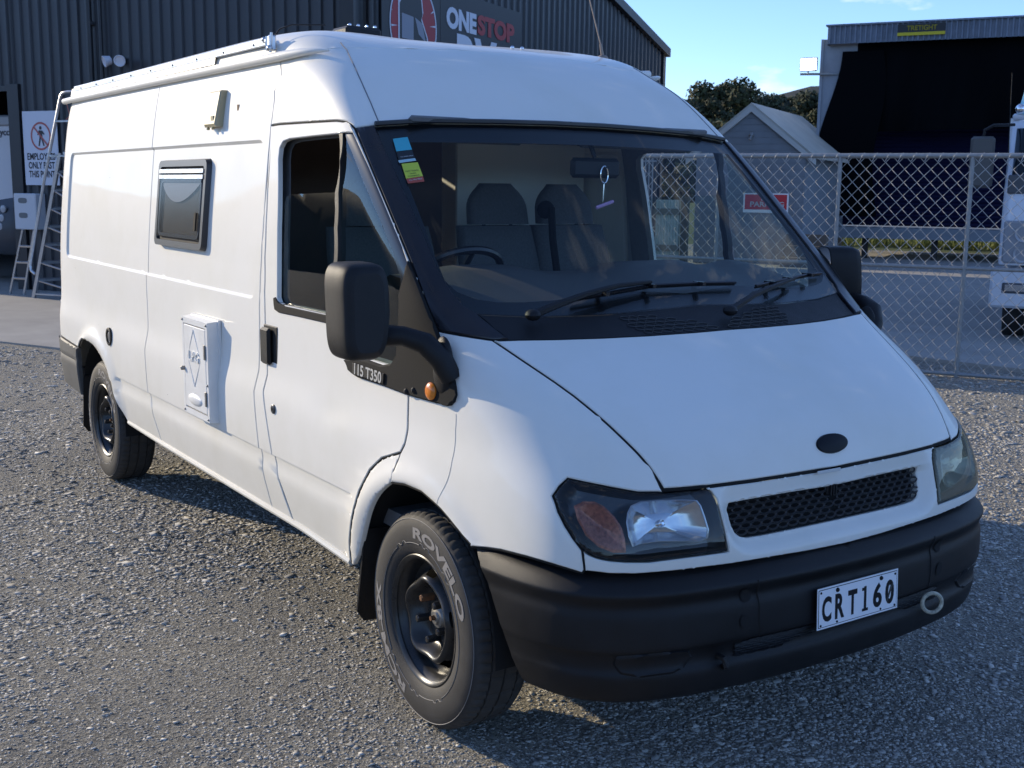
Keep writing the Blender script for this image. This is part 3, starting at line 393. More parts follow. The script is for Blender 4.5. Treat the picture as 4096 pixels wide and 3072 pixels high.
def inv_xz(net, x, z, guess=(.25, .4)):
    u, v = guess
    for _ in range(9):
        e = 1e-4; q3 = S3(net, [u, u+e, u], [v, v, v+e]); p = q3[0]; a = (q3[1]-p)/e; b = (q3[2]-p)/e
        M_ = np.array([[a[0], b[0]], [a[2], b[2]]]); d = np.linalg.solve(M_, [x-p[0], z-p[2]])
        u = min(.98, max(.001, u+d[0])); v = min(.99, max(.001, v+d[1]))
    return u, v
def inv_many(net, X, Z):
    u = np.full(len(X), .25); v = np.full(len(X), .4); e = 1e-4
    for _ in range(14):
        p = S3(net, u, v); a = (S3(net, u+e, v)-p)/e; b = (S3(net, u, v+e)-p)/e
        r0, r1 = X-p[:, 0], Z-p[:, 2]; det = a[:, 0]*b[:, 2]-b[:, 0]*a[:, 2]
        u = np.clip(u+(r0*b[:, 2]-b[:, 0]*r1)/det, .001, .98); v = np.clip(v+(a[:, 0]*r1-r0*a[:, 2])/det, .001, .99)
    return [(float(p), float(q)) for p, q in zip(u, v)]
def inpoly(P, poly):
    x, y = P[:, 0], P[:, 1]; r = np.zeros(len(P), bool); n = len(poly)
    for i in range(n):
        x1, y1 = poly[i]; x2, y2 = poly[(i+1) % n]
        if y1 == y2: continue
        c = ((y1 > y) != (y2 > y)) & (x < (x2-x1)*(y-y1)/(y2-y1)+x1); r ^= c
    return r
def resample(net, uv, h, closed=True):
    uv = [tuple(p) for p in uv]; A = np.array(uv, float); B = np.roll(A, -1, axis=0) if closed else A[1:]
    if not closed: A0 = A[:-1]
    else: A0 = A
    X = S3(net, A[:, 0], A[:, 1]); Y = np.roll(X, -1, axis=0) if closed else X[1:]
    D = np.linalg.norm((X if closed else X[:-1])-Y, axis=1); out = []
    for a, b, d in zip(A0, B, D):
        if np.linalg.norm(a-b) < 1e-7: continue
        m = max(1, int(math.ceil(d/h))); out += [tuple(a+(b-a)*k/m) for k in range(m)]
    if not closed: out.append(uv[-1])
    return out
def patch(net, uv, holes=(), lines=(), side='R', off=0., disp=None, h=.03, gap=.0028, depth=.018, roll=.003, grid=(150, 110), centre=False, clear=.009):
    sc = np.array([5., 3.])
    loops = [resample(net, uv, h)]+[resample(net, q, h) for q in holes]
    pts = []; edges = []; tree = []
    for L in loops:
        k = len(pts); pts += L; edges += [(k+i, k+(i+1) % len(L)) for i in range(len(L))]; tree.append(S3(net, [p[0] for p in L], [p[1] for p in L]))
    nb = len(pts)
    poly = np.array(loops[0]); hp = [np.array(q) for q in loops[1:]]
    U = np.linspace(0, 1, grid[0]); V = np.linspace(0, 1, grid[1]); lo, hi = poly.min(0), poly.max(0)
    U = U[(U > lo[0]) & (U < hi[0])]; V = V[(V > lo[1]) & (V < hi[1])]
    lp = []
    for L in lines:
        L = resample(net, L, h, closed=False); k = len(pts); pts += L; edges += [(k+i, k+i+1) for i in range(len(L)-1)]; lp.append(S3(net, [p[0] for p in L], [p[1] for p in L]))
    if len(U) and len(V):
        G = np.array([(a, b) for b in V for a in U]); ok = inpoly(G, poly)
        for q in hp: ok &= ~inpoly(G, q)
        G = G[ok]
        if len(G):
            X = S3(net, G[:, 0], G[:, 1]); B_ = np.concatenate(tree+lp); dm = np.full(len(G), 9.)
            for i in range(0, len(B_), 200): dm = np.minimum(dm, np.linalg.norm(X[:, None]-B_[None, i:i+200], axis=2).min(1))
            pts += [tuple(p) for p in G[dm > clear]]
    r = geometry.delaunay_2d_cdt([Vector((p[0]*sc[0], p[1]*sc[1])) for p in pts], edges, [], 0, 1e-7)
    W = np.array([tuple(p) for p in r[0]])/sc; T = [f for f in r[2] if len(f) == 3]
    cen = np.array([W[list(f)].mean(0) for f in T]); ok = inpoly(cen, poly)
    for q in hp: ok &= ~inpoly(cen, q)
    T = [f for f, o in zip(T, ok) if o]
    P = S3(net, W[:, 0], W[:, 1], side); Nn = SN(net, W[:, 0], W[:, 1], side)
    d = np.full(len(P), float(off))
    if disp is not None: d = d+disp(P)
    P = P+Nn*d[:, None]
    F = []
    for a, b, c in T:
        n = np.cross(P[b]-P[a], P[c]-P[a])
        if np.linalg.norm(n) < 1e-10: continue
        F.append((a, b, c) if n@Nn[a] > 0 else (a, c, b))
    ed = {}
    for f in F:
        for i in range(3): ed.setdefault((min(f[i], f[(i+1) % 3]), max(f[i], f[(i+1) % 3])), []).append((f[i], f[(i+1) % 3]))
    bd = [v[0] for v in ed.values() if len(v) == 1]
    if centre: bd = [e for e in bd if not (abs(W[e[0], 0]-1) < 1e-6 and abs(W[e[1], 0]-1) < 1e-6)]
    inn = {}
    for a, b in bd:
        t = P[b]-P[a]; q = np.cross(Nn[a], t); q /= np.linalg.norm(q)+1e-12
        for k in (a, b): inn.setdefault(k, []).append(q)
    if depth > 0 and bd:
        V0 = P.copy(); new = []; m1 = {}; m2 = {}; base = len(P)
        for k, q in inn.items():
            q = np.mean(q, axis=0); q /= np.linalg.norm(q)+1e-12
            if centre and abs(W[k, 0]-1) < 1e-6: q[1] = 0
            o = V0[k]; P[k] = o+q*(gap+roll)
            m1[k] = base+len(new); new.append(o+q*gap-Nn[k]*roll)
            m2[k] = base+len(new); new.append(o+q*gap-Nn[k]*depth)
        P = np.concatenate([P, np.array(new)])
        for a, b in bd: F += [(b, a, m1[a], m1[b]), (m1[b], m1[a], m2[a], m2[b])]
    if centre:
        n = len(P); Q = P*[1, -1, 1]; mp = {}
        mid = np.abs(P[:, 1]) < 1e-5
        F = F+[tuple((i if mid[i] else i+n) for i in f[::-1]) for f in F]; P = np.concatenate([P, Q])
    return P, F
def clean(P, F):
    used = sorted({i for f in F for i in f}); mp = {k: i for i, k in enumerate(used)}
    return P[used], [tuple(mp[i] for i in f) for f in F]
def panel(name, key, m, parent, net=None, side='R', kind=None, smooth=38, label=None, seam=0., **k):
    uv = OUT[key] if isinstance(key, str) else key
    P, F = patch(net or NB, uv, side=side, **k); P, F = clean(P, F)
    o = link(name, mesh(name, P, F, m, smooth=smooth), parent, kind, label)
    if seam:    # dark shut line round the panel, sunk just below the skin
        q = np.array(resample(net or NB, uv, .03)); q3 = S3(net or NB, q[:, 0], q[:, 1], side); qn = SN(net or NB, q[:, 0], q[:, 1], side)
        q3 = q3+qn*((k['disp'](q3) if k.get('disp') else 0)-.0075)[:, None] if k.get('disp') else q3-qn*.0075
        b = MB()
        if k.get('centre'):
            i0 = [i for i in range(len(q)) if q[i, 0] < .9999]; st = next((i for i in i0 if q[i-1, 0] >= .9999), 0); run = []
            for j in range(len(q)):
                i = (st+j) % len(q)
                if q[i, 0] < .9999: run.append(q3[i])
            b.tube(run, seam, 5); b.tube([p*[1, -1, 1] for p in run], seam, 5)
        else: b.tube(q3, seam, 5, closed=True)
        b.build('shut_line', DARK, o)
    return o
VZ = lambda z: inv_xz(NB, -2.5, z, (.22, .4))[1]

van = thing('camper_van', 'white high-roof camper van parked on the gravel yard', 'van', (-1.5, 0, 0))

# pressed relief of the side panels: rub-strip step, recessed window field, wheel-arch flares
RX0, RX1, RZ0, RZ1 = -4.43, -1.335, 1.268, 1.899
def recess_sd(x, z, r=.05):
    cx, cz, hx, hz = (RX0+RX1)/2, (RZ0+RZ1)/2, (RX1-RX0)/2-r, (RZ1-RZ0)/2-r
    qx, qz = np.abs(x-cx)-hx, np.abs(z-cz)-hz
    return np.minimum(np.maximum(qx, qz), 0)+np.hypot(np.maximum(qx, 0), np.maximum(qz, 0))-r
sst = lambda t: (lambda q: q*q*(3-2*q))(np.clip(t, 0, 1))
def relief(P):
    x, z = P[:, 0], P[:, 2]
    d = -.011*sst(-recess_sd(x, z)/.012)
    rub = ((x > -3.31) & (x < -.45)); d = d-np.where(rub & (z < .6735) & (z > .58), .011*sst((z-.585)/.06), 0)
    rr = np.hypot(x+3.76, z-.37); d = d+.022*np.exp(-((rr-.47)/.045)**2)*(z > .3)*(x > -4.2)
    rf = np.hypot(x-.0, z-.36); d = d+.016*np.exp(-((rf-.455)/.05)**2)
    # the dent and ripples in the front door skin
    d = d-.006*np.exp(-(((x+.62)/.09)**2+((z-.93)/.05)**2))+.002*np.exp(-(((x+.50)/.04)**2+((z-.90)/.03)**2))
    return d
def hline(z, x0, x1): X = np.arange(x0, x1+.02, .04); return inv_many(NB, X, np.full(len(X), z))
def rrect(x0, x1, z0, z1, r):
    L = []
    for cx, cz, a0 in ((x1-r, z1-r, 0), (x0+r, z1-r, 90), (x0+r, z0+r, 180), (x1-r, z0+r, 270)):
        for k in range(5): a = rad(a0+22.5*k); L.append((cx+r*math.cos(a), cz+r*math.sin(a)))
    L.append(L[0]); D_ = []
    for (a, b), (c, d) in zip(L[:-1], L[1:]):
        m = max(1, int(math.hypot(c-a, d-b)/.04)); D_ += [(a+(c-a)*k/m, b+(d-b)*k/m) for k in range(m)]
    D_.append(L[-1]); D_ = np.array(D_); return inv_many(NB, D_[:, 0], D_[:, 1])
RR = [rrect(RX0+q, RX1-q, RZ0+q, RZ1-q, max(.02, .05-q)) for q in (-.010, .0, .012, .022)]
RB = [hline(q, -3.32, -.44) for q in (.684, .6745, .6720, .660, .60)]
LN = RR+RB
LV = [hline(zz, -4.6, -.5) for zz in (.985, .91)]
for sd in ('R', 'L'):
    panel('rear_side_panel', 'rear_panel', WHITE, van, side=sd, disp=relief, lines=LN+LV, h=.025, seam=.004, smooth=38)
    panel('middle_side_panel', 'mid_panel', WHITE, van, side=sd, disp=relief, lines=LN+LV, h=.025, seam=.004, smooth=38)
    panel('pillar_panel', 'pillar_panel', WHITE, van, side=sd, disp=relief, h=.02, lines=[hline(q, -1.36, -1.1) for q in (.684, .6745, .6720, .660)])
    dr = panel('front_door', 'door', WHITE, van, side=sd, holes=[OUT['door_window']], disp=relief, lines=RB, h=.018, gap=.0035, seam=.0055, smooth=38)
    panel('front_wing', 'fender', WHITE, van, side=sd, disp=relief, h=.016, grid=(260, 170), gap=.003, seam=.0048)
    panel('wheel_arch_lip', 'arch_lip', WHITE, van, side=sd, h=.010, grid=(700, 500), disp=lambda P: relief(P)-.003, clear=.004, smooth=70, roll=.0015)
    panel('windscreen_pillar', 'a_pillar', PILLAR, van, side=sd, h=.02, off=.002, grid=(200, 150))
    # door glass, divider, trims
    panel('door_glass', 'main_glass', SIDEGLASS, dr, side=sd, off=-.022, depth=0, h=.05, grid=(60, 50), smooth=60)
    panel('quarter_glass', 'quarter_glass', SIDEGLASS, dr, side=sd, off=-.012, depth=0, h=.05, grid=(60, 50), smooth=60)
    panel('glass_border', 'quarter_border', mat('glass_black', (.006, .006, .007), .15), dr, side=sd, off=-.0105, depth=0, h=.03, grid=(160, 120), smooth=60)
    panel('window_divider', 'window_bar', BLACKP, dr, side=sd, off=-.004, depth=.03, h=.03, gap=0)
    panel('window_sill_trim', 'sill_trim', TRIM, dr, side=sd, off=.006, depth=.03, h=.03, gap=0, clear=.004)
    panel('mirror_base_trim', 'mirror_trim', TRIM, van, side=sd, off=.014, depth=.03, roll=.006, h=.02, gap=0, grid=(260, 200))
    # headlight
    hl = panel('headlight', 'headlight', LENS if sd == 'R' else LENSOLD, van, side=sd, off=.004, depth=.012, h=.014, grid=(260, 200), smooth=60)
panel('bonnet', 'bonnet', WHITE, van, centre=True, h=.02, grid=(200, 170), gap=.0045, depth=.02, seam=.0062)
panel('roof_cap', [p for p in OUT['roof_cap']], WHITE, van, centre=True, h=.03, grid=(200, 150), gap=.0006)
vg = OUT['vg']
capm = max((p for p in OUT['roof_cap'] if p[0] >= .9999), key=lambda p: p[1])
panel('roof', [(.004, vg), tuple(OUT['roof_cap'][0]), tuple(capm), (1.0, .9999), (.004, .9999)], WHITE, van, centre=True, h=.03, grid=(110, 200), gap=.0006, depth=.01, clear=.004)
gp = OUT['grille_hole']; gh3 = S3(NB, [p[0] for p in resample(NB, gp, .01)], [p[1] for p in resample(NB, gp, .01)])
gh3 = gh3[np.abs(gh3[:, 1]) > 1e-4]
def grille_dish(P):
    Q = P.copy(); Q[:, 1] = -np.abs(Q[:, 1]); dm = np.full(len(P), 9.)
    dm = np.linalg.norm(Q[:, None]-gh3[None], axis=2).min(1)
    w = np.clip(1-dm/.055, 0, 1)
    top = np.clip((P[:, 2]-.845)/.02, 0, 1)
    return -.034*sst(w)*(1-.55*top)
cs = [p for p in gp if p[0] < .9999]
gpoly = [p for p in OUT['grille_panel']]
# the panel outline runs round the opening: outer loop to the centre line, back along the opening
mids = [i for i, p in enumerate(gpoly) if p[0] >= .9999]
hm = [i for i, p in enumerate(gp) if p[0] >= .9999]
outer = gpoly
go = [p for p in gp if p[0] < .9999]
gt = [gp[i] for i in hm]; ga, gb = max(gt, key=lambda p: p[1]), min(gt, key=lambda p: p[1])
if go[0][1] < go[-1][1]: go = go[::-1]
ou = [p for p in outer if p[0] < .9999]; ot = [p for p in outer if p[0] >= .9999]; oa, ob = max(ot, key=lambda p: p[1]), min(ot, key=lambda p: p[1])
k0 = max(i for i, p in enumerate(outer) if p[0] >= .9999)
seq = outer[k0+1:]+[p for p in outer[:k0+1] if p[0] < .9999]      # bottom centre -> round -> top centre
panel('grille_panel', [ob]+seq+[oa, ga]+go+[gb], WHITE, van, centre=True, h=.011, grid=(420, 420), disp=grille_dish, depth=.03, clear=.005)

# ------------------------------------------------------------------ van: screen, cowl, bumper, lights
def cshape(outer, inner):
    """half outline (to the centre line u=1) with a half opening that also touches the centre line"""
    ot = [p for p in outer if p[0] >= .9999]; oa, ob = max(ot, key=lambda p: p[1]), min(ot, key=lambda p: p[1])
    o = [p for p in outer if p[0] < .9999]; n = len(outer)
    ks = [i for i, p in enumerate(outer) if p[0] >= .9999]
    st = next(i for i in ks if outer[(i+1) % n][0] < .9999)
    seq = []; i = (st+1) % n
    while outer[i][0] < .9999: seq.append(outer[i]); i = (i+1) % n
    n2 = len(inner); it = [p for p in inner if p[0] >= .9999]; ia, ib = max(it, key=lambda p: p[1]), min(it, key=lambda p: p[1])
    st2 = next(i for i in range(n2) if inner[i][0] >= .9999 and inner[(i+1) % n2][0] < .9999)
    q = []; i = (st2+1) % n2
    while inner[i][0] < .9999: q.append(inner[i]); i = (i+1) % n2
    # outer start end
    s0 = ob if abs(seq[0][1]-ob[1]) < abs(seq[0][1]-oa[1]) else oa; s1 = oa if s0 is ob else ob
    near = ia if s1 is oa else ib; far = ib if near is ia else ia
    if abs(q[0][1]-near[1]) > abs(q[-1][1]-near[1]): q = q[::-1]
    return [s0]+seq+[s1, near]+q+[far]
ws = panel('windscreen', 'windscreen', GLASS, van, centre=True, h=.04, grid=(110, 90), depth=0, off=-.004, smooth=60)
panel('black_border', cshape(OUT['windscreen'], OUT['screen_clear']), mat('frit_black', (.008, .008, .009), .25), ws, centre=True, h=.02, grid=(200, 160), depth=0, off=-.0085)
tp = [p for p in OUT['windscreen'] if p[1] > .70 and p[0] < .9999]; 
topedge = sorted([p for p in OUT['windscreen'] if S3(NB, *p)[0][2] > 1.925], key=lambda p: p[0])
te = resample(NB, topedge, .04, closed=False); T3 = S3(NB, [p[0] for p in te], [p[1] for p in te]); Tn = SN(NB, [p[0] for p in te], [p[1] for p in te])
T3 = T3+Tn*.006; full = np.concatenate([T3, (T3*[1, -1, 1])[::-1][1:]])
MB().tube(full, .009, 6).build('top_seal', PILLAR, ws)
cw = panel('cowl_panel', 'cowl', BLACKP, van, centre=True, h=.03, grid=(160, 160), off=-.008, depth=.02, gap=.002)
# air-intake mesh in the cowl: rows of small slots
def onv(net, UV, off, side='R'):
    UV = np.array(UV, float); return S3(net, UV[:, 0], UV[:, 1], side)+SN(net, UV[:, 0], UV[:, 1], side)*off
def slots(name, fn, rows, parent, m, rx, rz, seg=10, rt_=.0016):
    """fn maps an (n,2) array to points"""
    b = MB(); t = 2*math.pi*np.arange(seg)/seg
    A = np.array([(a+rx*math.cos(q), c+rz*math.sin(q)) for (a, c) in rows for q in t]); P = fn(A).reshape(len(rows), seg, 3)
    for L in P: b.tube(L, rt_, 4, closed=True)
    return b.build(name, m, parent, smooth=60)
cg = np.array(OUT['cowl_grille'])
def on(net, u, v, off):
    p = S3(net, u, v)[0]; n = SN(net, u, v)[0]; return p+n*off
pr = []
lo, hi = cg.min(0), cg.max(0)
for j, v in enumerate(np.arange(lo[1], hi[1], .0045)):
    for u in np.arange(lo[0]+(j % 2)*.005, hi[0], .010):
        pr.append((u, v))
pr = [tuple(p) for p in np.array(pr)[inpoly(np.array(pr), cg)]]
slots('intake_mesh', lambda A: onv(NB, A, -.006), pr, cw, mat('slot_black', (.03, .03, .032), .5), .0048, .0024, 6, .0014)
pl = [(2-u, v) for u, v in pr]
slots('intake_mesh', lambda A: onv(NB, A, -.006), pl, cw, MATS['slot_black'], .0048, .0024, 6, .0014)
# wipers
for sd in ('r', 'l'):
    arm = resample(NB, OUT['wipe_arm_'+sd], .05, closed=False); bl = resample(NB, OUT['wipe_blade_'+sd], .04, closed=False)
    A3 = np.array([on(NB, u, v, .024+.012*math.sin(math.pi*i/len(arm))) for i, (u, v) in enumerate(arm)]); B3 = np.array([on(NB, u, v, .016) for u, v in bl]); B4 = np.array([on(NB, u, v, .004) for u, v in bl])
    w = MB().tube(A3, np.linspace(.014, .006, len(A3)), 6).ball(A3[0], .026, 10, 6, (1, 1, .7)).build('wiper_arm', BLACKP, van)
    b = MB().tube(B3, .0055, 5); b.tube(B4+(B3-B4)*.3, .0035, 4)
    for f in (.2, .5, .8):
        i = int(f*(len(B3)-1)); b.box(B3[i], (.05, .014, .012))
    b.build('wiper_blade', PILLAR, w)
# stickers inside the screen
CY = mat('sticker_cyan', (.06, .42, .50), .5); YE = mat('sticker_yellow', (.55, .62, .06), .5); RD = mat('sticker_red', (.42, .08, .05), .5); PA = mat('sticker_pale', (.38, .55, .58), .5); BK = mat('sticker_black', (.015, .02, .022), .4)
for k, m_ in (('cyan', CY), ('black', BK), ('pale', PA), ('yellow', YE), ('red', RD)):
    panel('sticker', 'sticker_'+k, m_, ws, off=-.002, depth=0, h=.05, grid=(10, 10))
def uvtext(name, s, m, parent, key, fx, fz, wfrac, off, cond=1., bold=0., flip=False, net=None):
    """lettering laid on a quad outline (TL, TR, BR, BL); fx,fz centre fractions"""
    net = net or NB
    q = np.array(OUT[key])[:4]; C = np.array([on(net, *p, off) for p in q]); ex = C[1]-C[0]; ey = C[0]-C[3]; w = np.linalg.norm(ex)
    V, F = text_mesh(s, 1., bold, .0002); wd = np.ptp(V[:, 0]); size = w*wfrac/wd
    org = C[0]+ex*fx-ey*fz; ex /= w; ey = ey-ex*(ex@ey); ey /= np.linalg.norm(ey); ez = np.cross(ex, ey)
    if flip: ez = -ez
    V = V*size; V[:, 0] *= cond
    W = org+V[:, :1]*ex+V[:, 1:2]*ey+V[:, 2:3]*ez
    return link(name, mesh(name, W, F, m, smooth=0), parent)
INK = mat('ink', (.01, .02, .02), .6); PALE = mat('pale_ink', (.6, .6, .58), .6)
uvtext('lettering', 'FAST TRACK', INK, ws, 'sticker_yellow', .5, .55, .8, -.0005); uvtext('lettering', 'TRUCK', INK, ws, 'sticker_yellow', .5, .72, .4, -.0005); uvtext('lettering', 'ALIGNMENT', INK, ws, 'sticker_yellow', .5, .88, .72, -.0005)
uvtext('lettering', 'FIX SPEED SHOP', PALE, ws, 'sticker_black', .55, .7, .8, -.0005); uvtext('lettering', '021 993 9963', PALE, ws, 'sticker_red', .5, .5, .75, -.0005)
# bumper
be = OUT['bumper_end']
bpoly = [(be[0][0], .001)]+[tuple(p) for p in be[1:]]+[(be[-1][0]+.01, .999), (1., .999), (1., .001)]
bm = panel('front_bumper', bpoly, BUMPERP, van, net=NBUMP, centre=True, h=.02, grid=(120, 90), depth=.025, gap=0, roll=.004, smooth=28)
for sd in ('R', 'L'):
    for k in ('hole0', 'hole1'): panel('bolt_hole', k, DARK, bm, net=NBUMP, side=sd, off=.003, depth=0, h=.01, grid=(60, 60))
    sm = resample(NBUMP, OUT['bumper_seam'], .02, closed=False); P3 = S3(NBUMP, [p[0] for p in sm], [p[1] for p in sm], sd)
    MB().tube(P3, .0026, 4).build('panel_seam', DARK, bm)
    panel('fog_lamp_blank', 'fog', BUMPERP, bm, net=NBUMP, side=sd, off=.006, depth=.012, h=.012, roll=.006, gap=0, grid=(100, 100))
panel('lower_intake', [p if p[0] <= 1 else (1., p[1]) for p in OUT['low_grille']], DARK, bm, net=NBUMP, centre=True, off=.001, depth=0, h=.03, grid=(60, 60))
lg = np.array(OUT['low_grille']); pr = []
for j, v in enumerate(np.arange(lg[:, 1].min(), lg[:, 1].max(), .016)):
    for u in np.arange(lg[:, 0].min()+(j % 2)*.014, 1., .028):
        if inpoly(np.array([[u, v]]), lg)[0]: pr.append((u, v))
slots('intake_mesh', lambda A: onv(NBUMP, A, .003), pr+[(2-u, v) for u, v in pr], bm, BUMPERP, .0135, .0075, 8, .0022)
# rubbing ledge line on the bumper
# grille mesh: staggered oval rings on a curved sheet behind the opening
gA = np.c_[np.ones(len(gh3)), gh3[:, 1]**2, gh3[:, 2]]; gcf = np.linalg.lstsq(gA, gh3[:, 0], rcond=None)[0]
gx = lambda y, z, o=0.: gcf[0]+gcf[1]*y*y+gcf[2]*z-o
goy, goz = gh3[:, 1], gh3[:, 2]; gpo = np.array([(p[1], p[2]) for p in S3(NB, [p[0] for p in gp], [p[1] for p in gp])])
rows = []
z0, z1 = goz.min(), goz.max()
for j, z in enumerate(np.arange(z0+.008, z1, .0152)):
    for y in np.arange(-.46+(j % 2)*.020, .46, .040):
        if inpoly(np.array([[-abs(y), z]]), gpo)[0]: rows.append((y, z))
b = MB()
ny = 24
for i in range(ny):
    for j in range(4): pass
ys = np.linspace(-.45, .45, 25); zs = np.linspace(z0-.02, z1+.02, 5)
b.add([(gx(y, z, .062), y, z) for z in zs for y in ys], [(j*25+i, j*25+i+1, (j+1)*25+i+1, (j+1)*25+i) for j in range(4) for i in range(24)])
b.build('grille_backing', DARK, van)
slots('radiator_grille', lambda A: np.c_[gx(A[:, 0], A[:, 1], .040), A], rows, van, mat('grille_plastic', (.022, .023, .025), .4), .0195, .0082, 10, .0031)
mb_ = MB(); mb_.box((gx(0, .845, .035), .0, .838), (.008, .045, .03), bev=.003)
for k in (-1, 0, 1): mb_.box((gx(0, .84, .030), k*.011, .838), (.008, .005, .034))
mb_.build('bonnet_catch', BLACKP, van)
# oval badge on the bonnet (blank) and paper slip in the shut line
def find_uv(net, y, z):
    best = None
    vv = np.linspace(.25, .55, 1000); return vv[np.abs(S3(net, np.ones(1000), vv)[:, 2]-z).argmin()]
vb = find_uv(NB, 0, .977); cB = S3(NB, 1., vb)[0]; nB = SN(NB, 1., vb)[0]; tB = np.cross(nB, [0, 1, 0]); tB /= np.linalg.norm(tB); tB *= np.sign(tB[2])
def oval(r1, r2, h0, h1, n=36):
    a = [cB+np.array([0, 1, 0])*r1*math.cos(2*math.pi*k/n)+tB*r2*math.sin(2*math.pi*k/n)+nB*h0 for k in range(n)]
    return a
b = MB(); n = 36; R0, R1, R2 = oval(.068, .031, -.004, 0), oval(.066, .029, .006, 0), oval(.055, .022, .008, 0)
b.add(R0+R1+R2+[cB+nB*.0085], [(i, (i+1) % n, n+(i+1) % n, n+i) for i in range(n)]+[(n+i, n+(i+1) % n, 2*n+(i+1) % n, 2*n+i) for i in range(n)]+[(2*n+i, 2*n+(i+1) % n, 3*n) for i in range(n)])
b.build('oval_badge', mat('badge_black', (.005, .006, .010), .4, spec=.15), van)
# headlight internals
def ringed(poly_key, offs, scales, side, m, name, parent, h=.012, cap=True):
    q = resample(NB, OUT[poly_key], h); c = np.mean(q, axis=0); V = []; n = len(q)
    for o, s in zip(offs, scales): V += list(onv(NB, c+(np.array(q)-c)*s, o, side))
    F = [(k*n+i, k*n+(i+1) % n, (k+1)*n+(i+1) % n, (k+1)*n+i) for k in range(len(offs)-1) for i in range(n)]
    if cap: F.append(tuple((len(offs)-1)*n+i for i in range(n)))
    return link(name, mesh(name, V, F, m, smooth=35), parent)
FLUTE = mat('lens_flute', (.30, .31, .32), .15, metal=.6); HBLK = mat('lamp_housing', (.055, .058, .062), .22, metal=.4); REFL = mat('lamp_reflector', (.55, .56, .58), .16, metal=1.); AMB = mat('amber_lens', (.34, .12, .075), .2, metal=.35, noise=.5, nscale=90); SILV = mat('lamp_silver', (.45, .46, .48), .25, metal=.8)
for sd, hlo in zip(('R', 'L'), [o for o in van.children if o.name.startswith('headlight')]):
    ringed('headlight', (-.002, -.035, -.055), (.995, .97, .9), sd, HBLK, 'lamp_housing', hlo)
    rf = ringed('hl_reflector', (-.005, -.009, -.028, -.045, -.042), (1.03, 1., .84, .5, .2), sd, REFL, 'reflector', hlo)
    ringed('hl_reflector', (-.004, -.003, -.010), (1.07, 1.03, 1.02), sd, SILV, 'reflector_rim', hlo, cap=False)
    q = np.mean(resample(NB, OUT['hl_reflector'], .012), axis=0); p = S3(NB, *q, sd)[0]; nn = SN(NB, *q, sd)[0]
    MB().lathe([(-.05, .0), (-.05, .011), (-.028, .010), (-.022, .004), (-.022, 0)], p, ax=nn, n=12).build('bulb', CHROME, hlo)
    ringed('hl_indicator', (-.008, -.005, -.014, -.03), (1.05, .92, .55, .1), sd, AMB if sd == 'R' else SILV, 'indicator_lens', hlo)
    # fluting of the lens: fine vertical ribs inside the cover
    b = MB(); pq = np.array(OUT['headlight']); rq = np.array(OUT['hl_reflector'])
    us_ = np.arange(pq[:, 0].min()+.001, pq[:, 0].max(), .0042); vs_ = np.linspace(pq[:, 1].min(), pq[:, 1].max(), 26)
    GG = np.array([(u, v) for u in us_ for v in vs_]); okk = (inpoly(GG, pq) & ~inpoly(GG, rq)).reshape(len(us_), 26); PP = onv(NB, GG, -.004, sd).reshape(len(us_), 26, 3)
    for i in range(len(us_)):
        run = []
        for j in range(26):
            if okk[i, j]: run.append(PP[i, j])
            if (not okk[i, j] or j == 25):
                if len(run) > 2: b.tube(run, .0006, 3, cap=False)
                run = []
    pass
# ------------------------------------------------------------------ van: linings and cabin
LIN = mat('cabin_grey', (.16, .165, .17), .75, noise=.15, nscale=20); LINL = mat('cabin_lining', (.34, .345, .34), .8); FAB = mat('seat_fabric', (.085, .088, .092), .95, noise=.25, nscale=120, bump=.4, bscale=300); BOARD = mat('partition_white', (.90, .91, .83), .6); BROWN = mat('cupboard_brown', (.13, .08, .055), .7, noise=.2, nscale=5)
for sd in ('R', 'L'):
    panel('door_lining', 'door', LIN, van, side=sd, holes=[OUT['door_window']], off=-.05, depth=0, h=.05, grid=(70, 60))
    panel('pillar_lining', 'pillar_panel', LINL, van, side=sd, off=-.04, depth=0, h=.05, grid=(60, 60))
    panel('screen_pillar_lining', 'a_pillar', LIN, van, side=sd, off=-.03, depth=0, h=.05, grid=(60, 60))
panel('roof_lining', 'roof_cap', LINL, van, centre=True, off=-.05, depth=0, h=.08, grid=(80, 80))
b = MB(); b.box((-1.62, .52, 1.35), (.02, .74, 1.16)); b.build('white_partition', BOARD, van)
b = MB(); b.box((-1.66, -.40, 1.30), (.02, .98, 1.5)).box((-1.66, .92, 1.30), (.02, .06, 1.5)).box((-1.4, 0, 2.0), (.5, 1.6, .02)); b.build('brown_cupboard', BROWN, van)
b = MB(); b.box((-.95, 0, .60), (1.5, 1.78, .06)); b.build('cab_floor', LIN, van)
# dashboard: loft across the cab
ys = np.linspace(-.83, .83, 34); prof = [(.17, 1.318), (.05, 1.345), (-.10, 1.385), (-.24, 1.415), (-.34, 1.425), (-.40, 1.40), (-.43, 1.33), (-.42, 1.10), (-.35, .80)]
V = []
for y in ys:
    sag = .10*(abs(y)/.83)**2
    for k, (x, z) in enumerate(prof):
        w = [0, .15, .5, .9, 1, 1, .7, .2, 0][k]
        dz = .030*math.exp(-((y+.52)/.20)**4)*w+.028*math.exp(-((y-.22)/.26)**6)*w*(k < 6)+.015*math.exp(-((y-.72)/.10)**2)*w
        V.append((x-sag, y, z+dz))
n = len(prof); F = [(i*n+k, i*n+k+1, (i+1)*n+k+1, (i+1)*n+k) for i in range(len(ys)-1) for k in range(n-1)]
link('dashboard', mesh('dashboard', V, F, mat('dash_grey', (.065, .068, .070), .62, bump=.3, bscale=500), smooth=50), van)
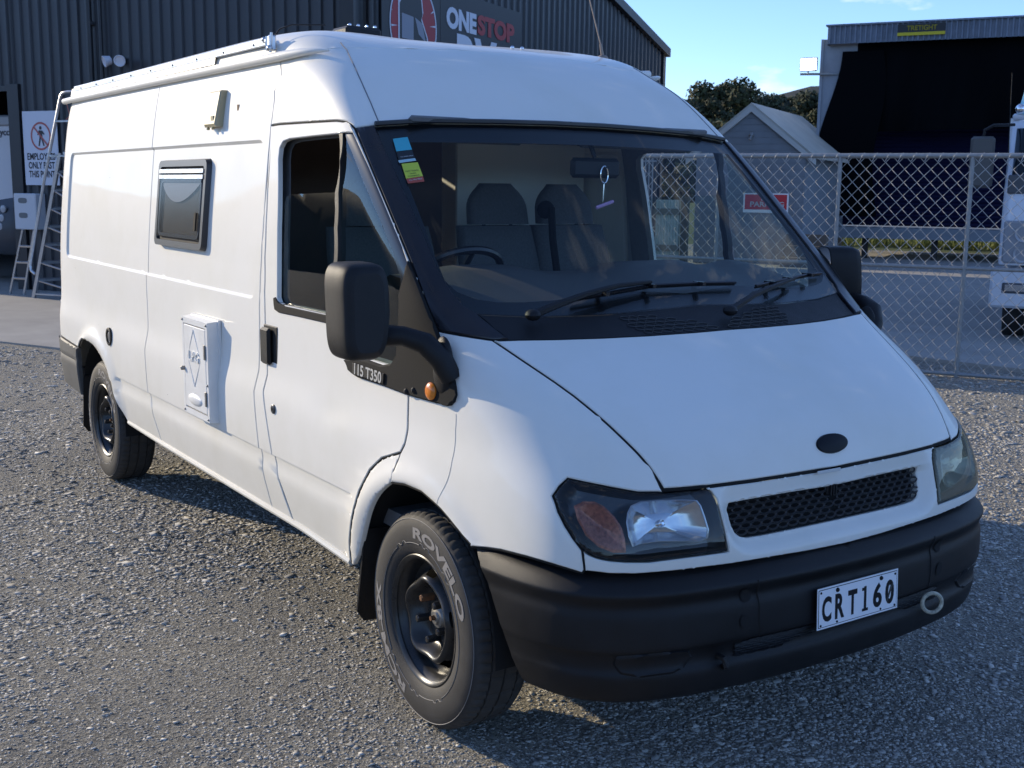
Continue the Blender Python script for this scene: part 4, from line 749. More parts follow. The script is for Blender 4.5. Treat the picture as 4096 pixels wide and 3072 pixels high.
# steering wheel
sc_ = np.array([-.58, -.50, 1.385]); axs = np.array([-.62, 0, .78]); e1 = np.array([0, 1., 0]); e2 = np.cross(axs, e1); e2 /= np.linalg.norm(e2)
b = MB(); b.tube([sc_+.19*(math.cos(t)*e1+math.sin(t)*e2) for t in np.linspace(0, 2*math.pi, 40)[:-1]], .015, 8, closed=True)
for t in (.3, math.pi-.3, -math.pi/2): b.tube([sc_-axs*.03, sc_+.185*(math.cos(t)*e1+math.sin(t)*e2)], .013, 6)
b.ball(sc_-axs*.02, .06, 12, 8).tube([sc_-axs*.03, sc_-axs*.3], .03, 8); b.build('steering_wheel', PILLAR, van)
# seats
def seat(cx, cy, w, name='seat', rests=((0,),)):
    b = MB(); lean = .18
    for z0, z1_, wd, th, xo in ((.95, 1.56, w, .13, 0),):
        V = []; nz = 9; nx = 28
        for i in range(nz):
            t = i/(nz-1); z = z0+(z1_-z0)*t; x = cx+.10-lean*t; ww = wd*(1-.10*t**3); rr = th*(1-.25*t)
            for k in range(nx):
                a = 2*math.pi*k/nx; c, s = math.cos(a), math.sin(a); V.append((x+rr*.5*np.sign(c)*abs(c)**.6, cy+ww*.5*np.sign(s)*abs(s)**.35, z))
        F = [(i*nx+k, i*nx+(k+1) % nx, (i+1)*nx+(k+1) % nx, (i+1)*nx+k) for i in range(nz-1) for k in range(nx)]+[tuple((nz-1)*nx+k for k in range(nx))]
        b.add(V, F)
    b.box((cx+.28, cy, .90), (.5, w, .16), bev=.05); o = b.build(name, FAB, van, smooth=80)
    for dy in rests:
        h = MB(); V = []; nz = 11; nx = 28
        for i in range(nz):
            t = i/(nz-1); z = 1.565+.175*t; ww = .15*(1-.55*max(0, t-.35)**2.2/.65**2.2) if t < 1 else .075
            th = .05*(1-.4*t)
            for k in range(nx):
                a = 2*math.pi*k/nx; c, s = math.cos(a), math.sin(a); V.append((cx-.09-.03*t+th*np.sign(c)*abs(c)**.7, cy+dy+ww*np.sign(s)*abs(s)**.5, z))
        F = [(i*nx+k, i*nx+(k+1) % nx, (i+1)*nx+(k+1) % nx, (i+1)*nx+k) for i in range(nz-1) for k in range(nx)]+[tuple(range(nx))[::-1], tuple((nz-1)*nx+k for k in range(nx))]
        h.add(V, F)
        for q in (-.07, .07): h.tube([(cx-.09, cy+dy+q, 1.50), (cx-.10, cy+dy+q, 1.60)], .008, 6)
        h.build('headrest', FAB, o, smooth=80)
seat(-1.08, .06, .40, 'seat', (.03,)); seat(-1.08, .45, .42, 'seat', (0,)); seat(-1.08, -.50, .50, 'seat', (0,))
b = MB(); b.tube([(-1.02, .265, 1.64), (-1.0, .262, 1.5), (-.93, .258, 1.25), (-.85, .25, 1.0)], .016, 6).ball((-1.06, .265, 1.63), .04, 10, 6); b.build('seat_belt', mat('belt_black', (.01, .01, .011), .9, spec=.1), van)
b = MB(); b.box((-.47, .07, 1.80), (.03, .235, .075), bev=.015).tube([(-.46, .06, 1.84), (-.49, .04, 1.93)], .009, 6); b.build('interior_mirror', BLACKP, van)
for yy in (-.42, .42): MB().box((-.60, yy, 1.925), (.17, .56, .022), ax=[[.90, 0, .43], [0, 1, 0], [-.43, 0, .90]], bev=.009).build('sun_visor', LIN, van)
cp = thing('hanging_carabiner', 'silver clip with a lilac stick dangling from the cab mirror', 'ornament', (-.46, .10, 1.68))
b = MB(); o_ = np.array([-.45, .10, 1.775]); b.tube([o_+np.array([0, .018*math.cos(t), .032*math.sin(t)]) for t in np.linspace(0, 2*math.pi, 20)[:-1]], .0035, 6, closed=True); b.tube([o_-[0, 0, .032], o_-[0, .004, .10]], .003, 5); b.build('clip', CHROME, cp)
MB().box(o_-[0, -.006, .112], (.012, .09, .013), ax=[[1, 0, 0], [0, .96, .28], [0, -.28, .96]], bev=.004).build('stick', mat('lilac_plastic', (.50, .30, .52), .5), cp)

# ------------------------------------------------------------------ van: underbody
b = MB()
b.box((-2.1, 0, .47), (5.0, 1.24, .08)).box((-1.85, -.79, .47), (2.65, .32, .07)).box((-1.85, .79, .47), (2.65, .32, .07)).box((-4.42, 0, .50), (.5, 1.7, .08))
b.box((.12, 0, .36), (.95, .9, .16)).box((-1.9, .45, .33), (1.0, .5, .22)).box((-2.0, -.42, .40), (4.6, .09, .12)).box((-2.0, .42, .40), (4.6, .09, .12))
b.tube([(-3.75, -.8, .352), (-3.75, .8, .352)], .055, 10).ball((-3.75, 0, .352), .15).tube([(-3.6, 0, .36), (-.4, 0, .42)], .04, 8).tube([(0, -.8, .34), (0, .8, .34)], .04, 8)
b.build('underbody', DARK, van)
for sx, r, y0 in ((0., .435, .46), (-3.75, .45, .50)):
    for sy in (-1, 1):
        V = []; F = []; n = 22; ys_ = [y0, .958]
        for y in ys_:
            for k in range(n+1):
                a = rad(-4)+rad(188)*k/n; V.append((sx+r*math.cos(a), sy*y, .37+r*math.sin(a)))
        F = [(k, k+1, n+1+k+1, n+1+k) for k in range(n)]
        V += [(sx, sy*y0, .37)]; F += [(k, k+1, 2*n+2) for k in range(n)]
        link('wheel_arch_liner', mesh('wheel_arch_liner', V, F, DARK), van)
# rear end of the body shell
b = MB(); N_ = 14
L = [(W_-.06, z) for (z, W_, *_r) in BODY if z > .4]+[(.79, 2.21), (.60, 2.33), (0, 2.345)]
L = L+[(-y, z) for y, z in L[::-1][1:]]
b.add([(-4.685, y, z) for y, z in L], [tuple(range(len(L)))]); b.build('rear_doors', WHITE, van)
for sd in ('R', 'L'): panel('rear_bumper_corner', 'rear_bumper_skin', mat('faded_bumper', (.085, .087, .085), .6, noise=.2, nscale=6), van, side=sd, off=.012, depth=.03, gap=0, h=.03, roll=.008, disp=lambda P: -.010*np.exp(-((P[:, 2]-.645)/.008)**2))
# sill flange under the doors
for sy in (-1, 1):
    pts = [(-3.215, .958*sy, .437), (-2.6, .962*sy, .432), (-1.6, .962*sy, .43), (-.9, .961*sy, .428), (-.5, .957*sy, .408)]
    MB().tube(pts, .014, 8).build('sill_flange', WHITE, van)

def seam_line(name, key, r, m, parent, off=.0005, side='R', net=None):
    q = resample(net or NB, OUT[key], .03, closed=False); return MB().tube(onv(net or NB, q, off, side), r, 4).build(name, m, parent)
for sd in ('R', 'L'): seam_line('cap_seam', 'cap_seam', .0022, mat('seam_grey', (.16, .16, .17), .7), van, side=sd)
q = onv(NB, resample(NB, OUT['band_crack'], .02, closed=False), 0.); qd = relief(q); MB().tube([p-np.array([0, d+.0004, 0]) for p, d in zip(q, qd)], .0007, 4).build('paint_crack', mat('crack_pale', (.50, .49, .45), .7), van)
q = S3(NB, [.985, .9999], [vb-.03, vb-.03])
MB().box((.838, -.045, .905), (.004, .10, .010), bev=.001).build('paper_slip', PALE, van)

# ------------------------------------------------------------------ wheels
def smooth_ring(n): return np.linspace(0, 2*math.pi, n+1)[:-1]
YC = .858; RT = .352
def tyre_mesh():
    """tread with circumferential grooves and shoulder sipes; axis along y, outer face at -y"""
    pitch = 64; seg = pitch*4
    prof = [(-.090, .212), (-.100, .222), (-.1075, .262), (-.1065, .300), (-.100, .328), (-.092, .338), (-.084, .345), (-.076, .3495), (-.052, .3515), (-.051, .344), (-.046, .344), (-.045, .352), (-.004, .352), (-.003, .344), (.003, .344), (.004, .352), (.045, .352), (.046, .344), (.051, .344), (.052, .3515), (.076, .3495), (.092, .338), (.100, .328), (.1075, .262), (.100, .222), (.090, .212)]
    V = []; F = []; mi = []; n = seg; m = len(prof)
    for i, (a, r) in enumerate(prof):
        for k in range(n):
            t = 2*math.pi*k/n+(.5*abs(a)/.1*.05); q = k % 4
            rr = r
            if r > .335 and .05 < abs(a) < .09 and q == 0: rr -= .006
            if r > .35 and abs(a) < .05 and (k+2) % 8 == 0: rr -= .004
            V.append((rr*math.cos(t), a, rr*math.sin(t)))
    for i in range(m-1):
        for k in range(n): F.append((i*n+k, i*n+(k+1) % n, (i+1)*n+(k+1) % n, (i+1)*n+k)); mi.append(1 if 5 <= i <= m-7 else 0)
    return mesh('tyre', V, F, [RUBBER, TREAD], mi, smooth=35)
def rim_mesh():
    b = MB(); b.lathe([(-.085, .196), (-.094, .203), (-.097, .211), (-.094, .2145), (-.088, .212), (-.082, .203), (-.066, .196), (-.060, .190), (-.02, .184), (.09, .19)], (0, 0, 0), n=64); return mesh('rim', b.V, b.F, RIMBLK, smooth=45)
def disc_mesh():
    nr, nt = 30, 150; R = np.linspace(.040, .186, nr); V = []; F = []
    def hgt(r, t):
        lob = .5+.5*math.cos(5*(t-.3))
        ridge = math.exp(-((r-(.122+.012*lob))/.024)**2)*(.050+.008*lob)
        bowl = .018*math.exp(-((r-.045)/.02)**2)
        return -.030-ridge-bowl*.4
    for r in R:
        for k in range(nt): t = 2*math.pi*k/nt; V.append((r*math.cos(t), hgt(r, t), r*math.sin(t)))
    for i in range(nr-1):
        for k in range(nt):
            rc = (R[i]+R[i+1])/2; t = 2*math.pi*(k+.5)/nt; d = ((t-.3+math.pi/5) % (2*math.pi/5))-math.pi/5
            if .146 < rc < .166 and abs(d)*rc < .028-.4*max(0, abs(rc-.156)-.004): continue
            F.append((i*nt+k, i*nt+(k+1) % nt, (i+1)*nt+(k+1) % nt, (i+1)*nt+k))
    return mesh('wheel_disc', V, F, RIMBLK, smooth=50)
TM, RM, DM = tyre_mesh(), rim_mesh(), disc_mesh()
def ring_text(s, r, a0, size, y, ccw=False, arc=80):
    V, F = text_mesh(s, size, .0013, .0004, 1., 'LEFT'); V[:, 0] -= V[:, 0].min(); V[:, 0] *= r*rad(arc)/np.ptp(V[:, 0]); V[:, 1] *= .036/np.ptp(V[:, 1]); t = a0-(V[:, 0]/r) if not ccw else a0+(V[:, 0]/r)
    rr = r+V[:, 1] if not ccw else r-V[:, 1]
    return np.c_[rr*np.cos(t), np.full(len(V), y)-V[:, 2]*1.0, rr*np.sin(t)], F
def wheel(name, x, sy, steer=0.):
    w = bpy.data.objects.new(name, None); COL.objects.link(w); w.parent = van; w.matrix_parent_inverse = Matrix.Translation(-van.location)
    w.location = (x, sy*YC, RT); w.rotation_euler = (0, 0, (0 if sy < 0 else math.pi)+steer)
    def sub(nm, me):
        o = bpy.data.objects.new(nm, me); COL.objects.link(o); o.parent = w; return o
    sub('tyre', TM); sub('rim', RM); sub('wheel_disc', DM)
    for k in range(5):
        a = 2*math.pi*k/5+.3+math.pi/5; c = (.070*math.cos(a), -.018, .070*math.sin(a)); b = MB().lathe([(-.062, 0), (-.062, .0085), (-.058, .0125), (-.02, .0135), (.0, .0135)], c, n=6)
        sub('wheel_nut', mesh('wheel_nut', b.V, b.F, [RIMBLK if (k != 1 or x < -1) else RUST], smooth=30))
    sub_h = MB().lathe([(-.052, .0), (-.052, .020), (-.046, .024), (-.044, .034), (-.036, .040), (.0, .042)], (0, 0, 0), n=24)
    sub('hub', mesh('hub', sub_h.V, sub_h.F, STEEL, smooth=30))
    b = MB(); b.lathe([(-.066, 0), (-.066, .008), (-.045, .009)], (0, 0, 0), n=8); sub('hub_nut', mesh('hub_nut', b.V, b.F, RUST, smooth=30))
    if sy < 0:
        LET = mat('sidewall_lettering', (.22, .21, .20), .7)
        for s_, r_, a_, z_, cc in (('ROVELO', .284, rad(98), .034, False), ('RCM-8X', .284, rad(-110), .034, False)):
            V, F = ring_text(s_, r_, a_, z_, -.1085, cc); V[:, 1] += np.interp(np.hypot(V[:, 0], V[:, 2]), [.262, .300, .328], [0, .001, .0075]); sub('sidewall_lettering', mesh('sidewall_lettering', V, F, LET, smooth=0))
        b = MB(); pts = []
        for k in range(240):
            t = 2*math.pi*k/240; nb = (k % 24) in (3, 4, 5, 9, 10, 11) and (k // 24) in (1, 2, 3, 6, 7, 8); r = .252+(.008 if nb else 0); pts.append((r*math.cos(t), -.1068, r*math.sin(t)))
        b.tube(pts, .0012, 4, closed=True); b.tube([(.329*math.cos(t), -.1005, .329*math.sin(t)) for t in smooth_ring(90)], .0014, 4, closed=True)
        sub('sidewall_ring', mesh('sidewall_ring', b.V, b.F, LET, smooth=60))
    return w
wheel('front_wheel', 0., -1, rad(-1.0)); wheel('front_wheel', 0., 1, rad(-1.0)); wheel('rear_wheel', -3.75, -1); wheel('rear_wheel', -3.75, 1)
# mud flaps
for sx, x0 in ((-.405, 0), (-4.175, 0)):
    for sy in (-1, 1):
        P = [(sx+.03, .965, .56), (sx+.055, .78, .56), (sx-.03, .79, .22), (sx-.05, .82, .19), (sx-.055, .93, .195), (sx-.045, .962, .24)]
        b = MB(); b.prism([(x, sy*y, z) for x, y, z in P], (-.010, 0, 0))
        b.build('mud_flap', BLACKP, van, smooth=0)
# door mirrors
def mirror(sy):
    nz, nx = 15, 28; V = []; F = []
    cz, cy, hz, hy = 1.362, 1.184, .142, .078
    # stacked superellipse sections along x: rounded shell facing forward, flat glass facing back
    secs = [(.085, .62, .80), (.078, .86, .92), (.055, .965, .985), (.02, 1., 1.), (-.03, 1., 1.), (-.05, .99, .99), (-.052, .93, .95)]
    for (dx, ky, kz) in secs:
        for k in range(nx*2):
            a = 2*math.pi*k/(nx*2); c, s = math.cos(a), math.sin(a)
            yy = np.sign(c)*abs(c)**.45*hy*ky; zz = np.sign(s)*abs(s)**(.42 if s > 0 else .55)*hz*kz
            tap = 1-.10*max(0, -zz/hz)
            V.append((.02+dx-.012*(zz/hz), sy*(cy+yy*tap-.012*(zz < 0)*(-zz/hz)*-1), cz+zz))
    n = nx*2; F = [(i*n+k, i*n+(k+1) % n, (i+1)*n+(k+1) % n, (i+1)*n+k) for i in range(len(secs)-1) for k in range(n)]+[tuple(range(n))]
    if sy > 0:      # the passenger mirror is folded back against the door
        c, s = math.cos(rad(62)), math.sin(rad(62)); V = [(.02+(x-.08)*c-(y-1.06)*s, 1.06+(x-.08)*s+(y-1.06)*c, z) for x, y, z in V]
    o = link('door_mirror', mesh('door_mirror', V, F, BLACKP, smooth=50), van)
    link('mirror_glass', mesh('mirror_glass', [V[(len(secs)-1)*n+k] for k in range(n)], [tuple(range(n))], CHROME, smooth=0), o)
    # arm: a thick curved bracket from the base plate to the shell
    path = [(.16, .945, 1.16), (.15, .975, 1.22), (.115, 1.01, 1.265), (.075, 1.06, 1.285), (.035, 1.12, 1.285)]
    if sy > 0: path = path[:3]+[(.05, 1.04, 1.285), (-.02, 1.06, 1.285)]
    b = MB(); b.tube([(x, sy*y, z) for x, y, z in path], [.034, .036, .034, .030, .036], 14); b.ball((.13, sy*.955, 1.19), .05, 16, 10, (1.0, .45, 1.9))
    b.build('mirror_arm', BLACKP, o, smooth=60)
mirror(-1); mirror(1)
def disc_on(name, u, v, r, m, parent, side='R', hgt=.008, off=.014, n=20, dome=.004):
    p = S3(NB, u, v, side)[0]; nn = SN(NB, u, v, side)[0]
    return MB().lathe([(off-.01, r), (off+hgt*.5, r), (off+hgt, r*.85), (off+hgt+dome, r*.4), (off+hgt+dome, 0)], p, ax=nn, n=n).build(name, m, parent)
ORG = mat('indicator_orange', (.75, .22, .02), .25, coat=.5)
for sd in ('R', 'L'): disc_on('side_indicator', *inv_xz(NB, .085, 1.112, (.6, .4)), .027, ORG, van, sd)
for sd in ('R', 'L'):
    for x_, z_ in ((.0, 1.09), (.045, 1.10)): disc_on('trim_bolt', *inv_xz(NB, x_-.06, z_, (.6, .4)), .010, BLACKP, van, sd, hgt=.004)
panel('name_plate', 'name_badge', BLACKP, van, off=.021, depth=.006, gap=0, h=.02, roll=.002)
uvtext('lettering', '115 T350', mat('badge_silver', (.65, .65, .63), .35, metal=.5), van, 'name_badge', .5, .5, .86, .0225, bold=.02)
# door handle, lock, filler
def side_pt(x, z, off=0., sy=-1):
    u, v = inv_xz(NB, x, z); p = S3(NB, u, v)[0]+SN(NB, u, v)[0]*off; p[1] *= -sy; return p
for sy in (-1, 1):
    b = MB(); c = side_pt(-1.165, 1.10, -.004, sy); b.box(c, (.135, .012, .165), bev=.004); ho = b.build('door_handle_recess', BLACKP, van)
    b = MB(); b.box(side_pt(-1.185, 1.10, .012, sy), (.085, .022, .145), bev=.01); b.build('door_handle', BLACKP, ho)
    c = side_pt(-1.105, .862, .0, sy); MB().lathe([(0, .019), (.004, .019), (.007, .015), (.007, .006), (.003, .005), (.003, 0)], c, ax=(0, sy, 0), n=18).build('door_lock', mat('lock_grey', (.08, .08, .08), .35, metal=.5), van)
c = side_pt(-3.425, .885, 0)
b = MB(); b.lathe([(-.002, .050), (.008, .050), (.010, .046), (.009, .036), (-.012, .033), (-.014, 0)], c, ax=(0, -1, 0), n=28); fo = b.build('water_filler', BLACKP, van)
b = MB(); b.lathe([(-.012, .028), (.004, .026), (.006, .020), (.006, 0)], c, ax=(0, -1, 0), n=20); b.build('filler_cap', mat('filler_grey', (.25, .25, .25), .3, metal=.5), fo)
# ------------------------------------------------------------------ gas locker
MW = mat('locker_white', (.80, .80, .77), .38, noise=.06, nscale=9)
lx0, lx1, lz0, lz1 = -2.055, -1.725, .70, 1.135
b = MB(); yb = -.972; yf = -1.030
b.prism([(lx0-.012, yb, lz0-.012), (lx1+.014, yb, lz0-.012), (lx1+.014, yb, lz1+.012), (lx0-.012, yb, lz1+.012)], (0, -.012, 0))
V = [(lx0-.004, yb-.010, lz0-.004), (lx1+.004, yb-.010, lz0-.004), (lx1+.004, yb-.010, lz1+.006), (lx0-.004, yb-.010, lz1+.006), (lx0, yf, lz0), (lx1, yf, lz0), (lx1, yf, lz1), (lx0, yf, lz1), (lx0+.022, yf, lz0+.026), (lx1-.022, yf, lz0+.026), (lx1-.022, yf, lz1-.026), (lx0+.022, yf, lz1-.026), (lx0+.022, yf+.008, lz0+.026), (lx1-.022, yf+.008, lz0+.026), (lx1-.022, yf+.008, lz1-.026), (lx0+.022, yf+.008, lz1-.026)]
F = []
for q in (0, 4, 8): F += [(q+i, q+(i+1) % 4, q+4+(i+1) % 4, q+4+i) for i in range(4)]
b.add(V, F); lk = b.build('gas_locker', MW, van, smooth=25)
b = MB(); b.box(((lx0+lx1)/2, yf+.004, (lz0+lz1)/2), (lx1-lx0-.052, .010, lz1-lz0-.062), bev=.003); dl = b.build('locker_door', MW, lk, smooth=25)
b = MB(); cx, cz = (lx0+lx1)/2-.01, (lz0+lz1)/2+.045; yd = yf-.0015
dia = [(cx, yd, cz+.125), (cx+.085, yd, cz), (cx, yd, cz-.125), (cx-.085, yd, cz)]
b.tube(dia, .0028, 6, closed=True); b.build('embossed_diamond', MW, dl)
text('embossed_lettering', 'L.P.G', MW, dl, (cx, yd-.002, cz+.005), (1, 0, 0), (0, 0, 1), size=.062, bold=.001, ext=.003)
b = MB(); b.ball((cx, yf+.002, lz0+.075), .03, 16, 8, (3.2, .45, .9)); b.build('vent_hood', MW, dl, smooth=60)
for z_ in (lz1-.13, lz0+.10): MB().box((lx1-.030, yf-.004, z_), (.014, .006, .065), bev=.002).build('hinge', STEEL, lk)
MB().lathe([(0, .010), (.014, .010), (.018, .006), (.018, 0)], (lx0+.020, yf, cz-.06), ax=(0, -1, 0), n=12).build('latch', STEEL, lk)
for x_, z_ in ((lx0+.011, lz1-.012), (lx1-.011, lz1-.012), (lx0+.011, lz0+.012), (lx1-.011, lz0+.012), (lx1-.011, cz-.10)): MB().ball((x_, yf-.001, z_), .0055, 8, 5).build('screw', STEEL, lk)
# ------------------------------------------------------------------ camper window
wx0, wx1, wz0, wz1 = -2.62, -1.935, 1.425, 1.835
tilt = (.913-.957)/(wz1-wz0)
def wp(x, z, o=0.): return (x, -(.957+tilt*(z-1.42))-o-.000, z)
def frame(x0, x1, z0, z1, w, o0, o1, r=.03):
    def loop(a, bq, c, d, rr, o):
        L = []
        for px_, pz_, a0 in ((bq-rr, d-rr, 0), (a+rr, d-rr, 90), (a+rr, c+rr, 180), (bq-rr, c+rr, 270)):
            for k in range(4): t = rad(a0+30*k); L.append(wp(px_+rr*math.cos(t), pz_+rr*math.sin(t), o))
        return L
    A = loop(x0, x1, z0, z1, r, o0); B_ = loop(x0+.006, x1-.006, z0+.006, z1-.006, r, o1); C_ = loop(x0+w, x1-w, z0+w, z1-w, max(.008, r-.012), o1); D_ = loop(x0+w, x1-w, z0+w, z1-w, max(.008, r-.012), o0); n = 16
    return A+B_+C_+D_, [(q*n+i, q*n+(i+1) % n, (q+1)*n+(i+1) % n, (q+1)*n+i) for q in range(3) for i in range(n)], n
V, F, n = frame(wx0, wx1, wz0, wz1, .034, -.02, .016)
cwn = link('camper_window', mesh('camper_window', V, F, mat('window_frame_black', (.03, .032, .036), .35), smooth=30), van)
MB().add([wp(wx0+.03, wz0+.03, .004), wp(wx1-.03, wz0+.03, .004), wp(wx1-.03, wz1-.03, .004), wp(wx0+.03, wz1-.03, .004)], [(0, 1, 2, 3)]).build('inner_backing', mat('window_inside', (.022, .021, .020), .8, noise=.5, nscale=9), cwn, smooth=0)
V, F, n = frame(wx0+.046, wx1-.046, wz0+.045, wz1-.085, .022, .006, .016, .035)
link('pane_edge', mesh('pane_edge', V, F, mat('pane_edge_grey', (.05, .052, .055), .3), smooth=30), cwn)
MB().add([wp(wx0+.05, wz0+.05, .019), wp(wx1-.05, wz0+.05, .019), wp(wx1-.05, wz1-.09, .019), wp(wx0+.05, wz1-.09, .019)], [(0, 1, 2, 3)]).build('pane', glass('acrylic_scratched', (.55, .56, .58), .7, .18), cwn, smooth=0)
b = MB()
for k in range(2): zz = wz1-.055-k*.026; b.prism([wp(wx0+.035, zz-.009, .017), wp(wx1-.035, zz-.009, .017), wp(wx1-.035, zz+.009, .017), wp(wx0+.035, zz+.009, .017)], (0, -.004, 0))
b.build('hinge_rail', ALU, cwn, smooth=0)
V = [wp(wx0+.06, wz1-.095, .012)]; nc = 14
for k in range(nc+1): t = k/nc; V.append(wp(wx0+.06+(wx1-wx0-.12)*t, wz1-.095-.10*math.sin(math.pi*t)**.7*(1.3-.6*t), .012))
MB().add(V+[wp(wx1-.06, wz1-.095, .012)], [tuple(range(len(V)+1))]).build('blind', mat('blind_grey', (.42, .45, .50), .7), cwn, smooth=0)
MB().prism([wp(wx1-.10, wz0+.09, .02), wp(wx1-.075, wz0+.09, .02), wp(wx1-.075, wz0+.17, .02), wp(wx1-.10, wz0+.17, .02)], (0, -.006, 0)).build('catch', DARK, cwn, smooth=0)
# cream exhaust vent cover high on the side
vx0, vx1, vz0, vz1 = -1.955, -1.815, 1.965, 2.118
yv = lambda z: -(.920+(z-1.95)*(.887-.920)/.17)
CRM = mat('aged_cream', (.42, .37, .23), .5, noise=.08, nscale=15)
b = MB()
P = [(vx0, yv(vz0)-.012, vz0), (vx1, yv(vz0)-.012, vz0), (vx1, yv(vz1)-.012, vz1), (vx0, yv(vz1)-.012, vz1)]
Q = [(vx0+.008, yv(vz0)-.018, vz0+.012), (vx1-.008, yv(vz0)-.018, vz0+.012), (vx1-.008, yv(vz1)-.018, vz1-.008), (vx0+.008, yv(vz1)-.018, vz1-.008)]
Bk = [(x, y+.040, z) for x, y, z in P]
b.add(Bk+P+Q, [(i, (i+1) % 4, 4+(i+1) % 4, 4+i) for i in range(4)]+[(4+i, 4+(i+1) % 4, 8+(i+1) % 4, 8+i) for i in range(4)]+[(8, 9, 10, 11)])
cv = b.build('vent_cover', CRM, van, smooth=20)
b = MB(); b.box(((vx0+vx1)/2+.03, yv(vz0+.03)-.019, vz0+.035), (.035, .006, .022), bev=.002); b.build('vent_slot', mat('cream_dark', (.28, .25, .16), .6), cv)
for q in (.03, .09): MB().box((vx0+q, yv(vz0)-.008, vz0-.006), (.012, .014, .012), bev=.003).build('vent_clip', CRM, cv)
# ------------------------------------------------------------------ gutter, awning rail, roof fittings
for sy in (-1, 1):
    pts = [(-4.70, .862, 2.222), (-4.5, .868, 2.222), (-3.0, .868, 2.219), (-1.6, .868, 2.214), (-1.25, .866, 2.213), (-1.10, .855, 2.214), (-1.0, .828, 2.215), (-.955, .80, 2.214)]
    MB().tube([(x, sy*y, z) for x, y, z in pts], [.019]*5+[.015, .010, .004], 10).build('roof_gutter', WHITE, van, smooth=60)
def rail_pt(x): return np.array([x, -.846, 2.302 if x < -3.5 else 2.302])
b = MB(); b.box((-2.95, -.850, 2.281), (3.05, .016, .024), bev=.003); b.box((-2.95, -.842, 2.296), (3.05, .03, .008), bev=.002); ar = b.build('awning_rail', ALU, van)
for x_ in np.linspace(-4.3, -1.55, 9): MB().ball((x_, -.8585, 2.281), .005, 8, 5).build('screw', STEEL, ar)
b = MB(); b.box((-1.36, -.858, 2.272), (.03, .03, .06), bev=.006).box((-1.41, -.860, 2.285), (.05, .02, .016), bev=.004).tube([(-1.39, -.865, 2.30), (-1.39, -.865, 2.245)], .007, 8).tube([(-1.345, -.865, 2.31), (-1.348, -.87, 2.235)], .006, 8).ball((-1.348, -.873, 2.25), .013, 10, 6).ball((-1.42, -.865, 2.29), .011, 10, 6)
b.build('rail_clamp', ALU, ar)
MB().tube([(-1.345, -.85, 2.30), (-1.33, -.835, 2.325), (-1.29, -.80, 2.34), (-1.2, -.70, 2.338)], .003, 6).build('roof_cable', BLACKP, van)
MB().add([(-4.55, -.860, 2.245), (-2.0, -.8615, 2.240), (-2.0, -.852, 2.287), (-4.55, -.849, 2.29)], [(0, 1, 2, 3)]).build('rail_backing_strip', mat('grey_strip', (.42, .45, .50), .5, noise=.06, nscale=3), van, smooth=0)
# roof vent, aerial, marker
b = MB(); b.box((-1.62, -.36, 2.372), (.16, .17, .045), bev=.012); rv = b.build('roof_vent', BLACKP, van)
for q in range(4): MB().ball((-1.56, -.42+q*.04, 2.398), .008, 8, 5).build('screw', CHROME, rv)
for q in (0, 1): MB().ball((-1.12, .12+.05*q, 2.305), .009, 8, 5).build('roof_screw', CHROME, van)
au = OUT['antenna'][0]; ap = S3(NB, *au)[0]; 
b = MB(); b.tube([ap, ap+np.array([.0, -.015, .06])], [.008, .006], 8); b.tube([ap+np.array([.0, -.015, .06]), ap+np.array([-.02, -.165, .52])], [.0035, .0022], 6); b.ball(ap, .022, 10, 6, (1, 1.3, .6)); b.build('aerial', mat('aerial_tan', (.32, .25, .20), .5, metal=.4), van)
MB().tube([(-1.08, .80, 2.235), (-1.08, .845, 2.238)], .016, 10).build('roof_marker', WHITE2, van)
# ------------------------------------------------------------------ number plate, towing eye
xp, zp = .936, .530
MB().box((xp, 0, zp), (.004, .362, .126), ax=[[.998, 0, .048], [0, 1, 0], [-.048, 0, .998]], bev=.0015).build('number_plate', mat('plate_black', (.01, .01, .012), .3), van); npl = bpy.data.objects[[o.name for o in van.children if o.name.startswith('number_plate')][-1]]
ez_ = np.array([-.048, 0, .998]); nxp = np.array([.998, 0, .048])
PLW = mat('plate_white', (.80, .81, .83), .35)
def plq(w, h, o): c = np.array([xp, 0, zp])+nxp*o; return [c+np.array([0, a*w/2, 0])+ez_*bq*h/2 for a, bq in ((-1, -1), (1, -1), (1, 1), (-1, 1))]
MB().add(plq(.360, .124, .0024), [(0, 1, 2, 3)]).build('plate_edge', PLW, npl, smooth=0)
MB().add(plq(.350, .114, .0028), [(0, 1, 2, 3)]).build('plate_line', MATS['plate_black'], npl, smooth=0)
MB().add(plq(.346, .110, .0032), [(0, 1, 2, 3)]).build('plate_face', PLW, npl, smooth=0)
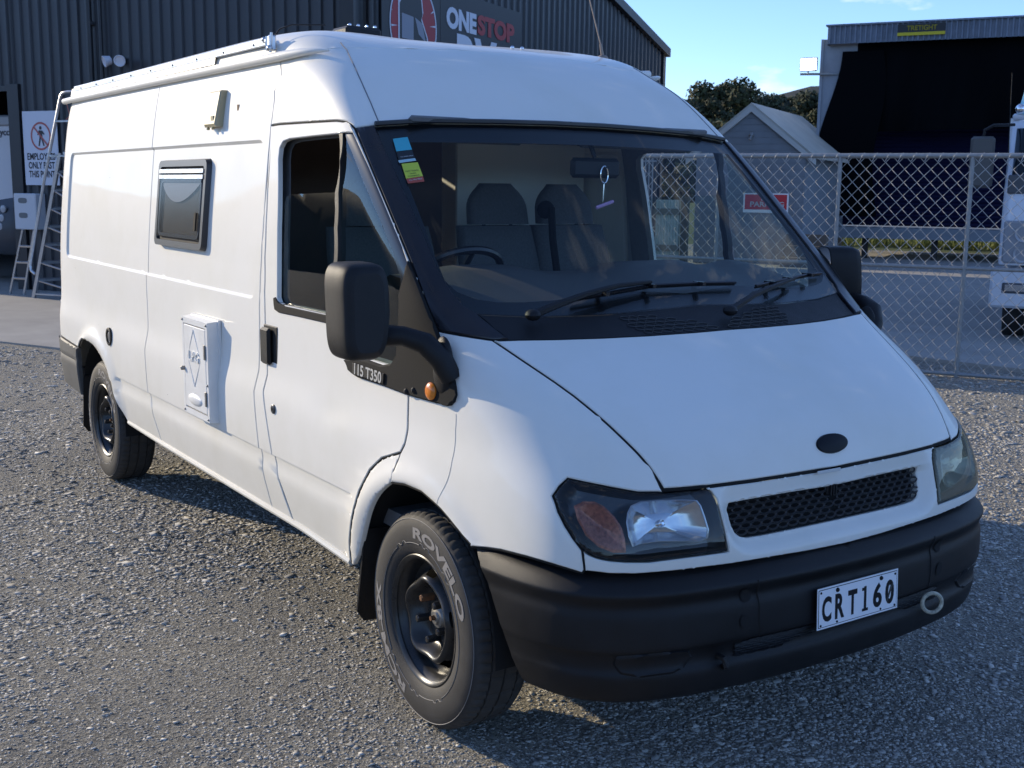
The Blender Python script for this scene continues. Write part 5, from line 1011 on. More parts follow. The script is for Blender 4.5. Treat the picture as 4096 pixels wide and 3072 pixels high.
for i, ch in enumerate('CRT160'):
    if ch == '1':
        yy = -.140+i*.0562; o_ = np.array([xp, yy, zp-.004])+nxp*.0036; q1 = MB(); ax_ = [list(nxp), [0, 1, 0], list(ez_)]; q1.box(o_, (.001, .0105, .076), ax=ax_); q1.box(o_-ez_*.0338+nxp*.0002, (.001, .026, .0085), ax=ax_); q1.box(o_+ez_*.030-np.array([0, .008, 0])+nxp*.0002, (.001, .012, .009), ax=ax_); q1.build('plate_character', MATS['plate_black'], npl, smooth=0); continue
    yy = -.140+i*.0562+(.0 if i < 3 else .0)
    V, F = text_mesh(ch, .105, .0034, .0006, .66); w_ = np.ptp(V[:, 0]); V[:, 0] *= (.040 if ch != '1' else .020)/w_; V[:, 1] *= .076/np.ptp(V[:, 1]); V[:, 0] -= V[:, 0].mean()*0+(V[:, 0].max()+V[:, 0].min())/2; V[:, 1] -= (V[:, 1].max()+V[:, 1].min())/2
    W = np.array([xp, yy, zp-.004])+nxp*.0036+V[:, :1]*np.array([0, 1, 0])+V[:, 1:2]*ez_+V[:, 2:3]*nxp
    link('plate_character', mesh('plate_character', W, F, MATS['plate_black'], smooth=0), npl)
MB().tube([(xp+.004, yy-.012, zp-.032), (xp+.004, yy+.010, zp+.022)], .0035, 5).build('plate_character', MATS['plate_black'], npl)
for y_, z_ in ((-.165, .048), (.165, .048), (-.165, -.05), (.165, -.05), (-.095, .046), (.10, .046), (-.095, -.05), (.10, -.05)): MB().ball(tuple(np.array([xp, y_, zp])+nxp*.003+ez_*z_), .0038 if abs(y_) > .12 or z_ < 0 else .007, 8, 5).build('plate_bolt', BLACKP, npl)
tc_ = np.array([.925, .375, .44])
MB().tube([tc_+np.array([.016*math.cos(t), .027*math.cos(t), .032*math.sin(t)]) for t in smooth_ring(28)], .0065, 8, closed=True).build('towing_eye', mat('chipped_cream', (.48, .46, .36), .6, noise=.5, nscale=50), van)
MB().tube([(.86, -.50, .44), (.895, -.50, .44), (.90, -.50, .42), (.885, -.49, .41)], .010, 6).build('towing_hook', BLACKP, van)

# ------------------------------------------------------------------ ground
def ground_mat():
    m = mat('gravel_bed', (.18, .17, .155), .95); nt = m.node_tree; b = nt.nodes['Principled BSDF']; t = nt.nodes.new('ShaderNodeTexCoord')
    def noise(s, d, r=.6):
        n = nt.nodes.new('ShaderNodeTexNoise'); n.inputs['Scale'].default_value = s; n.inputs['Detail'].default_value = d; n.inputs['Roughness'].default_value = r; nt.links.new(t.outputs['Object'], n.inputs['Vector']); return n
    a = noise(.6, 4); f = noise(70, 8, .8); vo = nt.nodes.new('ShaderNodeTexVoronoi'); vo.inputs['Scale'].default_value = 48; nt.links.new(t.outputs['Object'], vo.inputs['Vector'])
    r = nt.nodes.new('ShaderNodeValToRGB'); e = r.color_ramp.elements; e[0].position = .32; e[0].color = (.27, .258, .232, 1); e[1].position = .72; e[1].color = (.53, .51, .46, 1); nt.links.new(f.outputs['Fac'], r.inputs[0])
    m1 = nt.nodes.new('ShaderNodeMixRGB'); m1.blend_type = 'MULTIPLY'; m1.inputs[0].default_value = .5; nt.links.new(r.outputs[0], m1.inputs[1])
    sepc = nt.nodes.new('ShaderNodeRGBToBW'); nt.links.new(vo.outputs['Color'], sepc.inputs[0]); r3 = nt.nodes.new('ShaderNodeValToRGB'); r3.color_ramp.elements[0].color = (.45, .45, .45, 1); r3.color_ramp.elements[1].color = (1.3, 1.28, 1.2, 1); nt.links.new(sepc.outputs[0], r3.inputs[0]); nt.links.new(r3.outputs[0], m1.inputs[2])
    m2 = nt.nodes.new('ShaderNodeMixRGB'); m2.blend_type = 'MULTIPLY'; m2.inputs[0].default_value = .6; r4 = nt.nodes.new('ShaderNodeValToRGB'); r4.color_ramp.elements[0].position = .35; r4.color_ramp.elements[0].color = (.68, .68, .68, 1); r4.color_ramp.elements[1].position = .65; r4.color_ramp.elements[1].color = (1.1, 1.08, 1.03, 1)
    nt.links.new(a.outputs['Fac'], r4.inputs[0]); nt.links.new(m1.outputs[0], m2.inputs[1]); nt.links.new(r4.outputs[0], m2.inputs[2]); nt.links.new(m2.outputs[0], b.inputs['Base Color'])
    v2 = nt.nodes.new('ShaderNodeTexVoronoi'); v2.inputs['Scale'].default_value = 120; nt.links.new(t.outputs['Object'], v2.inputs['Vector']); b2 = nt.nodes.new('ShaderNodeRGBToBW'); nt.links.new(v2.outputs['Color'], b2.inputs[0]); r5 = nt.nodes.new('ShaderNodeValToRGB'); r5.color_ramp.elements[0].position = .2; r5.color_ramp.elements[0].color = (.42, .42, .42, 1); r5.color_ramp.elements[1].position = .8; r5.color_ramp.elements[1].color = (1.35, 1.33, 1.26, 1); nt.links.new(b2.outputs[0], r5.inputs[0])
    m3 = nt.nodes.new('ShaderNodeMixRGB'); m3.blend_type = 'MULTIPLY'; m3.inputs[0].default_value = .8; nt.links.new(m2.outputs[0], m3.inputs[1]); nt.links.new(r5.outputs[0], m3.inputs[2]); nt.links.new(m3.outputs[0], b.inputs['Base Color'])
    bu = nt.nodes.new('ShaderNodeBump'); bu.inputs['Strength'].default_value = 1.; bu.inputs['Distance'].default_value = .02; ad = nt.nodes.new('ShaderNodeMath'); ad.operation = 'ADD'; nt.links.new(f.outputs['Fac'], ad.inputs[0]); nt.links.new(vo.outputs['Distance'], ad.inputs[1]); a2 = nt.nodes.new('ShaderNodeMath'); a2.operation = 'MULTIPLY_ADD'; a2.inputs[1].default_value = .55; nt.links.new(v2.outputs['Distance'], a2.inputs[0]); nt.links.new(ad.outputs[0], a2.inputs[2]); nt.links.new(a2.outputs[0], bu.inputs['Height']); nt.links.new(bu.outputs[0], b.inputs['Normal'])
    return m
GM = ground_mat()
def gz(x, y):   # gentle unevenness of the yard
    return .012*np.sin(x*1.3+.4*y)*np.cos(y*1.1-.3*x)
n = 90; xs = np.concatenate([[-2500, -400, -60], np.linspace(-16, 7, n), [60, 400, 2500]]); ys = np.concatenate([[-2500, -400, -60], np.linspace(-9, 11, n), [60, 400, 2500]])
V = [(x, y, (gz(x, y)*.5-.008) if abs(x+4) < 13 and abs(y) < 11 else -.008) for y in ys for x in xs]; k = len(xs)
o = link('ground', mesh('ground', V, [(j*k+i, j*k+i+1, (j+1)*k+i+1, (j+1)*k+i) for j in range(len(ys)-1) for i in range(k-1)], GM, smooth=80), kind='structure')
CONC = mat('concrete', (.34, .325, .295), .85, noise=.18, nscale=1.6, bump=.5, bscale=40)
def slab(name, poly, z, t=.12):
    b = MB(); b.prism([(x, y, z-t) for x, y in poly], (0, 0, t)); return b.build(name, CONC, smooth=0, kind='structure')
slab('concrete_apron', [(-10.34-9, -.33-4.4), (-10.34, -.33), (-9.5, .10), (-8.4, .65), (-9.4, 3.6), (-11.2, 4.6), (-17.5, 15.5), (-40, 14), (-50, -10)], .015)
slab('concrete_slab', [(-30, 3.6+.5), (-8.0, 6.85), (-4.37, 7.51), (-3.38, 7.69), (6, 9.5), (30, 14), (40, 60), (-40, 60)] if False else [(-9.0, 6.6), (-4.37, 7.51), (-3.38, 7.69), (6, 9.5), (40, 16), (40, 21), (-13.0, 27.0), (-22, 21), (-13.5, 14.5)], .035)
# loose gravel lying on the bed
def gravel():
    cx, cy, az = 3.086, -2.705, 2.547; P = []
    for r0, r1, dens, s0 in ((1.6, 4.2, 7400, .0043), (4.2, 6.5, 3700, .0054), (6.5, 9.5, 1500, .0073), (9.5, 14, 420, .0105)):
        A = .5*(r1*r1-r0*r0)*1.15; n = int(A*dens); r = np.sqrt(RNG.uniform(r0*r0, r1*r1, n)); a = az+RNG.uniform(-.575, .575, n)
        P.append(np.c_[cx+r*np.cos(a), cy+r*np.sin(a), s0*np.exp(RNG.normal(0, .40, n))])
    P = np.concatenate(P); x, y, s = P.T
    keep = ~((x*.44-y*.90 < -9.95*.44-.10*.90+.35) & (y > -2+.49*(x+10))) | (x > -8)
    pn = np.sin(1.7*x+.9*y+.5)+.8*np.sin(.8*x-2.3*y+1.9)+.6*np.sin(3.9*x+3.1*y)+.5*np.sin(6.1*x-5.3*y+2.); keep &= (RNG.random(len(x)) < np.clip(.85+.22*pn, .5, 1.)); s = s*(1+.12*pn)
    keep &= (y < 7.3+.2*(x+4)); x, y, s = x[keep], y[keep], s[keep]; n = len(x)
    big = RNG.random(n) < .006; s = np.where(big, s*1.9, s)
    C = np.array([(a, b, c) for a in (-1, 1) for b in (-1, 1) for c in (-1, 1)], float)*.72
    V = C[None]*RNG.uniform(.55, 1.25, (n, 8, 3)); V[..., 0] *= RNG.uniform(.8, 1.6, (n, 1)); V[..., 2] *= RNG.uniform(.13, .34, (n, 1))
    th = RNG.uniform(0, 2*math.pi, n); c, q = np.cos(th)[:, None], np.sin(th)[:, None]; tl = RNG.normal(0, .22, (n, 1)); 
    X = V[..., 0]*c-V[..., 1]*q; Y = V[..., 0]*q+V[..., 1]*c; Zz = V[..., 2]+tl*X
    W = np.stack([X*s[:, None]+x[:, None], Y*s[:, None]+y[:, None], Zz*s[:, None]+(gz(x, y)*.5-.008+s*.10)[:, None]], -1).reshape(-1, 3)
    Fq = np.array([(0, 1, 3, 2), (4, 6, 7, 5), (0, 4, 5, 1), (2, 3, 7, 6), (0, 2, 6, 4), (1, 5, 7, 3)]); T = np.concatenate([Fq[:, [0, 1, 2]], Fq[:, [0, 2, 3]]])
    T = (T[None]+8*np.arange(n)[:, None, None]).reshape(-1, 3)
    me = bpy.data.meshes.new('gravel'); me.vertices.add(len(W)); me.vertices.foreach_set('co', W.ravel().astype(np.float32))
    me.loops.add(T.size); me.loops.foreach_set('vertex_index', T.ravel().astype(np.int32)); me.polygons.add(len(T)); me.polygons.foreach_set('loop_start', np.arange(0, T.size, 3, dtype=np.int32)); me.update(calc_edges=True)
    m = mat('gravel_stone', (.22, .215, .2), .85); nt = m.node_tree; g = nt.nodes.new('ShaderNodeNewGeometry'); r = nt.nodes.new('ShaderNodeValToRGB'); e = r.color_ramp.elements
    e[0].color = (.22, .215, .20, 1); e[1].color = (.60, .58, .53, 1); e.new(.35).color = (.34, .33, .305, 1); e.new(.88).color = (.44, .425, .385, 1)
    nt.links.new(g.outputs['Random Per Island'], r.inputs[0]); nt.links.new(r.outputs[0], nt.nodes['Principled BSDF'].inputs['Base Color']); me.materials.append(m)
    o = link('gravel', me, kind='stuff'); o['label'] = 'loose grey crushed gravel covering the yard'
gravel()
# ------------------------------------------------------------------ tall dark shed
DK = mat('dark_cladding', (.040, .045, .052), .42, noise=.12, nscale=2.5); DKT = mat('dark_flashing', (.022, .024, .028), .4)
c0 = np.array([-11.3, 4.4]); DL = np.array([-.866, -.5]); DR = np.array([-.5, .866]); NL = np.array([.5, -.866]); NR = np.array([.866, .5])
def ribbed(org, d, nrm, s0, s1, z0, ztop, pitch, dep, zbot=None):
    """trapezoid-profile sheeting as real folds"""
    b = MB(); prof = [(0, 0), (.28, 0), (.36, 1), (.62, 1), (.70, 0)]; S_ = []
    s = s0
    while s < s1:
        for f, h in prof:
            if s+f*pitch < s1: S_.append((s+f*pitch, h*dep))
        s += pitch
    S_.append((s1, 0)); V = []
    for s, h in S_:
        p = org+d*s+nrm*h; V += [(p[0], p[1], z0), (p[0], p[1], ztop(s))]
    b.add(V, [(2*i, 2*i+2, 2*i+3, 2*i+1) for i in range(len(S_)-1)]); return b
gable = lambda s: 4.87+.206*(6.29-abs(s-6.29))
shed = thing('corrugated_shed', 'tall dark corrugated shed with a gable end behind the van', 'shed', (-11.3, 4.4, 0))
ribbed(c0, DL, NL, 0, 6.3, 0, lambda s: 4.87, .20, .032).build('side_cladding', DK, shed, smooth=0)
ribbed(c0, DL, NL, 6.3, 12, 3.18, lambda s: 4.87, .20, .032).build('cladding_over_door', DK, shed, smooth=0)
ribbed(c0, DL, NL, 12, 14, 0, lambda s: 4.87, .20, .032).build('side_cladding', DK, shed, smooth=0)
ribbed(c0, DR, NR, 0, 12.58, 0, gable, .235, .034).build('gable_cladding', DK, shed, smooth=0)
def P3(org, d, s, nrm, h, z): p = org+d*s+nrm*h; return (p[0], p[1], z)
def wbox(b, org, d, nrm, s0, s1, z0, z1, h0, h1, bev=0.):
    p = org+d*(s0+s1)/2+nrm*(h0+h1)/2; b.box((p[0], p[1], (z0+z1)/2), (abs(s1-s0), abs(h1-h0), z1-z0), ax=[[d[0], d[1], 0], [nrm[0], nrm[1], 0], [0, 0, 1]], bev=bev); return b
b = MB(); wbox(b, c0, DL, NL, 6.17, 6.41, 0, 3.22, -.05, .06); wbox(b, c0, DL, NL, 6.41, 12, 3.12, 3.20, -.05, .05); b.build('door_jamb', DKT, shed, smooth=0)
b = MB(); b.tube([P3(c0, DR, -.1, NR, .02, 0), P3(c0, DR, -.1, NR, .02, 4.86)], .14, 4); wbox(b, c0, DR, NR, 0, .10, 0, 4.86, 0, .05); b.build('corner_flashing', DKT, shed, smooth=0)
for s_ in (4.58, 4.36): MB().tube([P3(c0, DL, s_, NL, .09, 0), P3(c0, DL, s_, NL, .09, 4.85)], .045 if s_ > 4.4 else .03, 10).build('downpipe', DKT, shed)
b = MB()
for z_ in (3.2, 4.05): b.tube([P3(c0, DL, 4.52, NL, .09, z_), P3(c0, DL, 4.68, NL, .02, z_)], .03, 6)
b.build('pipe_bracket', DKT, shed)
MB().tube([P3(c0, DR, .28, NR, .10, 0), P3(c0, DR, .28, NR, .10, 4.8)], .05, 10).build('downpipe', DKT, shed)
# roof sheets and barge flashing
def roofpt(s, back, z): p = c0+DR*s-NR*back; return (p[0], p[1], z)
b = MB(); b.add([roofpt(-.1, -.12, 4.86), roofpt(6.29, -.12, 6.18), roofpt(6.29, 14, 6.18), roofpt(-.1, 14, 4.86), roofpt(12.7, -.12, 4.86), roofpt(12.7, 14, 4.86)], [(0, 1, 2, 3), (1, 4, 5, 2)]); b.build('roof', DK, shed, smooth=0)
b = MB(); 
for a_, z_a, e_, z_e in ((-.12, 4.83, 6.29, 6.15), (6.29, 6.15, 12.74, 4.82)):
    b.prism([roofpt(a_, -.14, z_a-.13), roofpt(e_, -.14, z_e-.13), roofpt(e_, -.14, z_e+.05), roofpt(a_, -.14, z_a+.05)], tuple(-.10*np.array([NR[0], NR[1], 0])))
b.build('barge_flashing', DKT, shed, smooth=0)
b = MB(); wbox(b, c0, DR, NR, 12.50, 12.66, 0, 4.85, -.02, .06); b.build('corner_flashing', DKT, shed, smooth=0)
b = MB(); p = c0+DR*12.58; b.add([(p[0], p[1], 0), (p[0]-NR[0]*14, p[1]-NR[1]*14, 0), (p[0]-NR[0]*14, p[1]-NR[1]*14, 4.85), (p[0], p[1], 4.85)], [(0, 1, 2, 3)]); q = c0-NR*14
b.add([(q[0], q[1], 0), (q[0]+DR[0]*12.58, q[1]+DR[1]*12.58, 0), (q[0]+DR[0]*12.58, q[1]+DR[1]*12.58, 4.85), (q[0]+DR[0]*6.29, q[1]+DR[1]*6.29, 6.15), (q[0], q[1], 4.85)], [(0, 1, 2, 3, 4)]); b.build('far_cladding', DK, shed, smooth=0)
# ---- yard sign on the gable
SGN = mat('sign_black', (.018, .020, .024), .45); SRED = mat('sign_red', (.36, .035, .04), .5); SWH = mat('sign_white', (.62, .65, .72), .5)
sg = thing('shop_sign', 'long black yard sign with round motorhome emblem and white and red letters', 'sign', (-12.6, 6.7, 2.7))
b = MB(); wbox(b, c0, DR, NR, .62, 2.235, 2.75, 4.63, .045, .07); b.build('emblem_board', SGN, sg, smooth=0)
b = MB(); wbox(b, c0, DR, NR, 2.245, 5.04, 2.75, 4.63, .045, .07); b.build('lettering_board', SGN, sg, smooth=0)
def sp(s, z, h=.075): return np.array(P3(c0, DR, s, NR, h, z))
ex_ = np.array([DR[0], DR[1], 0]); ez = np.array([0, 0, 1.])
def fitted(name, s, m, s0, s1, zc, zh, bold=.03):
    V, F = text_mesh(s, 1., bold, .01); V[:, 0] -= V[:, 0].min(); V[:, 0] *= (s1-s0)/np.ptp(V[:, 0]); V[:, 1] -= (V[:, 1].max()+V[:, 1].min())/2; V[:, 1] *= zh/np.ptp(V[:, 1])
    W = sp(s0, zc)+V[:, :1]*ex_+V[:, 1:2]*ez+V[:, 2:3]*np.array([NR[0], NR[1], 0])*.3; return link(name, mesh(name, W, F, m, smooth=0), sg)
fitted('white_word', 'ONE', SWH, 2.42, 3.38, 4.235, .32, .05); fitted('red_word', 'STOP', SRED, 3.42, 4.74, 4.245, .31, .05); fitted('white_letters', 'RV', SWH, 2.75, 4.1, 3.70, .66, .04); fitted('small_words', 'CARAVANS & MOTORHOMES', SWH, 2.5, 4.75, 3.12, .12, .01)
def disc(b, cs, cz_, r0, r1, h, n=48, a0=0, a1=2*math.pi):
    V = []; 
    for k in range(n+1):
        t = a0+(a1-a0)*k/n; V += [sp(cs+r0*math.cos(t), cz_+r0*math.sin(t), h), sp(cs+r1*math.cos(t), cz_+r1*math.sin(t), h)]
    b.add(V, [(2*i, 2*i+1, 2*i+3, 2*i+2) for i in range(n)])
cs_, cz_ = 1.47, 3.98
b = MB(); disc(b, cs_, cz_, .625, .655, .076); b.build('emblem_ring', SWH, sg, smooth=0)
b = MB(); disc(b, cs_, cz_, 0, .615, .0755); b.build('emblem_disc', SRED, sg, smooth=0)
for k in range(18): t = 2*math.pi*k/18+.1; r0 = .44+.08*(k % 3); MB().add([sp(cs_+r0*math.cos(t), cz_+r0*math.sin(t), .0775), sp(cs_+.615*math.cos(t-.022), cz_+.615*math.sin(t-.022), .0775), sp(cs_+.615*math.cos(t+.022), cz_+.615*math.sin(t+.022), .0775)], [(0, 1, 2)]).build('emblem_ray', SWH, sg, smooth=0)
mh = [(-.40, -.55), (-.40, .28), (-.33, .36), (-.10, .52), (.20, .40), (.24, .20), (.20, .12), (.36, -.12), (.44, -.50)]
b = MB(); b.add([sp(cs_+x*1.08, cz_+z*1.06, .079) for x, z in mh], [tuple(range(len(mh)))]); b.build('emblem_outline', SWH, sg, smooth=0)
b = MB(); b.add([sp(cs_+x*.98, cz_+z*.98-.01, .081) for x, z in mh], [tuple(range(len(mh)))]); b.build('emblem_vehicle', SGN, sg, smooth=0)
for q in ([(-.34, -.2), (-.34, .14), (-.02, .12), (-.02, -.2)], [(.02, .12), (.22, .06), (.33, -.2), (.12, -.1)]):
    b = MB(); b.add([sp(cs_+x, cz_+z, .083) for x, z in q], [(0, 1, 2, 3)]); b.build('emblem_window', mat('emblem_grey', (.25, .27, .32), .5), sg, smooth=0)
# ---- pedestrian notice
WL = lambda s, z, h=.0: np.array(P3(c0, DL, s, NL, h, z)); exl = -np.array([DL[0], DL[1], 0]); nl3 = np.array([NL[0], NL[1], 0])
nt_ = thing('warning_notice', 'white notice barring walkers, fixed on the dark shed beside the doorway', 'notice', tuple(WL(5.74, 1.68, .05)))
b = MB(); wbox(b, c0, DL, NL, 5.38, 6.11, 1.67, 2.80, .045, .055); b.build('board', mat('notice_white', (.60, .63, .70), .5), nt_, smooth=0)
NR_ = mat('notice_red', (.42, .10, .09), .5); NK = mat('notice_black', (.02, .02, .025), .5)
def wl_disc(b, cs, cz_, r0, r1, h, n=40):
    V = []
    for k in range(n+1): t = 2*math.pi*k/n; V += [WL(cs, cz_, h)+exl*r0*math.cos(t)+ez*r0*math.sin(t), WL(cs, cz_, h)+exl*r1*math.cos(t)+ez*r1*math.sin(t)]
    b.add(V, [(2*i, 2*i+1, 2*i+3, 2*i+2) for i in range(n)])
nc, nzc = 5.73, 2.42
b = MB(); wl_disc(b, nc, nzc, .185, .215, .058); d_ = exl*.7071; b.add([WL(nc, nzc, .059)+exl*a*.7071*.19-ez*a*.7071*.19+(exl+ez)*.7071*w for a, w in ((-1, -.014), (1, -.014), (1, .014), (-1, .014))], [(0, 1, 2, 3)]); b.build('prohibition_ring', NR_, nt_, smooth=0)
b = MB(); C_ = WL(nc, nzc, .0575)
def pl_(pts): b.add([C_+exl*x+ez*z for x, z in pts], [tuple(range(len(pts)))])
b.add([C_+exl*.028*math.cos(t)+ez*(.125+.028*math.sin(t)) for t in smooth_ring(14)], [tuple(range(14))])
pl_([(-.035, .09), (.04, .085), (.035, -.02), (-.03, -.02)]); pl_([(-.035, .09), (-.075, .02), (-.055, .01), (-.02, .06)]); pl_([(.04, .085), (.085, .03), (.07, .015), (.025, .05)]); pl_([(-.03, -.02), (.005, -.02), (-.03, -.15), (-.06, -.15)]); pl_([(.0, -.02), (.035, -.02), (.075, -.15), (.045, -.15)]); b.build('walking_figure', NK, nt_, smooth=0)
for i, tx in enumerate(('EMPLOYEES', 'ONLY PAST', 'THIS POINT')):
    V, F = text_mesh(tx, 1., .02, .002); V[:, 0] *= (.60, .56, .56)[i]/np.ptp(V[:, 0]); V[:, 1] *= .105/np.ptp(V[:, 1]); V[:, 1] -= (V[:, 1].max()+V[:, 1].min())/2
    link('notice_lettering', mesh('notice_lettering', WL(5.745, 2.11-.135*i, .0575)+V[:, :1]*exl+V[:, 1:2]*ez, F, NK, smooth=0), nt_)
# ---- meter box, security light
mbx = thing('meter_box', 'white meter box with two oval windows on the dark shed', 'meter box', tuple(WL(6.0, 1.0, .05)))
b = MB(); wbox(b, c0, DL, NL, 5.74, 6.22, .98, 1.54, .02, .22, .012); b.build('box_body', mat('meter_white', (.55, .57, .60), .5), mbx, smooth=25)
for z_ in (1.43, 1.20):
    b = MB(); b.add([WL(6.02, z_, .2225)+exl*.095*np.sign(math.cos(t))*abs(math.cos(t))**.6+ez*.042*np.sign(math.sin(t))*abs(math.sin(t))**.6 for t in smooth_ring(24)], [tuple(range(24))]); b.build('meter_window', mat('meter_glass', (.16, .18, .19), .2), mbx, smooth=0)
sl = thing('security_light', 'white twin security floodlight on the dark cladding above the van roof', 'light', tuple(WL(3.99, 3.47, .05)))
q = WL(3.99, 3.49, .08); b = MB(); b.box(q, (.12, .12, .10), bev=.02); b.build('mount', DKT, sl)
for dx in (-.10, .08):
    c = q+exl*dx+nl3*.08+ez*.01; b = MB(); b.lathe([(0, .02), (.02, .06), (.12, .085), (.125, .075), (.10, .06), (.10, 0)], c, ax=tuple(nl3*.8+exl*(.5 if dx > 0 else -.5)-ez*.3), n=18); b.build('lamp_head', SWH, sl)
# ---- parked motorhome in the doorway
JW = mat('motorhome_white', (.58, .60, .64), .3, coat=.3); JG = mat('motorhome_grey', (.07, .075, .085), .35)
mho = thing('motorhome', 'white motorhome parked inside the shed doorway, only its end showing', 'motorhome', tuple(WL(8.1, 0, -.6)))
b = MB(); wbox(b, c0, DL, NL, 7.04, 9.2, .55, 2.70, -6.5, -.60, .06); b.build('body', JW, mho, smooth=40)
b = MB(); wbox(b, c0, DL, NL, 7.02, 9.22, 2.62, 2.80, -6.5, -.57, .03); b.build('roof_trim', mat('motorhome_trim', (.35, .37, .40), .4), mho, smooth=40)
b = MB()
prf = [(.50, -.02), (.55, .10), (.9, .16), (1.2, .14), (1.42, .04), (1.50, -.02)]
V = [];
for s in (7.02, 7.08, 7.7, 9.2):
    for z, h in prf: V.append(P3(c0, DL, s, NL, -.60+h*(.55 if s == 7.02 else 1), z-(.12*(s-7.02) if z > 1.3 else 0)))
m_ = len(prf); b.add(V, [(i*m_+k, i*m_+k+1, (i+1)*m_+k+1, (i+1)*m_+k) for i in range(3) for k in range(m_-1)]+[tuple(range(m_))]); b.build('bumper', JG, mho, smooth=60)
for i, z in enumerate((1.27, 1.12, .98)): p = WL(7.24+.05*i, z, -.46); MB().lathe([(0, .062), (.02, .060), (.028, .03), (.028, 0)], p, ax=nl3, n=18).build('tail_lamp', mat('lamp_grey', (.42, .43, .45), .2), mho)
V, F = text_mesh('Jayco', .15, .004, .002, 1.15); V[:, 0] -= V[:, 0].max(); link('maker_lettering', mesh('maker_lettering', WL(7.14, 2.52, -.595)+V[:, :1]*exl+V[:, 1:2]*ez, F, mat('maker_grey', (.10, .10, .12), .5), smooth=0), mho)
for s_ in (7.3, 8.9): p = WL(s_, .36, -1.1); MB().lathe([(-.11, .2), (-.11, .33), (-.08, .36), (.08, .36), (.11, .33), (.11, .2)], p, ax=tuple(exl), n=24, cap0=True, cap1=True).build('tyre', RUBBER, mho)
# ---- platform ladder and small step ladder
pld = thing('platform_ladder', 'tall aluminium platform ladder standing beside the shed doorway', 'ladder', (-15.0, 1.2, 0))
lf = np.array([-15.21, 1.04, .015]); lt = np.array([-14.66, 1.40, 2.13]); W2 = np.array([NL[0], NL[1], 0])*-.62+exl*.12
def pair(f): return f, f+W2
for off in (np.zeros(3), W2): MB().tube([lf+off, lt+off], .034, 4).build('stile', ALU, pld, smooth=0)
bk = np.array([-14.2, 1.68, .015])
for off in (np.zeros(3), W2): MB().tube([bk+off, lt+exl*.16+off], .026, 6).build('back_leg', ALU, pld)
for k in range(1, 8): t = k/8; p = lf+(lt-lf)*t; b = MB(); c = p+W2/2; b.tube([p, p+W2], .026, 6); b.build('tread', ALU, pld); MB().tube([p+[0, 0, .0], bk+(lt+exl*.16-bk)*max(0, t-.10)], .013, 5).build('brace', ALU, pld)
b = MB(); c = lt+exl*.16+W2/2; b.box(c, (.36, .62, .05), ax=[list(exl), list(nl3), [0, 0, 1]], bev=.01); b.build('platform', ALU, pld)
MB().tube([lf+[0, 0, .06]+exl*.05, bk+[0, 0, .06]], .020, 6).build('base_rail', ALU, pld)
hr = [(-15.16, 1.07, .37), (-15.23, 1.03, .42), (-15.25, 1.025, .50), (-14.95, 1.215, 1.72), (-14.79, 1.32, 2.3), (-14.61, 1.43, 2.92), (-14.57, 1.45, 2.97), (-14.50, 1.50, 2.985), (-14.0, 1.80, 2.985)]
MB().tube(hr, .022, 8).build('hand_rail', ALU, pld)
for z_, a_ in ((2.58, (-14.70, 1.37)), (2.09, (-14.83, 1.29))): MB().tube([(a_[0], a_[1], z_), (a_[0]+exl[0]*.5, a_[1]+exl[1]*.5, z_)], .018, 6).build('guard_rail', ALU, pld)
MB().tube([(-14.56, 1.45, 2.9), (-14.50, 1.49, 2.8), (-14.46, 1.51, 2.65), (-14.53, 1.47, 2.6)], .006, 5).build('safety_cord', mat('cord_red', (.5, .15, .1), .6), pld)
stp = thing('step_ladder', 'small blue-grey aluminium step ladder leaning at the shed doorway', 'ladder', (-16.1, .95, 0))
a0_, a1_ = np.array([-16.05, .87, .015]), np.array([-15.76, 1.05, 1.0])
for off in (np.zeros(3), exl*.30): MB().tube([a0_+off, a1_+off*.8], .02, 4).build('stile', ALU, stp, smooth=0)
for t in (.25, .5, .75): p = a0_+(a1_-a0_)*t; MB().tube([p, p+exl*.28], .02, 5).build('tread', ALU, stp)
# ------------------------------------------------------------------ chain-link fence
fc = thing('chain_link_fence', 'galvanised chain-link fence with pipe rails behind the van', 'fence', (-3.545, 6.853, 0))
f0 = np.array([-3.545, 6.853]); FD = np.array([.866, .5]); FN = np.array([.5, -.866])
fp = lambda s, z, h=0.: np.array([f0[0]+FD[0]*s+FN[0]*h, f0[1]+FD[1]*s+FN[1]*h, z])
S0, S1 = -7.2, 4.8
for k in range(-6, 5): MB().tube([fp(k*1.19, 0), fp(k*1.19, 2.05)], .020, 10).build('post', GALV, fc)
for nm, z_, r_ in (('top_rail', 2.06, .024), ('middle_rail', 1.03, .018), ('bottom_rail', .03, .018)): MB().tube([fp(S0, z_), fp(S1, z_)], r_, 10).build(nm, GALV, fc)
b = MB(); px_, pz_ = .118, .1236; z0_, z1_ = .02, 2.06; rows_ = 33
for i in range(int((S1-S0)/px_)):
    for sgn in (1, -1):
        L = []
        for j in range(rows_+1):
            # each wire zigzags between its neighbours and hooks over them
            s = S0+(i+.5)*px_+sgn*px_*.5*(1 if j % 2 else 0)*1.0; 
            L.append(fp(s, z0_+j*pz_/2, (.006 if (j % 2) else -.006)*sgn))
        L2 = []
        for a, c in zip(L[:-1], L[1:]): L2 += [a, a+(c-a)*.16+np.array([0, 0, .0]), a+(c-a)*.84]
        L2.append(L[-1])
        if sgn == 1: b.tube(L, .0040, 5, cap=False)
        else: b.tube(L, .0040, 5, cap=False)
    # tie at the top rail
    if i % 1 == 0: t = fp(S0+(i+.5)*px_, 2.06); b.tube([t+np.array([0, 0, -.05])+np.array([FN[0], FN[1], 0])*.02, t+np.array([FN[0], FN[1], 0])*.027+np.array([.02, .01, .0]), t+np.array([.035, .02, .026])], .0040, 5, cap=False)
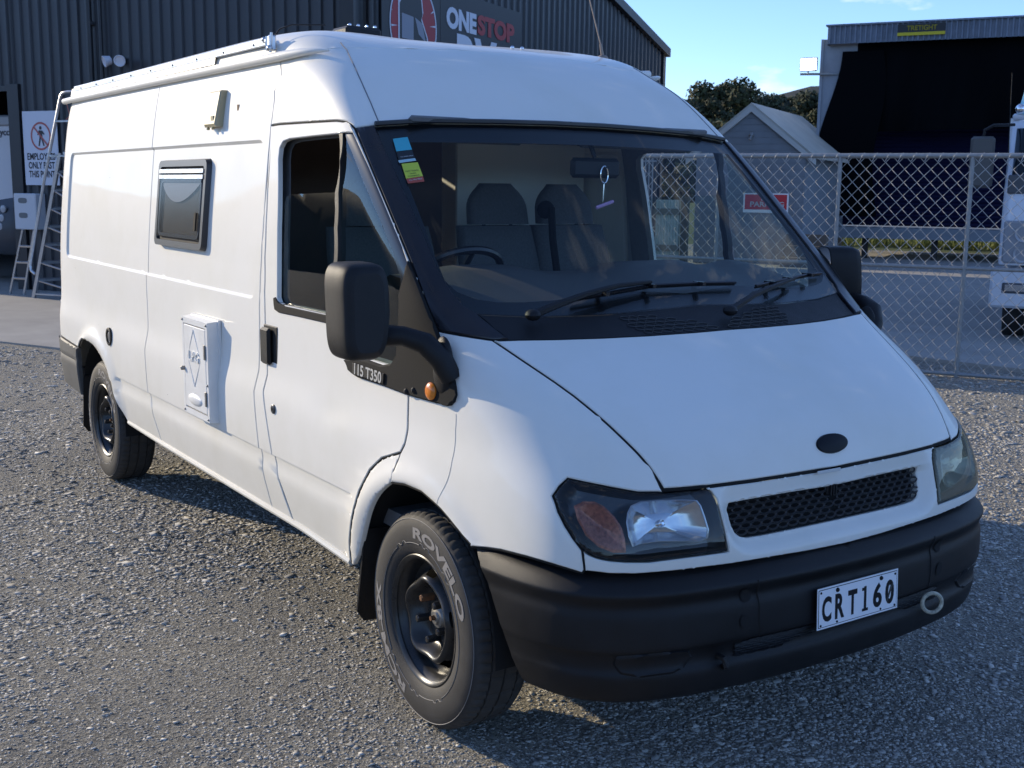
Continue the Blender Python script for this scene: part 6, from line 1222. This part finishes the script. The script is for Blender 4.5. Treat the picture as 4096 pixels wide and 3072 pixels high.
wm = b.build('wire_mesh', mat('wire_zinc', (.44, .43, .41), .5, metal=.3), fc, smooth=60); wm['kind'] = 'stuff'
ns = thing('parking_sign', 'red and white no-parking sign wired to the chain-link fence', 'sign', tuple(fp(-1.85, 1.5, .03)))
b = MB(); wbox(b, f0, FD, FN, -2.11, -1.66, 1.505, 1.695, .030, .034); b.build('plate', mat('sign_plate_white', (.72, .72, .72), .4), ns, smooth=0)
b = MB(); wbox(b, f0, FD, FN, -2.095, -1.675, 1.535, 1.683, .0342, .0352); b.build('red_field', mat('parking_red', (.45, .02, .03), .4), ns, smooth=0)
for tx, z_, w_ in (('NO', 1.648, .12), ('PARKING', 1.588, .34)):
    V, F = text_mesh(tx, 1., .03, .001); V[:, 0] *= w_/np.ptp(V[:, 0]); V[:, 1] -= (V[:, 1].max()+V[:, 1].min())/2; V[:, 1] *= .052/np.ptp(V[:, 1])
    o_ = fp(-1.87, z_, .0365); link('sign_lettering', mesh('sign_lettering', o_+V[:, :1]*np.array([FD[0], FD[1], 0])+V[:, 1:2]*ez, F, MATS['sign_plate_white'], smooth=0), ns)
# ------------------------------------------------------------------ raised loading shelter
ls = thing('loading_shelter', 'grey iron loading shelter on posts with a corrugated fascia', 'shelter', (-15.1, 22.2, 0))
s0_ = np.array([-15.12, 22.18]); G1 = mat('iron_grey', (.30, .32, .35), .5, noise=.2, nscale=1.5); G2 = mat('fascia_grey', (.20, .23, .28), .5, noise=.3, nscale=4)
lw = lambda x, y: (np.array([x, y])-s0_)@FD
rb = ribbed(s0_, FD, FN, -2.86, 6.5, 5.37, lambda s: 5.80+.0*s, .125, .05); V = rb.V; rb.build('fascia', G2, ls, smooth=0)
b = MB(); p0 = s0_+FD*-2.86; b.add([(p0[0], p0[1], 5.35), (p0[0]-FN[0]*5, p0[1]-FN[1]*5, 5.35), (p0[0]-FN[0]*5, p0[1]-FN[1]*5, 5.82), (p0[0], p0[1], 5.82)], [(0, 1, 2, 3)])
wbox(b, s0_, FD, FN, -2.9, 6.5, 5.80, 5.84, -6, .08); b.build('shelter_roof', G2, ls, smooth=0)
b = MB(); wbox(b, s0_, FD, FN, -3.02, -2.15, 1.2, 5.52, -.30, -.24); wbox(b, s0_, FD, FN, -3.05, -2.98, .0, 5.52, -.32, -.20); b.build('end_wall', G1, ls, smooth=0)
b = MB(); wbox(b, s0_, FD, FN, -2.9, 6.5, .55, .82, -5.5, -.10); b.build('floor_beam', mat('beam_grey', (.22, .24, .26), .7), ls, smooth=0)
DB = mat('blue_sheet', (.006, .007, .035), .7, spec=.2); rw = MB()
z = .85; V = []
while z < 5.4:
    V += [P3(s0_, FD, -2.6, FN, -1.2, z), P3(s0_, FD, 6.4, FN, -1.2, z), P3(s0_, FD, -2.6, FN, -1.17, z+.05), P3(s0_, FD, 6.4, FN, -1.17, z+.05)]; z += .1
rw.add(V, [(2*i, 2*i+1, 2*i+3, 2*i+2) for i in range(len(V)//2-1)]); rw.build('blue_back_wall', DB, ls, smooth=0)
for s_ in (-1.7, .0, -2.7, 2.2, 4.4): b = MB(); wbox(b, s0_, FD, FN, s_-.07, s_+.07, 0, .56, -.5, -.36); b.build('post', mat('post_dark', (.05, .045, .04), .8), ls, smooth=0)
# shade cloth
sc2 = thing('shade_cloth', 'black shade cloth hanging in folds under the corrugated fascia', 'cloth', (-15.5, 22.0, 3.2))
V = []; F = []; ns_, nz_ = 90, 26
for j in range(nz_+1):
    t = j/nz_
    for i in range(ns_+1):
        q = i/ns_; s = -2.55+7.5*q-(.35*t**2 if i == 0 else .35*t**2*(1-q)**6); zb = 3.20+.12*q; z = 5.45+(zb-5.45)*t
        h = -.30+.10*math.sin(q*40+2.2*t*math.sin(q*9))*(.3+.7*t)+.05*math.sin(q*93+t*3)*t+.12*math.sin(q*14-3*t)*t
        V.append(P3(s0_, FD, s, FN, h, z))
k = ns_+1; F = [(j*k+i, j*k+i+1, (j+1)*k+i+1, (j+1)*k+i) for j in range(nz_) for i in range(ns_)]
link('hanging_cloth', mesh('hanging_cloth', V, F, mat('shade_black', (.004, .0045, .0055), 1., spec=.05), smooth=70), sc2)
V = []; 
for j in range(20):
    t = j/19; z = 5.2-4.1*t; w0 = -2.5-.55*math.sin(min(1, t*1.4)*math.pi*.55)**2; V += [P3(s0_, FD, w0, FN, -.18+.03*math.sin(9*t), z), P3(s0_, FD, -1.5+.1*math.sin(7*t), FN, -.2, z)]
link('side_drape', mesh('side_drape', V, [(2*i, 2*i+1, 2*i+3, 2*i+2) for i in range(19)], MATS['shade_black'], smooth=70), sc2)
ts = thing('fascia_sign', 'small black and yellow sign on the corrugated shelter fascia', 'sign', (-15.6, 21.9, 5.5))
b = MB(); wbox(b, s0_, FD, FN, -1.165, -.055, 5.49, 5.76, .055, .07); b.build('sign_board', SGN, ts, smooth=0)
YL = mat('sign_yellow', (.62, .50, .02), .5); b = MB(); wbox(b, s0_, FD, FN, -1.165, -.055, 5.49, 5.565, .0705, .074); b.build('yellow_band', YL, ts, smooth=0)
V, F = text_mesh('TRETIGHT', 1., .02, .001); V[:, 0] *= .70/np.ptp(V[:, 0]); V[:, 1] -= (V[:, 1].max()+V[:, 1].min())/2; V[:, 1] *= .12/np.ptp(V[:, 1])
link('sign_lettering', mesh('sign_lettering', np.array(P3(s0_, FD, -.60, FN, .074, 5.665))+V[:, :1]*np.array([FD[0], FD[1], 0])+V[:, 1:2]*ez, F, YL, smooth=0), ts)
fl = thing('flood_light', 'bright square floodlight on an arm beside the loading shelter', 'floodlight', (-18.0, 20.5, 4.7))
q = np.array([-17.98, 20.53, 4.90]); fd3 = np.array([FD[0], FD[1], 0]); fn3 = np.array([FN[0], FN[1], 0])
b = MB(); b.box(q-fn3*.03, (.44, .06, .34), ax=[list(fd3), list(fn3), [0, 0, 1]], bev=.02); b.build('lamp_body', GALV, fl)
b = MB(); b.box(q+fn3*.006, (.39, .012, .28), ax=[list(fd3), list(fn3), [0, 0, 1]], bev=.004); b.build('lamp_face', mat('lit_face', (.9, .9, .9), .3, emit=(1., .99, .96), estr=6.), fl)
b = MB(); b.tube([q-ez*.24-fd3*.2, q-ez*.24+fd3*.95-fn3*.3], .03, 6).tube([q-ez*.24, q-ez*.15], .02, 6); b.build('bracket_arm', GALV, fl)
# ------------------------------------------------------------------ small gabled hut
ht = thing('gabled_hut', 'small grey weatherboard hut with a white bargeboard gable beyond the fence', 'hut', (-16.5, 17.1, 0))
h0 = np.array([-16.50, 17.12]); HW = mat('hut_grey', (.26, .28, .30), .7, noise=.08, nscale=3)
hs = 1.28
nb = 17
b = MB(); b.prism([P3(h0, FD, -hs, FN, 0, 0), P3(h0, FD, hs, FN, 0, 0), P3(h0, FD, hs, FN, 0, 2.5), P3(h0, FD, 0, FN, 0, 3.52), P3(h0, FD, -hs, FN, 0, 2.5)], tuple(-fn3*5)); b.build('wall', HW, ht, smooth=0)
for i in range(24):
    z_ = .02+i*.145; half = hs if z_ < 2.45 else max(0, hs*(3.5-z_)/1.02)-.03
    if half <= .05: continue
    b = MB(); wbox(b, h0, FD, FN, -half, half, z_, z_+.138, .002, .02); b.build('weatherboard', HW, ht, smooth=0)
for sg_ in (-1, 1):
    b = MB(); P_ = [P3(h0, FD, 0, FN, .06, 3.66), P3(h0, FD, sg_*1.52, FN, .06, 2.44), P3(h0, FD, sg_*1.52, FN, .06, 2.30), P3(h0, FD, 0, FN, .06, 3.50)]; b.prism(P_, tuple(fn3*.05)); b.build('bargeboard', mat('barge_white', (.62, .61, .56), .6), ht, smooth=0)
    b = MB(); P_ = [P3(h0, FD, 0, FN, .12, 3.70), P3(h0, FD, sg_*1.55, FN, .12, 2.47), P3(h0, FD, sg_*1.55, FN, .12, 2.43), P3(h0, FD, 0, FN, .12, 3.66)]; b.prism(P_, tuple(-fn3*5.3)); b.build('roof', mat('hut_roof', (.55, .52, .44), .7, noise=.15, nscale=2), ht, smooth=0)
b = MB(); q = np.array(P3(h0, FD, .02, FN, .08, 2.98)); b.ball(q, .06, 10, 6).tube([q, q+fn3*.1-ez*.12], .03, 8); b.build('wall_lamp', GALV, ht)
for z_ in (.25, .5, .75): b = MB(); wbox(b, h0, FD, FN, 1.0, 1.9, z_-.25, z_, .1, 1.1-z_); b.build('step', mat('step_wood', (.16, .13, .10), .8), ht, smooth=0)
# ------------------------------------------------------------------ iron gate sheet and timber post seen through the cab
ig = thing('iron_gate', 'pale corrugated iron gate on timber rails seen through the cab window', 'gate', (-9.3, 8.1, 0))
g0 = np.array([-9.35, 8.09]); ribbed(g0, FD, FN, 0, .36, .25, lambda s: 1.58, .045, .016).build('iron_sheet', mat('iron_pale', (.50, .52, .44), .6, noise=.12, nscale=4), ig, smooth=0)
for z_ in (.92, 1.42): b = MB(); wbox(b, g0, FD, FN, -.02, .36, z_-.04, z_+.04, .016, .05); b.build('timber_rail', mat('timber_grey', (.20, .17, .12), .8), ig, smooth=0)
b = MB(); wbox(b, g0, FD, FN, .38, .47, 0, 1.62, -.05, .05); b.build('gate_post', mat('timber_brown', (.10, .08, .05), .85), ig, smooth=0)
sb_ = thing('slat_gate', 'thin upright steel bars beyond the fence seen through the cab window', 'gate', (-9.6, 7.95, 0))
for k in range(5): MB().tube([P3(g0, FD, -.24+.052*k, FN, .1, 0), P3(g0, FD, -.24+.052*k, FN, .1, 2.15)], .009, 6).build('bar', GALV, sb_)
MB().tube([P3(g0, FD, -.28, FN, .1, 2.1), P3(g0, FD, .02, FN, .1, 2.1)], .012, 6).build('bar_rail', GALV, sb_)
# ------------------------------------------------------------------ parked truck
tk = thing('parked_truck', 'white cab-over truck with a pale blue wind deflector parked beyond the fence', 'truck', (-3.8, 10.0, 0))
t0 = np.array([-4.90, 9.41]); TW = mat('truck_white', (.66, .68, .72), .3, coat=.4); TB = mat('deflector_blue', (.32, .62, .70), .4)
def tsec(rows, s0, s1): # rows: (z, forward h) front profile swept across the cab
    return rows
prof = [(.92, .10), (1.45, .08), (1.80, .02), (1.98, -.06), (2.50, -.30), (2.60, -.42)]
V = []; cols = [(0., -.30), (.03, -.06), (.12, 0.), (1.05, .04), (1.98, 0.), (2.07, -.06), (2.10, -.30)]
for s, hh in cols:
    for z, h in prof: V.append(P3(t0, FD, s, FN, h+hh, z))
m_ = len(prof); b = MB(); b.add(V, [(i*m_+k, i*m_+k+1, (i+1)*m_+k+1, (i+1)*m_+k) for i in range(len(cols)-1) for k in range(m_-1)])
wbox(b, t0, FD, FN, 0.0, 2.10, .92, 2.58, -1.75, -.42); wbox(b, t0, FD, FN, .02, 2.08, 2.56, 2.63, -1.7, -.35, .02); b.build('cab', TW, tk, smooth=50)
b = MB(); V = []
for s, hh in ((.08, -.05), (.15, .01), (1.05, .05), (1.95, .01), (2.02, -.05)):
    for z, h in ((1.92, .005), (2.46, -.255)): V.append(P3(t0, FD, s, FN, h+hh, z))
b.add(V, [(2*i, 2*i+2, 2*i+3, 2*i+1) for i in range(4)]); b.build('windscreen', glass('truck_glass', (.10, .13, .15), 1.), tk, smooth=60)
b = MB(); V2 = [tuple(np.array(v)-fn3*.03) for v in V]; b.add(V2, [(2*i, 2*i+2, 2*i+3, 2*i+1) for i in range(4)]); b.build('cab_interior', DARK, tk)
b = MB(); wbox(b, t0, FD, FN, .05, 2.05, 1.72, 1.93, .0, .055, .01); b.build('wiper_panel', JG, tk)
b = MB(); wbox(b, t0, FD, FN, -.05, 2.15, .43, .88, -.35, .14, .03); bo = b.build('bumper', TW, tk)
b = MB(); wbox(b, t0, FD, FN, .08, .38, .60, .72, .10, .152, .01); b.build('fog_lamp', JG, bo); b = MB(); wbox(b, t0, FD, FN, .11, .35, .625, .70, .150, .156, .004); b.build('fog_lens', SILV, bo)
for s_ in (.05, 1.45):
    b = MB(); wbox(b, t0, FD, FN, s_, s_+.6, .94, 1.42, .03, .13, .02); ho_ = b.build('headlamp', mat('truck_lamp', (.30, .31, .33), .15), tk)
    for z_ in (1.05, 1.28): MB().lathe([(-.02, .10), (.01, .10), (-.01, .07), (-.03, 0)], P3(t0, FD, s_+.22, FN, .135, z_), ax=fn3, n=20).build('lamp_bowl', mat('truck_bowl', (.40, .41, .43), .35), ho_)
b = MB(); wbox(b, t0, FD, FN, .65, 1.45, .98, 1.4, .06, .125, .01); b.build('grille', JG, tk)
V = []
for j, (z, s_, h) in enumerate(((2.62, .05, -.35), (2.9, .09, -.62), (3.12, .14, -.95), (3.2, .24, -1.2))):
    V += [P3(t0, FD, s_, FN, h-.35, z), P3(t0, FD, s_+.02, FN, h, z), P3(t0, FD, 1.05, FN, h+.06, z+.02), P3(t0, FD, 2.08-s_, FN, h, z), P3(t0, FD, 2.10-s_, FN, h-.35, z)]
b = MB(); b.add(V, [(j*5+i, j*5+i+1, j*5+5+i+1, j*5+5+i) for j in range(3) for i in range(4)]); b.build('wind_deflector', TB, tk, smooth=50)
b = MB(); wbox(b, t0, FD, FN, -.38, -.12, 1.78, 2.36, -.06, .04, .03); mo_ = b.build('mirror', mat('truck_mirror', (.09, .088, .085), .5), tk)
MB().tube([P3(t0, FD, -.25, FN, -.01, 2.33), P3(t0, FD, -.24, FN, 0, 2.43), P3(t0, FD, -.15, FN, 0, 2.48), P3(t0, FD, .05, FN, -.28, 2.50)], .018, 8).build('mirror_arm', BLACKP, mo_)
MB().tube([P3(t0, FD, .03, FN, 0, 2.1), P3(t0, FD, .0, FN, .02, 3.05)], [.007, .004], 6).build('aerial', BLACKP, tk)
MB().ball(P3(t0, FD, .10, FN, -.36, 2.68), .06, 12, 8).build('roof_lamp', CHROME, tk)
for s_ in (.20, 1.90):
    for h_ in (-.75, -3.9): MB().lathe([(-.12, .22), (-.12, .40), (-.09, .42), (.09, .42), (.12, .40), (.12, .22)], P3(t0, FD, s_, FN, h_, .44), ax=fd3, n=28, cap0=True, cap1=True).build('wheel', RUBBER, tk)
b = MB(); wbox(b, t0, FD, FN, .5, 1.6, .45, .85, -6, -.3); wbox(b, t0, FD, FN, 0., 2.1, .9, 1.1, -6, -1.9); b.build('chassis', DARK, tk, smooth=0)
# ------------------------------------------------------------------ rough grass behind the shelter
def grass():
    n = 16000; s = RNG.uniform(-6, 8, n); h = -RNG.uniform(6.0, 11.0, n); base = .02+np.clip((-h-6.0)*.16, 0, 1)
    p = s0_[None]+FD[None]*s[:, None]+FN[None]*h[:, None]; hh = RNG.uniform(.12, .42, n); a = RNG.uniform(0, 6.28, n); w = .02; l = RNG.normal(0, .12, (n, 2))
    V = np.empty((n, 3, 3)); V[:, 0] = np.c_[p[:, 0]-w*np.cos(a), p[:, 1]-w*np.sin(a), base]; V[:, 1] = np.c_[p[:, 0]+w*np.cos(a), p[:, 1]+w*np.sin(a), base]; V[:, 2] = np.c_[p+l, base+hh]
    b = MB(); b.V = [tuple(v) for v in V.reshape(-1, 3)]; b.F = [(3*i, 3*i+1, 3*i+2) for i in range(n)]
    m = mat('rough_grass', (.16, .22, .04), .8); nt = m.node_tree; g = nt.nodes.new('ShaderNodeNewGeometry'); r = nt.nodes.new('ShaderNodeValToRGB'); r.color_ramp.elements[0].color = (.10, .15, .025, 1); r.color_ramp.elements[1].color = (.32, .32, .10, 1); nt.links.new(g.outputs['Random Per Island'], r.inputs[0]); nt.links.new(r.outputs[0], nt.nodes['Principled BSDF'].inputs['Base Color'])
    o = b.build('rough_grass', m, smooth=0, kind='stuff'); o['label'] = 'sunlit rough grass bank beyond the loading shelter'
    bank = MB(); bank.add([P3(s0_, FD, -14, FN, -5.6, -.01), P3(s0_, FD, 16, FN, -5.6, -.01), P3(s0_, FD, 16, FN, -12.5, 1.05), P3(s0_, FD, -14, FN, -12.5, 1.05), P3(s0_, FD, 16, FN, -60, 1.2), P3(s0_, FD, -14, FN, -60, 1.2)], [(0, 1, 2, 3), (3, 2, 4, 5)]); bank.build('grass_bank', mat('bank_earth', (.09, .11, .035), .9, noise=.3, nscale=2), kind='structure')
grass()
# ------------------------------------------------------------------ trees and hills
LEAFM = []
for i, c in enumerate(((.038, .045, .016), (.060, .060, .020), (.030, .038, .016))):
    m = mat('foliage_%s' % 'abc'[i], c, .8); nt = m.node_tree; g = nt.nodes.new('ShaderNodeNewGeometry'); r = nt.nodes.new('ShaderNodeValToRGB'); r.color_ramp.elements[0].color = (*[x*.55 for x in c], 1); r.color_ramp.elements[1].color = (*[x*1.7 for x in c], 1); nt.links.new(g.outputs['Random Per Island'], r.inputs[0]); nt.links.new(r.outputs[0], nt.nodes['Principled BSDF'].inputs['Base Color']); LEAFM.append(m)
BARK = mat('bark', (.06, .05, .04), .9)
def tree(x, y, h, w, mi, label, n=15000):
    t = thing('evergreen_tree', label, 'tree', (x, y, 0), 'trees beyond the yard')
    rg = np.random.default_rng(int(abs(x*13+y*7)))
    b = MB(); b.tube([(x, y, 0), (x+.1*w, y, h*.35), (x, y+.05*w, h*.7)], [h*.035, h*.026, h*.01], 8); limbs = []
    for k in range(9):
        a = rg.uniform(0, 6.28); z = h*rg.uniform(.25, .6); e = np.array([x+math.cos(a)*w*.36, y+math.sin(a)*w*.36, z+h*rg.uniform(.1, .3)]); b.tube([(x, y, z), (x*.5+e[0]*.5, y*.5+e[1]*.5, z+.05*h), e], [h*.014, h*.009, h*.004], 6); limbs.append(e)
    b.build('trunk', BARK, t)
    cl = []
    for k in range(46):
        a = rg.uniform(0, 6.28); f = rg.uniform(0, 1)**.6; z = rg.uniform(.22, .95); rad_ = w*.5*math.sqrt(max(.02, 1-((z-.5)/.52)**2))*(.55+.45*f); cl.append((x+math.cos(a)*rad_*f, y+math.sin(a)*rad_*f, h*z, w*rg.uniform(.09, .17)))
    cl = np.array(cl); idx = rg.integers(0, len(cl), n); d = rg.normal(0, 1, (n, 3)); d /= np.linalg.norm(d, axis=1)[:, None]; rr = rg.uniform(.55, 1.05, n)[:, None]
    C = cl[idx, :3]+d*cl[idx, 3:4]*rr*np.array([1, 1, .75]); s = w*.019*rg.uniform(.6, 1.5, n); u = rg.normal(0, 1, (n, 3)); u /= np.linalg.norm(u, axis=1)[:, None]; v = np.cross(u, d); v /= np.linalg.norm(v, axis=1)[:, None]+1e-9
    V = np.stack([C-u*s[:, None], C+v*s[:, None]*.7, C+u*s[:, None], C-v*s[:, None]*.7], 1).reshape(-1, 3)
    bb = MB(); bb.V = [tuple(q) for q in V]; bb.F = [(4*i, 4*i+1, 4*i+2, 4*i+3) for i in range(n)]; bb.build('crown', LEAFM[mi], t, smooth=0)
def at(px, dist):
    a = 2.547-math.atan((px-2048)/4639); return 3.086+dist*math.cos(a), -2.705+dist*math.sin(a)
for (px, dist, h, w, mi, lb) in ((2790, 100, 9.6, 6.2, 0, 'narrow dark evergreen tree at the end of the tree row'), (2890, 98, 10.3, 9.0, 0, 'tall dark evergreen tree behind the white gable'), (2985, 104, 9.9, 7.4, 2, 'dark round-topped evergreen tree behind the hut roof'), (2870, 80, 6.2, 7.0, 1, 'low olive-green tree just left of the hut gable'), (3075, 120, 11.0, 8.5, 2, 'distant dark tree over the hut ridge'), (3150, 125, 11.2, 8.5, 0, 'distant tree right of the hut ridge'), (3235, 70, 6.3, 5.0, 1, 'brownish tree against the end wall of the shelter'), (2690, 60, 4.6, 5.0, 1, 'bushy tree seen through the cab side window'), (2600, 75, 5.2, 6.0, 0, 'dark tree seen through the passenger window'), (2760, 92, 8.6, 6.5, 2, 'dark tree touching the rake of the shed gable side'), (3030, 96, 8.0, 7.0, 0, 'broad dark tree filling the gap above the hut ridge'), (3195, 110, 10.4, 8.0, 2, 'tall dark tree beside the floodlight arm')):
    x, y = at(px, dist); tree(x, y, h, w, mi, lb)
def hills():
    V = []; n = 180
    for j, (r, f) in enumerate(((420, 0), (520, .45), (640, 1.), (900, .7))):
        for k in range(n):
            t = 2*math.pi*k/n; hh = 46+10*math.sin(3*t+1.0)+9*math.sin(7*t+.4)+5*math.sin(17*t)+3*math.sin(41*t+2)
            V.append((r*math.cos(t), r*math.sin(t), hh*f-1 if f else -1))
    b = MB(); b.add(V, [(j*n+k, j*n+(k+1) % n, (j+1)*n+(k+1) % n, (j+1)*n+k) for j in range(3) for k in range(n)]); b.build('hills', mat('bush_hills', (.014, .023, .017), .95, noise=.6, nscale=.06, bump=1., bscale=.2), smooth=60, kind='structure')
hills()
def ridge():  # unseen ridge, added to darken the low sky mirrored in the van's side
    V = []; n = 60
    for r, f in ((130, 0), (165, .7), (200, 1.), (300, .8)):
        for k in range(n+1):
            q = k/n; t = rad(176)+rad(96)*q; hh = (15+5*math.sin(9*t)+3*math.sin(23*t+1)+1.5*math.sin(61*t))*min(1, 6*q, 6*(1-q))
            V.append((r*math.cos(t), r*math.sin(t), hh*f-.5))
    b = MB(); m = n+1; b.add(V, [(j*m+k, j*m+k+1, (j+1)*m+k+1, (j+1)*m+k) for j in range(3) for k in range(n)]); b.build('unseen_ridge', MATS['bush_hills'], smooth=60, kind='structure')
ridge()
